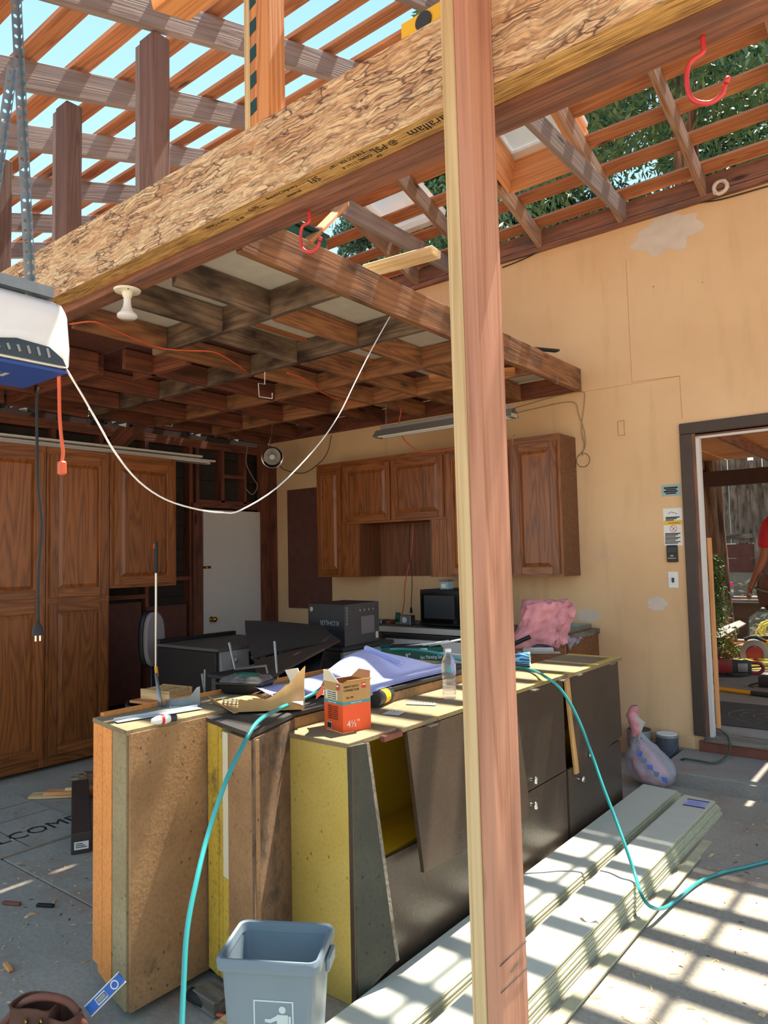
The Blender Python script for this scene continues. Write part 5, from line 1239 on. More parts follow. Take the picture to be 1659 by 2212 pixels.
# black sheets leaning over
def sheet(pts,y,lab,mat='dark_sheet',bend=.02,th=.012,ys=None):
    Q=[at(p[0],p[1],1,(ys[i] if ys else y)) for i,p in enumerate(pts)]
    bm=BM(); grid(bm,14,6,lambda u,v:Q[0].lerp(Q[1],u).lerp(Q[3].lerp(Q[2],u),v)+Vector((0,-bend*math.sin(PI*v),bend*.5*math.sin(PI*u)))+Vector((0,0,0)),th)
    return mk('black_sheet',bm,mat,label=lab,cat='sheet',smooth=40,group='black sheets piled behind the worktop')
sheet([(530,1343),(700,1356),(735,1384),(548,1424)],3.6,'large black sheet propped up in front of the white door',ys=[3.75,3.8,3.5,3.4])
sheet([(548,1426),(735,1382),(700,1400),(560,1478)],3.3,'long brown-black board sloping down from the box toward the food tray','dark_brown',ys=[3.3,3.4,3.1,2.9],bend=.005)
sheet([(560,1476),(700,1402),(690,1450),(470,1505)],3.0,'grey board lying behind the food tray','rubber',ys=[3.2,3.3,3.1,3.0],bend=.005)
# dishwasher with the black box on it
def dishwasher():
    t=thing('dishwasher','freestanding stainless dishwasher behind the worktop with a black carton on it','dishwasher',(-3.75,4.2,0))
    x0,x1,y0,y1=-4.0,-3.47,3.88,4.48
    mk('tub',bxm(x0,x1-.04,y0,y1,.02,.84),'black',t); mk('top_cover',bxm(x0,x1,y0,y1,.842,.87,bev=.006),'tool_dark',t); mk('door_front',bxm(x1-.04,x1,y0+.005,y1-.005,.1,.838,bev=.01,seg=2),'tool_grey',t)
    mk('pocket_handle',lathe(BM(),[(.03,0),(.03,.012)],20,M=frame((x1+.0,4.18,.77),(0,1,0),(0,0,1))@Matrix.Diagonal((6,1,1,1))),'tool_dark',t,smooth=40); mk('toe_plate',bxm(x1-.06,x1-.045,y0,y1,.0,.1),'black',t)
    b=thing('black_carton','black carton with pale lettering, standing on the dishwasher behind the plans','box',(-3.7,4.2,.871))
    # corner nearest the camera (-3.53,3.97)
    X=Vector((-.995,.09,0)); Y=Vector((-.12,.993,0)); o=Vector((-3.50,3.93,.871)); hh=.30
    def pan(p,q,mat,nm,t_=.004): return mk(nm,slab(BM(),[p,q,q+Vector((0,0,hh)),p+Vector((0,0,hh))],t_),mat,b)
    A=o;B_=o+X*.40;C_=B_+Y*.47;D_=o+Y*.47
    bm=BM(); prism(bm,[A[:2],B_[:2],C_[:2],D_[:2]],.872,.871+hh); mk('carton_body',bm,'box_black',b)
    nR=Vector((.993,.12,0)); nF=Vector((-.09,-.995,0))
    mk('side_print',bxm(0,.47,0,hh,.0005,.0012),'box_charcoal',b,M=frame(o+nR*.0005,Y,(0,0,1)))
    mk('picture',bxm(.22,.40,.07,.20,.0014,.002),'box_picture',b,M=frame(o+nR*.0005,Y,(0,0,1))); mk('barcode',bxm(.42,.455,.02,.07,.0014,.002),'white',b,M=frame(o+nR*.0005,Y,(0,0,1)))
    Mf=frame(o+nF*.003+X*.16+Vector((0,0,.165)),-X,(0,0,1)); text('lettering','KOHLER',.05,Mf@Matrix.Rotation(PI,4,'Z'),'grey_text',b,sx=1.1)
    Mr=frame(o+nR*.004+Y*.03+Vector((0,0,.22)),Y,(0,0,1)); text('lettering','KOHLER',.036,Mr@Matrix.Rotation(PI/2,4,'Z'),'grey_text',b)
    mk('round_badge',lathe(BM(),[(.018,0),(.018,.0008)],18,M=frame(o+X*.36+Vector((0,0,.26))+nF*.001,-X,(0,0,1))),'grey_text',b)
    for k in range(4): mk('icon',bxm(.20+.06*k,.215+.06*k,.24,.255,.0014,.002),'grey_text',b,M=frame(o+nR*.0005,Y,(0,0,1)))
dishwasher()
# counter along the yellow wall
def counter():
    t=thing('wall_counter','long counter with pale front edge under the wall cabinets','counter',(-3.3,5.1,0))
    x0,x1,y0=-4.45,-2.20,4.86
    mk('worktop',bxm(x0,x1,y0,YW-.002,.885,.925,bev=.003),'weathered',t); mk('front_edge',bxm(x0,x1,y0-.012,y0-.0005,.88,.925),'white_vinyl',t)
    mk('side_panel',bxm(x1-.03,x1-.012,y0+.03,YW-.01,.0,.884),'oak_dark',t); mk('side_panel',bxm(x0+.01,x0+.03,y0+.03,YW-.01,.0,.884),'oak_dark',t)
    mk('base_front',bxm(x0+.03,x1-.03,y0+.04,y0+.06,.0,.884),'oak_dark',t)
    for k in range(3): mk('drawer_front',bxm(x0+.05+.74*k,x0+.74+.74*k,y0+.02,y0+.038,.1,.86,bev=.004),'oak',t)
counter()
M=frame(at(837,1372,1,4.7),(1,0,0),(0,0,1))
t=thing('leaning_framed_panel','white panel with a dark grey frame leaning against the counter front','panel',(-3.2,4.75,.0))
a=at(828,1366,1,4.78); 
mk('panel_sheet',bxm(a.x+.03,a.x+1.0,4.77,4.80,.3,.84),'white',t); mk('frame_rail',bxm(a.x,a.x+1.03,4.765,4.805,.84,.875),'tool_dark',t); mk('frame_rail',bxm(a.x,a.x+.03,4.765,4.805,.0,.839),'tool_dark',t); mk('frame_rail',bxm(a.x+1.0,a.x+1.03,4.765,4.805,.0,.839),'tool_dark',t)
# microwave
def micro():
    t=thing('microwave','black microwave oven on the wall counter, partly hidden by the tall post','microwave',(-3.3,5.1,.926))
    q=at(911,1350,1,4.95); x0=q.x; x1=x0+.50; y0=4.93
    mk('case',bxm(x0,x1,y0,5.33,.94,1.235,bev=.006),'black',t); mk('door_glass',bxm(x0+.02,x1-.12,y0-.008,y0-.0005,.96,1.22,bev=.003),'black_gloss',t)
    mk('window',bxm(x0+.05,x1-.15,y0-.0105,y0-.0085,1.0,1.19),'tool_dark',t); mk('control_strip',bxm(x1-.115,x1-.005,y0-.006,y0-.0005,.96,1.22),'black_gloss',t)
    for s in (.04,.44): mk('foot',bxm(x0+s,x0+s+.03,y0+.03,y0+.06,.926,.94),'rubber',t)
    b=thing('small_carton','small greenish carton on top of the microwave','box',(x0+.22,5.05,1.236))
    mk('carton_body',bxm(x0+.16,x0+.24,5.0,5.08,1.237,1.30,bev=.003),'sage_plate',b); mk('carton_lid',bxm(x0+.155,x0+.245,4.995,5.085,1.301,1.315),'weathered',b); mk('carton_label',bxm(x0+.175,x0+.22,4.998,4.9995,1.25,1.28),'white',b)
micro()
# power box and bits on the counter
q=at(872,1345,1,5.05); t=thing('power_box','galvanised outlet box with green and orange connectors on the wall counter','outlet',(q.x,5.05,.926))
mk('box_shell',bxm(q.x-.01,q.x+.11,5.0,5.07,.927,1.01,bev=.004),'galv',t); mk('outlet_face',lathe(BM(),[(.025,0),(.025,.004)],18,M=frame((q.x+.05,4.998,.97),(1,0,0),(0,0,1))),'white',t); mk('green_connector',tube(BM(),[(q.x-.03,5.0,.95),(q.x-.02,5.0,1.03)],.022,10),'green_box',t,smooth=True)
mats=['white','galv','steel','rust_red','cream','cardboard']
for k in range(12):
    x=-4.2+k*.075+random.uniform(-.02,.02); 
    if abs(x-q.x)<.1: continue
    s=random.uniform(.015,.035); boxw('hardware_bit',x-s,x+s,5.0+random.uniform(0,.1),5.12+random.uniform(0,.04),.926,.926+s*1.1,mats[k%6],label='small piece of hardware on the wall counter, %s from the left'%NTH[k],cat='hardware',group='loose hardware on the wall counter',bev=.004)
# metal tray at right end of the counter
q=at(1235,1368,2,.93); t=thing('metal_tray','shallow grey metal tray at the right end of the wall counter','tray',q)
mk('tray_base',bxm(-2.55,-2.24,4.95,5.38,.926,.932),'steel',t)
for a in ((-2.55,-2.54,4.95,5.38),(-2.25,-2.24,4.95,5.38),(-2.54,-2.25,4.95,4.96),(-2.54,-2.25,5.37,5.38)): mk('tray_side',bxm(a[0],a[1],a[2],a[3],.932,.965),'steel',t)
# ---------------- waste bin ----------------
def wastebin():
    c=[at(515,1990,2,.42),at(715,2000,2,.42),at(690,2082,2,.42),at(478,2060,2,.42)]
    ctr=sum(c,Vector())/4; ux=(c[1]-c[0]).normalized(); t=thing('waste_bin','grey plastic waste bin with a white tidy-man symbol in front of the yellow end panel','bin',(ctr.x,ctr.y,0))
    M=frame((ctr.x,ctr.y,0),ux,Vector((-ux.y,ux.x,0)))
    W2=(c[1]-c[0]).length/2; D2=.105
    def ring(w,d,r,z,n=5):
        pts=[]
        for cx,cy,a0 in ((w-r,d-r,0),(-(w-r),d-r,PI/2),(-(w-r),-(d-r),PI),(w-r,-(d-r),1.5*PI)):
            for i in range(n+1): a=a0+PI/2*i/n; pts.append((cx+r*math.cos(a),cy+r*math.sin(a),z))
        return pts
    def shell(nm,rings,mat,close=True):
        bm=BM(); R=[[bm.verts.new(p) for p in r_] for r_ in rings]
        for a,b in zip(R,R[1:]):
            n=len(a)
            for i in range(n): bm.faces.new((a[i],a[(i+1)%n],b[(i+1)%n],b[i]))
        if close: bm.faces.new(R[0][::-1]); bm.faces.new(R[-1])
        xf(bm,M); return mk(nm,bm,mat,t,smooth=35)
    shell('bin_wall',[ring(W2-.035,D2-.02,.02,.002),ring(W2-.008,D2-.006,.022,.395),ring(W2-.011,D2-.009,.02,.395),ring(W2-.04,D2-.024,.018,.01)],'bin_grey')
    shell('rim',[ring(W2-.008,D2-.006,.022,.385),ring(W2+.004,D2+.006,.028,.388),ring(W2+.006,D2+.008,.028,.41),ring(W2+.001,D2+.003,.026,.42),ring(W2-.008,D2-.006,.022,.418),ring(W2-.012,D2-.010,.02,.395)],'bin_grey',False)
    mk('side_handle',bxm(W2+.005,W2+.018,-.04,.04,.36,.40,bev=.005),'bin_grey',t,M=M)
    # tidy-man symbol on the near long face
    tilt=math.atan2(.014,.39); Ms=M@Matrix.Translation((.01,-(D2-.0135),.22))@Matrix.Rotation(PI/2+tilt*0,4,'X')@Matrix.Rotation(0,4,'Z')
    def fy(z): return -(D2-.02+(.014)*(z-.002)/.393)-.0012
    def poly(nm,pts,mat='bin_mark'):
        bm=BM(); va=[bm.verts.new((x_,fy(z_),z_)) for x_,z_ in pts]; vb=[bm.verts.new((x_,fy(z_)+.0008,z_)) for x_,z_ in pts]
        bm.faces.new(va); bm.faces.new(vb[::-1]); n=len(pts)
        for i in range(n): bm.faces.new((va[i],va[(i+1)%n],vb[(i+1)%n],vb[i]))
        xf(bm,M); return mk(nm,bm,mat,t)
    x0=-.04;s=.13; zt=.312
    def R_(a,b,c_,d): return [(x0+a*s,zt-b*s),(x0+c_*s,zt-b*s),(x0+c_*s,zt-d*s),(x0+a*s,zt-d*s)]
    g=.03
    for r_ in (R_(0,0,.86,g),R_(0,1.3-g,.86,1.3),R_(0,g,g,1.3-g),R_(.86-g,g,.86,1.3-g)): poly('symbol',r_)
    def disc(cx,cz,r): return [(x0+cx*s+r*s*math.cos(a),zt-cz*s+r*s*math.sin(a)) for a in [i*2*PI/16 for i in range(16)]]
    poly('symbol',disc(.62,.18,.075)); poly('symbol',R_(.50,.28,.74,.62)); poly('symbol',R_(.50,.62,.60,1.15)); poly('symbol',R_(.63,.62,.73,1.15)); poly('symbol',R_(.75,.30,.80,.66))
    poly('symbol',[(x0+.50*s,zt-.30*s),(x0+.50*s,zt-.40*s),(x0+.36*s,zt-.46*s),(x0+.24*s,zt-.44*s),(x0+.24*s,zt-.38*s),(x0+.36*s,zt-.38*s)])
    poly('symbol',disc(.24,.56,.035)); poly('symbol',disc(.29,.66,.035))
    poly('symbol',[(x0+.08*s,zt-.64*s),(x0+.14*s,zt-.64*s),(x0+.22*s,zt-1.1*s),(x0+.16*s,zt-1.1*s)]); poly('symbol',[(x0+.36*s,zt-.68*s),(x0+.42*s,zt-.68*s),(x0+.34*s,zt-1.1*s),(x0+.28*s,zt-1.1*s)])
wastebin()
# wood blocks and orange cord end by the bin
q=at(452,2140,2,.03); 
lumber('wood_block',at(440,2140,2,.03),at(486,2170,2,.03),.09,.05,'weathered',label='short weathered wood block on the floor between the cabinets and the waste bin',cat='block')
lumber('wood_block',at(470,2215,2,.02),at(520,2240,2,.02),.09,.035,'fir_new',label='pale wood offcut at the bottom edge beside the waste bin',cat='block')
pts=[at(432,2158,2,.03),at(450,2182,2,.015),at(475,2193,2,.012),at(505,2196,2,.012)]
t=thing('cord_plug','orange cord with a black plug lying on the floor beside the waste bin','cord',pts[0])
mk('cord',tube(BM(),pts,.006,8,smooth=5),'orange_cord',t,smooth=True); mk('plug',tube(BM(),[pts[0]+Vector((-.05,.0,-.0)),pts[0]+Vector((-.01,0,0)),pts[0].lerp(pts[1],.5)],[.022,.022,.012],10),'rubber',t,smooth=True)
# ---------------- wall devices right ----------------
def wallrect(nm,px0,py0,px1,py1,th,mat,par,off=0,bev=0):
    a=at(px0,py0,1,YW);b=at(px1,py1,1,YW); return mk(nm,bxm(a.x,b.x,YW-off-th,YW-off,min(a.z,b.z),max(a.z,b.z),bev=bev),mat,par)
t=thing('blue_sticker','pale blue sticker with lines of print on the yellow wall, topmost beside the doorway','sticker',(-1.62,YW,1.95)); wallrect('sheet',1428,1048,1471,1070,.001,'sage_plate',t)
for k in range(4): wallrect('printed_line',1434+4*(k%2),1053+4*k,1464-3*(k%2),1054.2+4*k,.0006,'ink',t,.0011)
t=thing('white_notice','white notice with a roof-shaped logo and handwriting on the yellow wall','sticker',(-1.62,YW,1.78)); wallrect('sheet',1432,1099,1474,1125,.001,'white',t)
for k in range(3): wallrect('printed_line',1438,1117+3*k,1468-6*k,1118+3*k,.0006,'ink',t,.0011)
a=at(1446,1110,1,YW);b=at(1460,1110,1,YW);mk('roof_logo',tube(BM(),[(a.x-.01,YW-.0012,a.z),((a.x+b.x)/2-.01,YW-.0012,a.z+.014),(b.x+.01,YW-.0012,b.z)],.0018,5),'ink',t)
t=thing('warning_notice','white warning label with yellow header and red prohibition ring on the yellow wall','sign',(-1.62,YW,1.64)); wallrect('sheet',1433,1126,1475,1178,.001,'white',t); wallrect('yellow_header',1433.5,1126.5,1474.5,1133,.0006,'yellow_label',t,.0011)
c=at(1456,1129.8,1,YW); text('lettering','▲ WARNING' if False else 'WARNING',.017,frame((c.x,YW-.0022,c.z),(1,0,0),(0,0,1)),'ink',t)
c=at(1455,1142,1,YW); bm=BM(); tube(bm,[(c.x+.024*math.cos(a),YW-.0015,c.z+.024*math.sin(a)) for a in [i*PI/12 for i in range(25)]],.0016,5); mk('red_ring',bm,'red_label',t); mk('red_bar',tube(BM(),[(c.x-.017,YW-.0016,c.z+.017),(c.x+.017,YW-.0016,c.z-.017)],.0015,5),'red_label',t); mk('child_figure',tube(BM(),[(c.x-.008,YW-.0012,c.z-.012),(c.x+.004,YW-.0012,c.z+.004),(c.x+.01,YW-.0012,c.z+.012)],.0018,5),'ink',t)
for k in range(8): wallrect('printed_line',1437,1152+3*k,1470-5*(k%3),1153+3*k,.0005,'ink',t,.0011)
t=thing('opener_control','black garage door wall control under the warning label','switch',(-1.63,YW,1.5)); wallrect('housing',1441,1178,1466,1214,.022,'black',t,bev=.004); wallrect('push_bar',1444,1183,1463,1194,.004,'tool_dark',t,.0225,bev=.001); wallrect('light_button',1450,1199,1457,1202,.002,'grey_text',t,.0225); wallrect('slot',1445,1205,1462,1206.5,.001,'grey_text',t,.0225)
t=thing('light_switch','white toggle light switch plate on the yellow wall below the black control','switch',(-1.63,YW,1.3)); wallrect('plate',1443,1235,1466,1270,.004,'white',t,bev=.0015); wallrect('toggle',1452,1248,1457,1258,.01,'tool_dark',t,.004)
# ---------------- pails and insulation bag by the step ----------------
def pail(px,py,r,h,lab,body,lid,z=.0,nm='paint_pail'):
    q=at(px,py,2,z); q.y=min(q.y,YW-r-.02); t=thing(nm,lab,'pail',(q.x,q.y,z))
    M=Matrix.Translation((q.x,q.y,z))
    mk('pail_body',lathe(BM(),[(r*.9,.001),(r*.92,.006),(r*.99,h*.9),(r*.99,h)],28,M=M),body,t,smooth=40); mk('label_band',lathe(BM(),[(r*.955,h*.2),(r*.995,h*.72)],28,M=M,cap=False),'can_label' if body!='pail' else 'pail',t,smooth=40)
    mk('rim',lathe(BM(),[(r*1.0,h-.004),(r*1.05,h-.002),(r*1.05,h+.012),(r*.98,h+.014)],28,M=M),'tool_grey',t,smooth=40); mk('lid',lathe(BM(),[(r*.95,h+.0145),(r*.93,h+.018),(0,h+.018)],28,M=M),lid,t,smooth=40)
    bm=tube(BM(),[M@Vector((r*1.03*math.cos(a),-r*.3*abs(math.sin(a))-r*.9*abs(math.sin(a)),h*.85-h*.5*abs(math.sin(a)))) for a in [PI*i/12+PI for i in range(13)]],.0015,5); mk('wire_handle',bm,'steel',t,smooth=True)
pail(1395,1632,.085,.20,'grey plastic pail with black lid behind the pink insulation bag','pail','black')
pail(1457,1638,.075,.19,'dark labelled paint can with pale lid standing beside the concrete step','can_label','white',nm='paint_can')
pail(1426,1640,.05,.10,'small dark tin between the grey pail and the paint can','tool_dark','black',nm='small_tin')
def bag():
    t=thing('insulation_bag','clear plastic bag of pink insulation with blue print beside the black cabinets','bag',(-1.62,4.75,0))
    c=Vector((-1.60,4.78,0))
    def blob(nm,sx,sy,h,mat,amp,seed,off=(0,0,0),pinch=True):
        bm=BM(); bmesh.ops.create_icosphere(bm,subdivisions=4,radius=1)
        for v in bm.verts:
            p=v.co.copy(); z=(p.z+1)/2
            rr=1.0-(.85*z**1.6 if pinch else .25*z)
            q=Vector((p.x*sx*rr+ .0,p.y*sy*rr,z*h))
            q+=noise.noise_vector(p*3.2+Vector((seed,0,0)))*amp+noise.noise_vector(p*9+Vector((seed,0,0)))*amp*.4
            q.z=max(q.z,.003); v.co=q+c+Vector(off)+Vector((-.10*z,0,0))
        mk(nm,bm,mat,t,smooth=True)
    blob('pink_batt',.13,.12,.27,'insulation',.02,1,pinch=True); blob('clear_film',.19,.16,.34,'milky_bag',.018,4)
    for k in range(5):
        a=-1.9+.30*k; zc=.25-.035*k; r=.10+.012*k; p=c+Vector((r*math.cos(a)-.03,r*math.sin(a)-.05,zc)); mk('blue_print',slab(BM(),[p,p+Vector((.034,.012,-.004-.006*(k%2))),p+Vector((.022+.008*(k%3),.006,-.038)),p+Vector((.004,-.003,-.026-.008*(k%2)))],.001),'blue_grey' if k%2 else 'blue_level',t)
    # crumpled twist above
    bm=BM(); grid(bm,18,20,lambda u,v:c+Vector((-.125+(.022+.03*v*(1-v)*4*(.5+noise.noise(Vector((u*3,v*6,4)))))*math.cos(u*6.283)+.012*math.sin(v*7),(.018+.03*v*(1-v)*3)*math.sin(u*6.283),.30+.20*v))); mk('twisted_neck',bm,'insulation',t,smooth=True)
    mk('paper_facing',slab(BM(),[c+Vector((-.13,-.02,.46)),c+Vector((-.05,-.01,.40)),c+Vector((-.075,-.01,.34)),c+Vector((-.14,-.02,.36))],.003),'white_vinyl',t)
bag()
pts=[at(px,py,2,z) for px,py,z in ((1456,1655,.03),(1475,1640,.11),(1500,1642,.115),(1540,1648,.115),(1562,1640,.12))]+[at(1576,1620,1,5.36),at(1574,1595,1,5.40),at(1560,1580,2,.215),at(1530,1563,2,.215)]
hose(pts,'dark green hose coming over the doorway sill and down to the step','green_hose',.007,'garden_hose')
# ---------------- left floor: mat board, beam, scraps ----------------
t=thing('welcome_board','grey tile-patterned board lettered WELCOME lying flat on the floor before the pantry cabinets','board',(-4.4,1.6,0))
mk('board_sheet',bxm(-4.93,-3.94,1.05,2.26,.001,.012,bev=.001),'concrete',t)
for k in range(3): mk('tile_line',bxm(-4.92,-3.95,1.25+.32*k,1.254+.32*k,.0122,.0128),'tool_dark',t)
for k in range(3): mk('tile_line',bxm(-4.7+.25*k,-4.696+.25*k,1.06,2.25,.0122,.0128),'tool_dark',t)
text('lettering','WELCOME',.17,frame((-4.16,1.93,.0125),(0,1,0),(-1,0,0)),'ink',t,sx=.85)
lumber('dark_beam_offcut',(-3.66,2.02,.055),(-4.55,2.50,.055),.10,.105,'rubber' if False else 'weathered_black' if 'weathered_black' in MATS else 'dark_brown',label='short black beam offcut with a white tag, left of the orange cabinet',cat='beam',bev=.004)
q=Vector((-3.655,2.018,.05)); t=thing('paper_tag','small white paper tag stapled to the end of the black beam offcut','tag',q)
xd=Vector((.475,.88,0)); nn=Vector((.88,-.475,0))
Mt=frame(q+nn*.007,Vector((.475,.88,0)),(0,0,1)); mk('sheet',bxm(-.035,.035,-.022,.018,0,.0008),'white',t,M=Mt)
for k in range(3): mk('printed_line',bxm(-.028,.026-.01*k,-.012+.009*k,-.008+.009*k,.001,.0013),'ink',t,M=Mt)
for k,(a,b,w_,h_,m,z,lab) in enumerate([((-4.80,2.30),(-4.45,2.62),.09,.02,'fir_new',.012,'pale board scrap lying lowest in the small heap left of the black beam offcut'),((-4.72,2.36),(-4.40,2.60),.07,.02,'fir_orange',.033,'orange-toned board scrap lying across the pale one in the heap'),((-4.62,2.44),(-4.38,2.66),.025,.015,'fir_pale',.052,'thin pale stick on top of the scrap heap'),((-4.75,2.62),(-4.6,2.72),.08,.09,'old_red',.046,'reddish block standing behind the scrap heap')]):
    lumber('wood_scrap',(a[0],a[1],z),(b[0],b[1],z+.004),w_,h_,m,label=lab,cat='scrap',group='wood scraps beside the black beam offcut')
t=thing('cable_coil','small tan coil of cable lying on the scrap heap','cable',(-4.7,2.66,.1)); mk('coil',tube(BM(),[(-4.68+.05*math.cos(a),2.56+.05*math.sin(a),.07+.002*i) for i,a in enumerate([k*.5 for k in range(20)])],.004,6),'chip_tan',t,smooth=True)
# small debris: nobody could count the splinters
bm=BM()
for k in range(900):
    if k<500: x=random.uniform(-4.9,-2.6); y=random.uniform(1.1,2.9)
    else: x=random.uniform(-1.05,.2); y=random.uniform(1.9,4.9)
    if -4.95<x<-3.92 and y<2.28: z=.0125
    else: z=.001
    if x<-3.6 and y>1.95 and x<-3.5: continue
    s=random.uniform(.002,.008)*(1+(random.random()<.05)*2); a=random.random()*PI; l=s*random.uniform(1,5)
    c,sn=math.cos(a),math.sin(a); vs=[bm.verts.new((x+dx*c-dy*sn,y+dx*sn+dy*c,z+dz)) for dx,dy,dz in ((-l/2,-s/2,0),(l/2,-s/2,0),(l/2,s/2,0),(-l/2,s/2,0),(0,0,s*.5))]
    for f in ((0,1,4),(1,2,4),(2,3,4),(3,0,4)): bm.faces.new([vs[i] for i in f])
mk('sawdust_debris',bm,'fir_pale',label='scattered pale splinters and sawdust on the concrete floor',cat='debris',kind='stuff')
bm=BM()
for k in range(260):
    x=random.uniform(-4.9,-2.6) if k<130 else random.uniform(-1.0,.2); y=random.uniform(1.1,2.9) if k<130 else random.uniform(1.9,4.8)
    s=random.uniform(.002,.007); z=.0125 if (x<-3.92 and y<2.28) else .001; a=random.random()*PI; l=s*random.uniform(1,6); c,sn=math.cos(a),math.sin(a)
    vs=[bm.verts.new((x+dx*c-dy*sn,y+dx*sn+dy*c,z+dz)) for dx,dy,dz in ((-l/2,-s/2,0),(l/2,-s/2,0),(l/2,s/2,0),(-l/2,s/2,0),(0,0,s*.5))]
    for f in ((0,1,4),(1,2,4),(2,3,4),(3,0,4)): bm.faces.new([vs[i] for i in f])
mk('dark_crumbs',bm,'chip_dark',label='scattered dark crumbs of old particleboard on the concrete floor',cat='debris',kind='stuff')
for p0,p1,m,lab in (((-3.27,1.60),(-3.20,1.64),'black','short black plastic stub on the left floor'),((-3.42,1.52),(-3.34,1.56),'rust_red','rusty bent strap lying on the left floor'),((-2.9,1.30),(-2.83,1.29),'fir_orange','small orange-brown chip of wood on the left floor near the tool belt')):
    lumber('floor_scrap',(p0[0],p0[1],.008),(p1[0],p1[1],.008),.018,.012,m,label=lab,cat='scrap')
q=at(1208,2045,2,0); lumber('floor_scrap',(q.x,q.y,.006),(q.x+.03,q.y-.01,.006),.012,.01,'fir_pale',label='small pale chip in the sun patch right of the siding',cat='scrap')
# tool belt with blue level
def belt():
    t=thing('tool_belt','brown leather tool pouch lying on the floor at the lower left','pouch',(-2.42,1.25,0))
    def pouch(nm,c,sx,sy,h,rz,seed,lean=0):
        bm=BM(); 
        n=20;R=[]
        for z,s in ((0,.8),(.03,.97),(h*.5,1),(h*.85,.96),(h,1.0),(h,.90),(h*.6,.86),(.03,.8)):
            R.append([bm.verts.new((c[0]+(sx*s*math.copysign(abs(math.cos(u))**.6,math.cos(u)))*math.cos(rz)-(sy*s*math.copysign(abs(math.sin(u))**.6,math.sin(u)))*math.sin(rz)+lean*z,c[1]+(sx*s*math.copysign(abs(math.cos(u))**.6,math.cos(u)))*math.sin(rz)+(sy*s*math.copysign(abs(math.sin(u))**.6,math.sin(u)))*math.cos(rz),z+.002)) for u in [2*PI*i/n for i in range(n)]])
        for a,b in zip(R,R[1:]):
            for i in range(n): bm.faces.new((a[i],a[(i+1)%n],b[(i+1)%n],b[i]))
        bm.faces.new(R[0][::-1]); bm.faces.new(R[-1]); jit(bm,.008,14,seed); 
        for v in bm.verts: v.co.z=max(v.co.z,.001)
        return mk(nm,bm,'leather',t,smooth=50)
    pouch('pouch',(-2.37,1.16),.075,.05,.12,.5,1); pouch('pouch',(-2.27,1.20),.055,.04,.10,.2,3); pouch('side_pocket',(-2.31,1.13),.04,.03,.08,.3,5)
    mk('belt_strap',tube(BM(),[(-2.46,1.10,.05),(-2.40,1.14,.12),(-2.33,1.18,.14),(-2.27,1.22,.12),(-2.22,1.24,.06)],.012,8,smooth=4),'rust_red',t,smooth=True)
    for p in ((-2.345,1.115,.09),(-2.30,1.14,.095),(-2.26,1.165,.085)): mk('rivet',lathe(BM(),[(.008,0),(.006,.004),(0,.005)],12,M=frame(p,(1,0,0),(0,0,1))),'brass',t)
    L=thing('torpedo_level','blue torpedo level with white-rimmed vials sticking out of the leather pouch','level',(-2.3,1.25,.1))
    a=at(200,2175,1,1.27); b=at(262,2112,1,1.33); d=(b-a).normalized(); a=a-d*.02
    n=(CAMLOC-a).normalized(); u=d.cross(n).normalized()*-1; n=u.cross(d)*-1
    Ln=(b-a).length; M=frame(a,d,u)
    mk('level_body',bxm(0,Ln,-.018,.018,-.008,.0,bev=.001),'blue_level',L,M=M)
    for s in (-1,1): mk('edge_rail',bxm(0,Ln,.0182*s-.002,.0182*s+.002,-.009,.001),'white_vinyl',L,M=M)
    mk('vial_ring',tube(BM(),[M@Vector((Ln*.80+.012*math.cos(k*PI/8),.012*math.sin(k*PI/8),.001)) for k in range(17)],.0022,6),'white',L,smooth=True)
    bm=BM(); pts=[(Ln*.28,-.01),(Ln*.55,-.01),(Ln*.55,.01),(Ln*.28,.01),(Ln*.28,-.01)]
    tube(bm,[M@Vector((p[0],p[1],.001)) for p in pts],.002,6); mk('vial_frame',bm,'white',L)
    mk('vial_tube',bxm(Ln*.30,Ln*.53,-.007,.007,.0003,.003,bev=.002),'tool_grey',L,M=M)
belt()
# ---------------- beyond the doorway ----------------
FZ=.20
mk('floor_beyond',bxm(-6,3.2,YW+WT+.03,10.1,-.12,FZ-.001),'concrete_step',kind='structure')
# patio roof with beams
pr=thing('patio_roof',kind='structure')
boxw('patio_beam',-6,3,9.2,9.3,2.28,2.46,'roof_brown',pr,axis='x')
boxw('patio_beam',-6,3,YW+.2,YW+.28,2.42,2.60,'roof_brown',pr,axis='x')
for k in range(5): boxw('soffit_panel',-5.8+1.22*k,-4.6+1.22*k,YW+.28,9.5,2.62,2.635,'fir_orange',pr,axis='x')
for k in range(7): lumber('patio_rafter',(-3.2+.8*k,YW+.25,2.56),(-3.2+.8*k,9.5,2.56),.04,.10,'old_red',pr)
boxw('patio_post',1.2,1.3,9.2,9.3,FZ,2.28,'old_red',pr,axis='z'); boxw('patio_post',-5.2,-5.1,9.2,9.3,FZ,2.28,'old_red',pr,axis='z')
# door mat
t=thing('door_mat','large dark ribbed doormat with worn arc pattern just inside the far room','mat',(-1.0,6.2,FZ))
mk('mat_sheet',bxm(-1.75,-.35,5.86,6.75,FZ,FZ+.008,bev=.003),'mat_dark',t)
for k in range(7):
    r=.10+.075*k; mk('woven_arc',tube(BM(),[(-1.02+r*1.2*math.cos(a),6.28+r*.8*math.sin(a),FZ+.008) for a in [i*2*PI/30 for i in range(31)] if abs(r*.8*math.sin(a))<.40 and abs(r*1.2*math.cos(a))<.65] or [(-1,6,FZ),(-1,6.01,FZ)],.004,4),'weathered',t) if k<5 else None
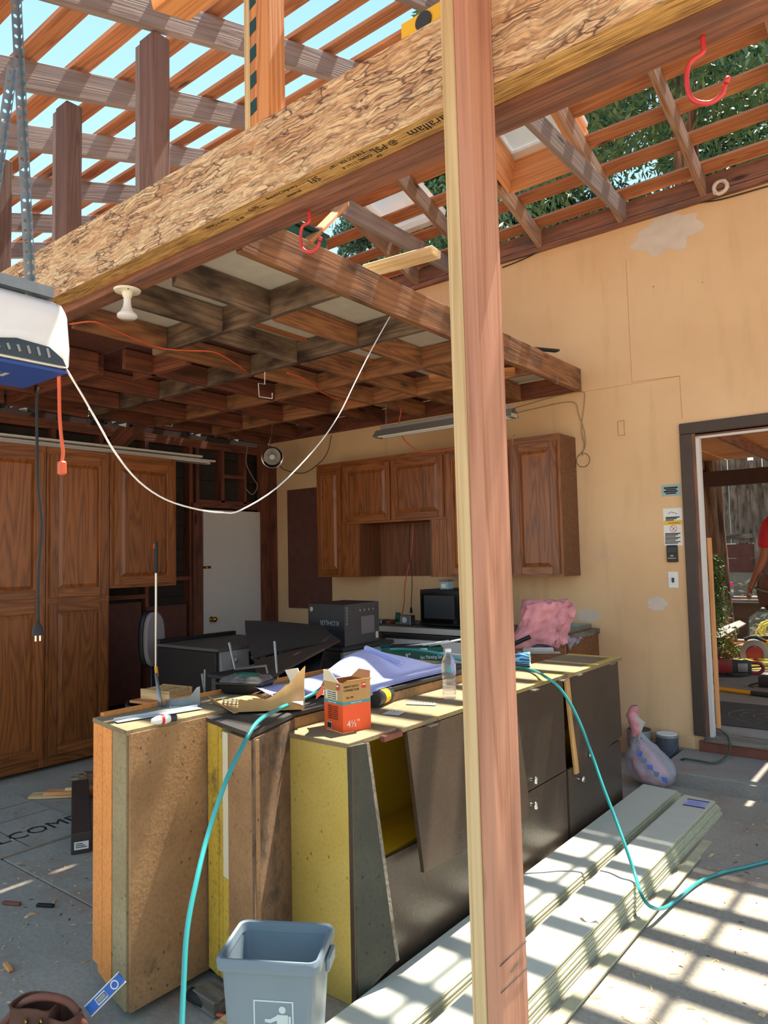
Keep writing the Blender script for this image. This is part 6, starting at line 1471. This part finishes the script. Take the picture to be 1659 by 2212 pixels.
# yellow pole
p=at(1520,1484,2,FZ+.02); q=at(1623,1497,2,FZ+.02); d=(q-p).normalized()
t=thing('yellow_pole','yellow tool handle with a dark grey grip lying behind the doormat','pole',p)
mk('yellow_shaft',tube(BM(),[p-d*.4,q],.018,12),'tool_yellow',t,smooth=50); mk('dark_grip',tube(BM(),[q+d*.001,q+d*.6],.023,12),'tool_dark',t,smooth=50)
# power tools
def tool(nm,lab,px,py,rz,parts):
    q=at(px,py,2,FZ); t=thing(nm,lab,'tool',q,rz=rz); M=wm(t)
    for (n_,kind_,a,m) in parts:
        if kind_=='b': mk(n_,bxm(*a,bev=.008,seg=2),m,t,M=M,smooth=40)
        elif kind_=='t': bm=tube(BM(),a[0],a[1],12,smooth=4); mk(n_,bm,m,t,M=M,smooth=50)
        elif kind_=='c': mk(n_,lathe(BM(),a[0],24,M=frame(a[1],(1,0,0),(0,0,1))),m,t,M=M,smooth=40)
tool('demolition_hammer','red and grey electric demolition hammer lying on its side with coiled cord','%d'%0 and 1590,1458,.5,[('motor_body','b',(-.12,.14,-.06,.06,.02,.15),'tool_dark'),('red_housing','b',(-.18,-.05,-.065,.065,.03,.16),'tool_red'),('dust_cup','t',([(-.19,0,.09),(-.30,0,.085),(-.36,0,.07)],[.05]*9),'clear_plastic'),('nozzle','t',([(-.36,0,.07),(-.42,0,.05)],.02),'tool_dark'),('vent_fins','b',(.0,.10,-.07,-.055,.04,.13),'tool_grey'),('rear_handle','t',([(.14,0,.13),(.24,0,.12),(.27,0,.06),(.22,0,.02),(.14,0,.03)],.018),'tool_red'),('cord','t',([(.14,-.06,.02),(0,-.15,.01),(-.2,-.14,.01),(-.32,-.05,.01),(-.2,.05,.01),(-.05,-.10,.012)],.008),'rubber')])
tool('circular_saw','grey and red circular saw standing behind the demolition hammer','%d'%0 and 1632,1440,.2,[('blade_guard','c',([(.14,0),(.15,.01),(.15,.05),(.13,.06),(0,.06)],(0,0,.15)),'tool_grey'),('red_cover','c',([(.09,0),(.08,.02),(0,.025)],(.0,-.061,.15)),'tool_red'),('top_handle','t',([(-.1,0,.30),(0,0,.33),(.12,0,.28)],.02),'tool_dark'),('base_plate','b',(-.17,.17,-.08,.08,.0,.008),'tool_grey')])
tool('yellow_saw','yellow and black miter saw at the right edge of the doorway','%d'%0 and 1655,1440,.2,[('yellow_guard','c',([(.12,0),(.13,.01),(.13,.05),(0,.06)],(0,0,.17)),'tool_yellow'),('motor','b',(.0,.2,.0,.12,.10,.24),'tool_dark'),('table','b',(-.2,.2,-.15,.15,.0,.05),'tool_dark'),('arm','t',([(-.05,.05,.30),(.05,.03,.32),(.15,0,.24)],.025),'black')])
tool('tool_case_open','open dark plastic tool case lying behind the hammer','%d'%0 and 1560,1422,.1,[('case_tray','b',(-.35,.30,-.15,.15,.0,.07),'tool_dark'),('case_rim','b',(-.36,.31,-.16,-.15,.0,.085),'black'),('grey_tool','t',([(-.05,0,.10),(.05,0,.13),(.20,0,.09)],.045),'tool_grey'),('carry_handle','t',([(-.25,0,.07),(-.24,0,.15),(-.12,0,.15),(-.11,0,.07)],.01),'black')])
tool('black_charger','small black battery charger at the right edge of the far floor','%d'%0 and 1655,1483,.1,[('housing','b',(-.06,.1,-.07,.07,.0,.1),'tool_dark'),('cord','t',([(-.06,0,.03),(-.14,-.05,.01),(-.1,-.15,.01)],.006),'rubber')])
pts=[at(px,py,2,FZ+.01) for px,py in ((1500,1475),(1527,1462),(1545,1458),(1548,1470),(1535,1476),(1520,1465),(1505,1455))]
mk('black_cord_coil',tube(BM(),pts,.012,7,smooth=4),'rubber',label='tangle of black cord just behind the doorway jamb',cat='cord',smooth=True)
pts=[at(px,py,2,FZ+.01) for px,py in ((1500,1425),(1550,1430),(1566,1437),(1545,1440),(1500,1441))]
mk('olive_extension_lead',tube(BM(),pts,.008,7,smooth=4),'green_hose',label='olive green cord lying behind the demolition hammer',cat='cord',smooth=True)
random.seed(11)
pts=[]
for k in range(26): pts.append(Vector((-1.78+.16*math.cos(k*1.1)+.02*math.sin(k*3),8.75+.18*math.sin(k*1.25),FZ+.01+.004*k)))
mk('yellow_rope',tube(BM(),pts,.011,7,smooth=4),'yellow_rope',label='loose coil of pale yellow rope on the far floor',cat='rope',smooth=True)
# lumber pile across the far edge
for k,(y,z,h,m,x0,x1,lab) in enumerate([(9.35,FZ+.10,.20,'fir_orange',-5,1.5,'long tan glued beam lying across the far floor edge'),(9.12,FZ+.03,.05,'old_red',-4.6,-1.7,'reddish board lying in front of the long tan beam'),(8.95,FZ+.015,.03,'fir_pale',-2.0,.2,'pale batten lying near the rope'),(9.65,FZ+.17,.10,'weathered',-5,2.0,'grey beam lying behind the long tan beam')]):
    lumber('stacked_lumber',(x0,y,z),(x1,y,z),.12 if k!=0 else .22,h,m,label=lab,cat='lumber',group='lumber lying beyond the doorway')
a=at(1527,1375,1,8.95);b=at(1600,1350,1,9.4)
mk('plywood_offcut',slab(BM(),[at(1527,1370,1,9.0),at(1553,1382,1,8.95),at(1611,1350,1,9.5),at(1597,1343,1,9.55)],.02),'weathered',label='weathered grey board leaning across the long tan beam',cat='board')
batt_=thing('insulation_scrap','flat strip of pink insulation on the far floor before the tan beam','insulation',(-2.4,8.9,FZ)); bm=bxm(-2.75,-2.0,8.75,8.95,FZ+.001,FZ+.06); bmesh.ops.subdivide_edges(bm,edges=bm.edges[:],cuts=6,use_grid_fill=True)
for v in bm.verts: v.co+=noise.noise_vector(v.co*12)*.025; v.co.z=max(v.co.z,FZ+.001)
mk('fibre_layer',bm,'insulation',batt_,smooth=True)
for k,(px,py,m,lab) in enumerate([(1573,1348,'fir_orange','small orange wood block standing on the long tan beam'),(1605,1400,'rust_red','rusty red block on the far floor beside the rope'),(1540,1395,'white','crumpled white scrap on the far floor')]):
    q=at(px,py,2,FZ+(.205 if k==0 else 0)); 
    if k==0: q=Vector((at(1573,1348,1,9.35).x,9.35,FZ+.201))
    boxw('scrap_block',q.x-.05,q.x+.05,q.y-.04,q.y+.04,q.z+.001,q.z+.07,m,label=lab,cat='block',bev=.004)
# work stand with dark top, boards and spray can
def stand():
    y=10.5; k_=at(1540,1298,1,y); xa=k_.x; zs=k_.z-.955; xs=at(1598,1340,1,y).x+1.77; t=thing('work_stand','dark work stand with a flared wooden leg beyond the doorway','stand',(xs-1.77,y,0))
    Z=zs
    mk('stand_top',bxm(xa,-1.2,y-.15,y+.15,.925+Z,.955+Z,bev=.003),'tool_dark',t); mk('stand_leg',bxm(xs-1.87,xs-1.67,y-.06,y+.06,-.12,.92+Z),'roof_brown',t)
    bm=BM(); pts=[(-2.10,.92),(-1.44,.92),(-1.56,.82),(-1.66,.74),(-1.88,.74),(-1.98,.82)]
    va=[bm.verts.new((p[0]+xs,y-.062,p[1]+Z)) for p in pts]; vb=[bm.verts.new((p[0]+xs,y-.09,p[1]+Z)) for p in pts]; bm.faces.new(va); bm.faces.new(vb[::-1])
    for i in range(6): bm.faces.new((va[i],va[(i+1)%6],vb[(i+1)%6],vb[i]))
    mk('curved_gusset',bm,'roof_brown',t)
    lumber('stand_board',(xa+.02,y-.05,.972+Z),(-1.2,y-.05,.972+Z),.14,.03,'weathered',label='grey-brown board lying on the work stand, the lower one',cat='board',group='boards on the work stand')
    lumber('stand_board',(xa-.08,y+.02,1.005+Z),(-1.2,y+.02,1.005+Z),.12,.03,'old_grey',label='brown board lying on the work stand, the upper one',cat='board',group='boards on the work stand')
    q=at(1578,1284,1,y-.02); zc=1.021+Z; s=thing('spray_can','blue-grey spray can with bright pink cap standing on the work stand','can',(q.x,y-.02,zc)); M=Matrix.Translation((q.x,y-.02,zc))@Matrix.Scale(1.15,4)
    mk('can_body',lathe(BM(),[(.031,0),(.033,.004),(.033,.105),(.028,.115)],20,M=M),'blue_grey',s,smooth=40); mk('pink_cap',lathe(BM(),[(.032,.116),(.034,.12),(.033,.165),(0,.168)],20,M=M),'pink_plastic',s,smooth=40); mk('white_stripe',lathe(BM(),[(.0335,.05),(.0335,.08)],20,M=M,cap=False),'white_vinyl',s)
stand()
# ground rising behind, leaf litter, green net, pipes
bm=BM(); grid(bm,30,24,lambda u,v:Vector((-9+14*u,10.1+3.2*v,-.05+.05*noise.noise(Vector((u*20,v*16,0)))+(0.0 if v<.35 else (v-.35)*1.9)))); mk('bank',bm,'dirt',kind='structure',smooth=True)
bm=BM()
for k in range(2600):
    u=random.random();v=random.random(); x=-6+8*u; y=10.75+2.2*v if k%3 else 10.2+2.6*v; z=-.02+(0 if (y-10.1)/3.2<.35 else ((y-10.1)/3.2-.35)*1.9)+.04
    s=random.uniform(.02,.06); nrm=Vector((random.uniform(-1,1),random.uniform(-1,1),1.2)).normalized(); a=nrm.orthogonal(); b=nrm.cross(a)
    vs=[bm.verts.new(Vector((x,y,z))+a*s*p+b*s*.5*q_) for p,q_ in ((-1,0),(0,-1),(1,0),(0,1))]; bm.faces.new(vs)
mk('leaf_litter',bm,'cream',label='dry pale leaf litter covering the sunny yard beyond the doorway',cat='leaves',kind='stuff',rec=False)
bm=BM(); grid(bm,16,8,lambda u,v:Vector((-3.6+2.6*u,9.95+1.1*v,.12+.20*v+.05*math.sin(u*9+v*5)))); mk('green_netting',bm,'green_net',label='green shade net spread on the ground behind the work stand',cat='net',smooth=True)
lumber('pale_pipe',(-4.2,9.9,.33),(-.8,9.75,.30),.05,.05,'white_vinyl',label='long pale blue-white pipe lying across the far ground',cat='pipe')
for k in range(2): lumber('metal_channel',(-2.55+.25*k,10.9+.3*k,.72+.12*k),(-1.3+.25*k,10.6+.3*k,.68+.12*k),.16,.05,'alu',label=('lower','upper')[k]+' pale metal channel lying on the leafy bank',cat='channel',group='metal channels on the bank')
t=thing('blue_tarp','crumpled blue tarp on the ground behind the doorway jamb','tarp',(-3.2,9.9,0)); bm=bxm(-3.05,-2.5,10.0,10.3,.0,.28); bmesh.ops.subdivide_edges(bm,edges=bm.edges[:],cuts=5,use_grid_fill=True)
for v in bm.verts: v.co+=noise.noise_vector(v.co*7)*.08
mk('tarp_cloth',bm,'blue_plastic',t,smooth=True)
pts=[Vector((-1.80+.20*math.cos(k*1.3)+.05*math.sin(k*2.1),10.15+.06*math.sin(k),.48+.15*math.sin(k*1.3))) for k in range(34)]
mk('rope_coil',tube(BM(),pts,.012,6,smooth=4),'yellow_rope',label='tangled coil of pale yellow hose standing in the sun behind the work stand',cat='hose',smooth=True)
# retaining wall and fence
rw=thing('retaining_wall',kind='structure')
for k in range(3): boxw('retaining_plank',-10,6,13.2,13.28,.9+.24*k,1.135+.24*k,'redwood_wall',rw,axis='x')
fc=thing('board_fence','weathered grey-brown board fence behind the redwood trunk','fence',(-3,13.4,1.6))
random.seed(5); x=-7.5
while x<2.5:
    w_=random.uniform(.13,.16); boxw('fence_board',x,x+w_-.012,13.30,13.325,1.63,3.05+random.uniform(-.03,.03),'fence',fc,axis='z',bev=0); x+=w_
for z in (1.75,2.85): boxw('fence_rail',-7.5,2.5,13.26,13.298,z-.04,z+.04,'fence',fc,axis='x',bev=0)
for x in (-6.5,-4.4,-2.62,-.3,1.8): boxw('fence_post',x,x+.09,13.16,13.25,.4,3.0,'fence',fc,axis='z',bev=0)
hs=thing('neighbour_building','pale blue-green building showing above the fence','building',(-3,22,0))
mk('building_wall',bxm(-8,4,22,26,0,3.55),'pale_building',hs); mk('building_roof',bxm(-8.3,4.3,21.7,26.3,3.56,3.75),'weathered',hs)
for k in range(5): mk('window',bxm(-6.5+2*k,-5.6+2*k,21.97,21.995,2.4,3.3),'tool_dark',hs)
# ---------------- trees ----------------
def trunk(parent,x,y,z0,z1,r,bottomflare=1.5):
    bm=BM(); n=40;R=[]
    for i in range(26):
        z=z0+(z1-z0)*i/25; fl=1+ (bottomflare-1)*math.exp(-(z-z0)*2.2); rr=r*fl*(1-.55*(z-z0)/(z1-z0))
        R.append([bm.verts.new((x+rr*(1+.10*math.sin(a*9+z*1.3+2*noise.noise(Vector((a,z*.6,0))))+.05*noise.noise(Vector((math.cos(a)*5,math.sin(a)*5,z*.8))))*math.cos(a),y+rr*(1+.10*math.sin(a*9+z*1.3))*math.sin(a),z)) for a in [2*PI*k/n for k in range(n)]])
    for a,b in zip(R,R[1:]):
        for i in range(n): bm.faces.new((a[i],a[(i+1)%n],b[(i+1)%n],b[i]))
    bm.faces.new(R[-1]); return mk('trunk',bm,'bark',parent,smooth=True)
def foliage_mesh(n,rad,z0,z1,seed,leaf=(.11,.028),crown=1.0):
    rg=np.random.default_rng(seed); nb=110
    bz=z0+(z1-z0)*rg.random(nb)**.9; ba=rg.random(nb)*2*PI; bl=rad*(1-.75*(bz-z0)/(z1-z0)*crown)*(.7+.3*rg.random(nb))
    per=n//nb; P=[];
    for i in range(nb):
        s=rg.random(per)**.6; r=bl[i]*s; wob=.26*bl[i]*rg.normal(size=per)*.7
        x=r*math.cos(ba[i])-wob*math.sin(ba[i]); y=r*math.sin(ba[i])+wob*math.cos(ba[i]); z=bz[i]-.30*r*s-.25*rg.random(per)**2
        P.append(np.stack([x,y,z],1))
    P=np.concatenate(P); m=len(P)
    d=rg.normal(size=(m,3)); d[:,2]-=.9; d/=np.linalg.norm(d,axis=1)[:,None]; e=np.cross(d,rg.normal(size=(m,3))); e/=np.linalg.norm(e,axis=1)[:,None]
    L=leaf[0]*(.6+.8*rg.random(m))[:,None]; Wd=leaf[1]*(.7+.6*rg.random(m))[:,None]
    V=np.stack([P-d*L/2,P+e*Wd/2,P+d*L/2,P-e*Wd/2],1).reshape(-1,3)
    me=bpy.data.meshes.new('foliage'); me.vertices.add(4*m); me.vertices.foreach_set('co',V.ravel()); me.loops.add(4*m); me.loops.foreach_set('vertex_index',np.arange(4*m)); me.polygons.add(m); me.polygons.foreach_set('loop_start',np.arange(m)*4); me.polygons.foreach_set('loop_total',np.full(m,4)); me.update(); me.validate(); return me
def foliage(parent,me,mat,loc,rz,sc=1.0,name='foliage'):
    me2=me if me.materials else me
    if not me.materials: me.materials.append(MATS[mat])
    o=bpy.data.objects.new(name,me2); COL.objects.link(o); o.parent=parent; o.matrix_local=wm(parent).inverted()@(Matrix.Translation(loc)@Matrix.Rotation(rz,4,'Z')@Matrix.Scale(sc,4)); o['kind']='stuff'; WM[o.name]=o.matrix_local; return o
me1=foliage_mesh(46000,2.7,1.2,9.5,3,(.15,.045)); me2=foliage_mesh(46000,2.6,1.0,8.6,8,(.15,.045))
me1.materials.append(MATS['leaf']); me2.materials.append(MATS['leaf_blue'])
trees=[(-2.45,9.6,0,'me1',1.0,.20,'redwood tree nearest the doorway with a thick furrowed trunk'),(.4,12.3,1.0,'me2',1.1,.16,'evergreen tree behind the wall above the doorway'),(2.2,10.8,2.2,'me1',1.0,.16,'evergreen tree at the right edge above the wall'),(-5.2,12.2,3.1,'me2',1.15,.16,'evergreen tree behind the wall above the shop light'),(-7.0,11.6,4.0,'me1',1.08,.16,'evergreen tree seen left of the tall post over the loft'),(-9.6,12.6,5.2,'me2',1.05,.15,'sparser evergreen tree farthest left over the loft'),(1.0,16.0,.6,'me1',1.15,.16,'tall evergreen tree standing farther back at the right'),(-3.4,16.2,1.9,'me1',1.2,.16,'tall evergreen tree standing behind the board fence')]
for x,y,rz,m_,sc,r,lab in trees:
    t=thing('evergreen_tree',lab,'tree',(x,y,0),group='evergreen trees behind the garage'); trunk(t,x,y,-.1,9*sc,r if r<.2 else .24)
    foliage(t,me1 if m_=='me1' else me2,'leaf',(x,y,5.2 if y<10 else 3.0),rz,sc)
# shrub by the trunk
t=thing('green_shrub','feathery green shrub in front of the redwood trunk','shrub',(-2.35,9.0,FZ))
meS=foliage_mesh(4500,.38,0,1.05,21,(.06,.016),.6); meS.materials.append(MATS['shrub_leaf']); foliage(t,meS,'shrub_leaf',(-2.33,9.0,FZ+.25),0)
mk('stem',tube(BM(),[(-2.33,9.0,FZ),(-2.33,9.02,1.2)],.02,7),'bark',t,smooth=True)
mk('shrub_pot',lathe(BM(),[(.10,0),(.14,.22),(.15,.23),(.13,.23),(.0,.2)],20,M=Matrix.Translation((-2.33,9.0,FZ+.001))),'tool_dark',t,smooth=40)
# ---------------- person beyond the doorway ----------------
def skinmesh(name,verts,edges,radii,mat,parent,sub=2):
    me=bpy.data.meshes.new('s'); bm=BM(); lay=bm.verts.layers.skin.verify(); vs=[bm.verts.new(v) for v in verts]
    for a,b in edges: bm.edges.new((vs[a],vs[b]))
    for i,v in enumerate(vs): v[lay].radius=(radii[i],radii[i]) if not isinstance(radii[i],tuple) else radii[i]; v[lay].use_root=(i==0)
    bm.to_mesh(me); bm.free(); o=bpy.data.objects.new('s',me); COL.objects.link(o)
    o.modifiers.new('k','SKIN').use_smooth_shade=True; s=o.modifiers.new('u','SUBSURF'); s.levels=sub; s.render_levels=sub
    dg=bpy.context.evaluated_depsgraph_get(); m2=bpy.data.meshes.new_from_object(o.evaluated_get(dg)); bpy.data.objects.remove(o); bpy.data.meshes.remove(me)
    b2=BM(); b2.from_mesh(m2); bpy.data.meshes.remove(m2); return mk(name,b2,mat,parent,smooth=True)
def person():
    Y=7.3; sh=at(1668,1128,1,Y); el=at(1648,1212,1,Y-.05); wr=at(1626,1258,1,Y-.10); hd=at(1618,1276,1,Y-.11)
    t=thing('person','person in a red short-sleeved shirt with a leather tool belt, bending at the work stand','person',(-1.05,7.45,FZ))
    hip=Vector((-.98,7.5,1.06)); ch=Vector((-1.05,7.42,1.42)); nk=Vector((-1.10,7.33,1.62)); head=Vector((-1.18,7.22,1.75))
    rs=Vector((-.90,7.30,1.56)); sh=at(1662,1118,1,7.32) 
    el=at(1648,1208,1,7.28); 
    V=[hip,(hip+ch)/2,ch,nk,head-Vector((0,0,.02)),head+Vector((-.02,-.03,.08)), sh,el,wr,hd, rs,rs+Vector((.05,-.05,-.28)),rs+Vector((-.05,-.22,-.42)), hip+Vector((-.09,-.02,-.06)),Vector((-1.12,7.40,.64)),Vector((-1.10,7.50,.30)),Vector((-1.12,7.36,.235)), hip+Vector((.10,.04,-.06)),Vector((-.84,7.5,.64)),Vector((-.80,7.6,.30)),Vector((-.82,7.46,.235))]
    E_=[(0,1),(1,2),(2,3),(3,4),(4,5),(2,6),(6,7),(7,8),(8,9),(2,10),(10,11),(11,12),(0,13),(13,14),(14,15),(15,16),(0,17),(17,18),(18,19),(19,20)]
    R_=[.13,.125,.135,.055,.08,.085,.06,.045,.028,.030,.06,.045,.03,.09,.065,.045,.04,.09,.065,.045,.04]
    skinmesh('body',V,E_,R_,'skin',t)
    # fingers and thumb, curled towards the boards
    d=(hd-wr).normalized(); side=Vector((.35,-.9,0)).normalized()
    for k,(o_,ln) in enumerate(((-.022,.075),(-.008,.085),(.007,.08),(.02,.065))):
        b=hd+side*o_; P=[b-d*.01,b+d*ln*.45,b+d*ln*.8+Vector((.018,0,0)),b+d*ln*.85+Vector((.036,0,.004))]
        mk('finger',tube(BM(),P,[.009,.0085,.0085,.008,.008,.0075,.0075,.007,.007,.0065,.006,.0055,.005],8,smooth=4) if False else tube(BM(),smoothpts(P,3),.0085,8),'skin',t,smooth=True)
    b=wr.lerp(hd,.6)-side*.02; mk('thumb',tube(BM(),smoothpts([b,b+d*.03+side*-.025+Vector((.02,0,0)),b+d*.06-side*.02+Vector((.035,0,0))],4),.010,8),'skin',t,smooth=True)
    # head features
    f=Vector((-.5,-.8,-.25)).normalized(); hc=head+Vector((-.01,-.02,.05)); s_=f.cross(Vector((0,0,1))).normalized()
    for s in (-1,1): mk('eye',lathe(BM(),[(.0,-.01),(.011,0),(0,.01)],12,M=Matrix.Translation(hc+f*.082+s_*.03*s)),'white',t); mk('ear',lathe(BM(),[(.0,-.03),(.014,0),(0,.03)],10,M=Matrix.Translation(hc+s_*.085*s)),'skin',t,smooth=True)
    mk('nose',lathe(BM(),[(.016,-.03),(.010,0),(0,.02)],10,M=Matrix.Translation(hc+f*.09)),'skin',t,smooth=True); mk('mouth',bxm(-.02,.02,-.004,.004,-.004,.004),'rust_red',t,M=frame(hc+f*.085-Vector((0,0,.045)),s_,(0,0,1)))
    bm=BM(); bmesh.ops.create_icosphere(bm,subdivisions=3,radius=.098)
    for v in bm.verts: v.co=v.co+hc+Vector((.02,.03,.02)); 
    bmesh.ops.delete(bm,geom=[v for v in bm.verts if (v.co-hc).dot(f)>.035 or v.co.z<hc.z-.04],context='VERTS'); mk('hair',bm,'hair',t,smooth=True)
    mid=sh.lerp(el,.80)
    skinmesh('shirt',[hip+Vector((0,0,.06)),(hip+ch)/2,ch,nk-Vector((0,0,.05)),sh,mid,rs,rs+Vector((.03,-.03,-.18))],[(0,1),(1,2),(2,3),(2,4),(4,5),(2,6),(6,7)],[.15,.145,.155,.075,.082,.062,.08,.07],'red_cloth',t)
    skinmesh('trousers',[hip,hip+Vector((-.09,-.02,-.08)),Vector((-1.12,7.40,.64)),Vector((-1.10,7.50,.29)),hip+Vector((.10,.04,-.08)),Vector((-.84,7.5,.64)),Vector((-.80,7.6,.29))],[(0,1),(1,2),(2,3),(0,4),(4,5),(5,6)],[.145,.105,.08,.06,.105,.08,.06],'dark_cloth',t)
    for c in ((-1.12,7.40),(-.82,7.52)): mk('shoe',bxm(c[0]-.05,c[0]+.05,c[1]-.17,c[1]+.10,FZ+.001,FZ+.09,bev=.03,seg=3),'leather',t,smooth=50)
    q=at(1676,1282,1,7.2)
    bm=BM(); n=24;R=[]
    for z,s in ((-.13,.55),(-.09,.9),(0,1),(.09,.92),(.15,.75),(.15,.66),(.05,.8),(-.08,.6)):
        R.append([bm.verts.new((q.x+.16*s*math.cos(a),7.22+.09*s*math.sin(a),q.z+z+.03*math.sin(a*2))) for a in [2*PI*i/n for i in range(n)]])
    for a,b in zip(R,R[1:]):
        for i in range(n): bm.faces.new((a[i],a[(i+1)%n],b[(i+1)%n],b[i]))
    bm.faces.new(R[0][::-1]); bm.faces.new(R[-1]); mk('tool_pouch',bm,'leather',t,smooth=40)
    mk('pouch_strap',tube(BM(),[(q.x-.158,7.20,q.z+.05),(q.x-.1,7.13,q.z+.03),(q.x,7.12,q.z-.0),(q.x+.15,7.16,q.z-.03)],.012,6,smooth=4),'weathered',t,smooth=True)
    mk('belt',tube(BM(),[(hip.x+.165*math.cos(a),hip.y+.15*math.sin(a),1.08) for a in [i*PI/10 for i in range(21)]],.022,6),'leather',t,smooth=True)
person()
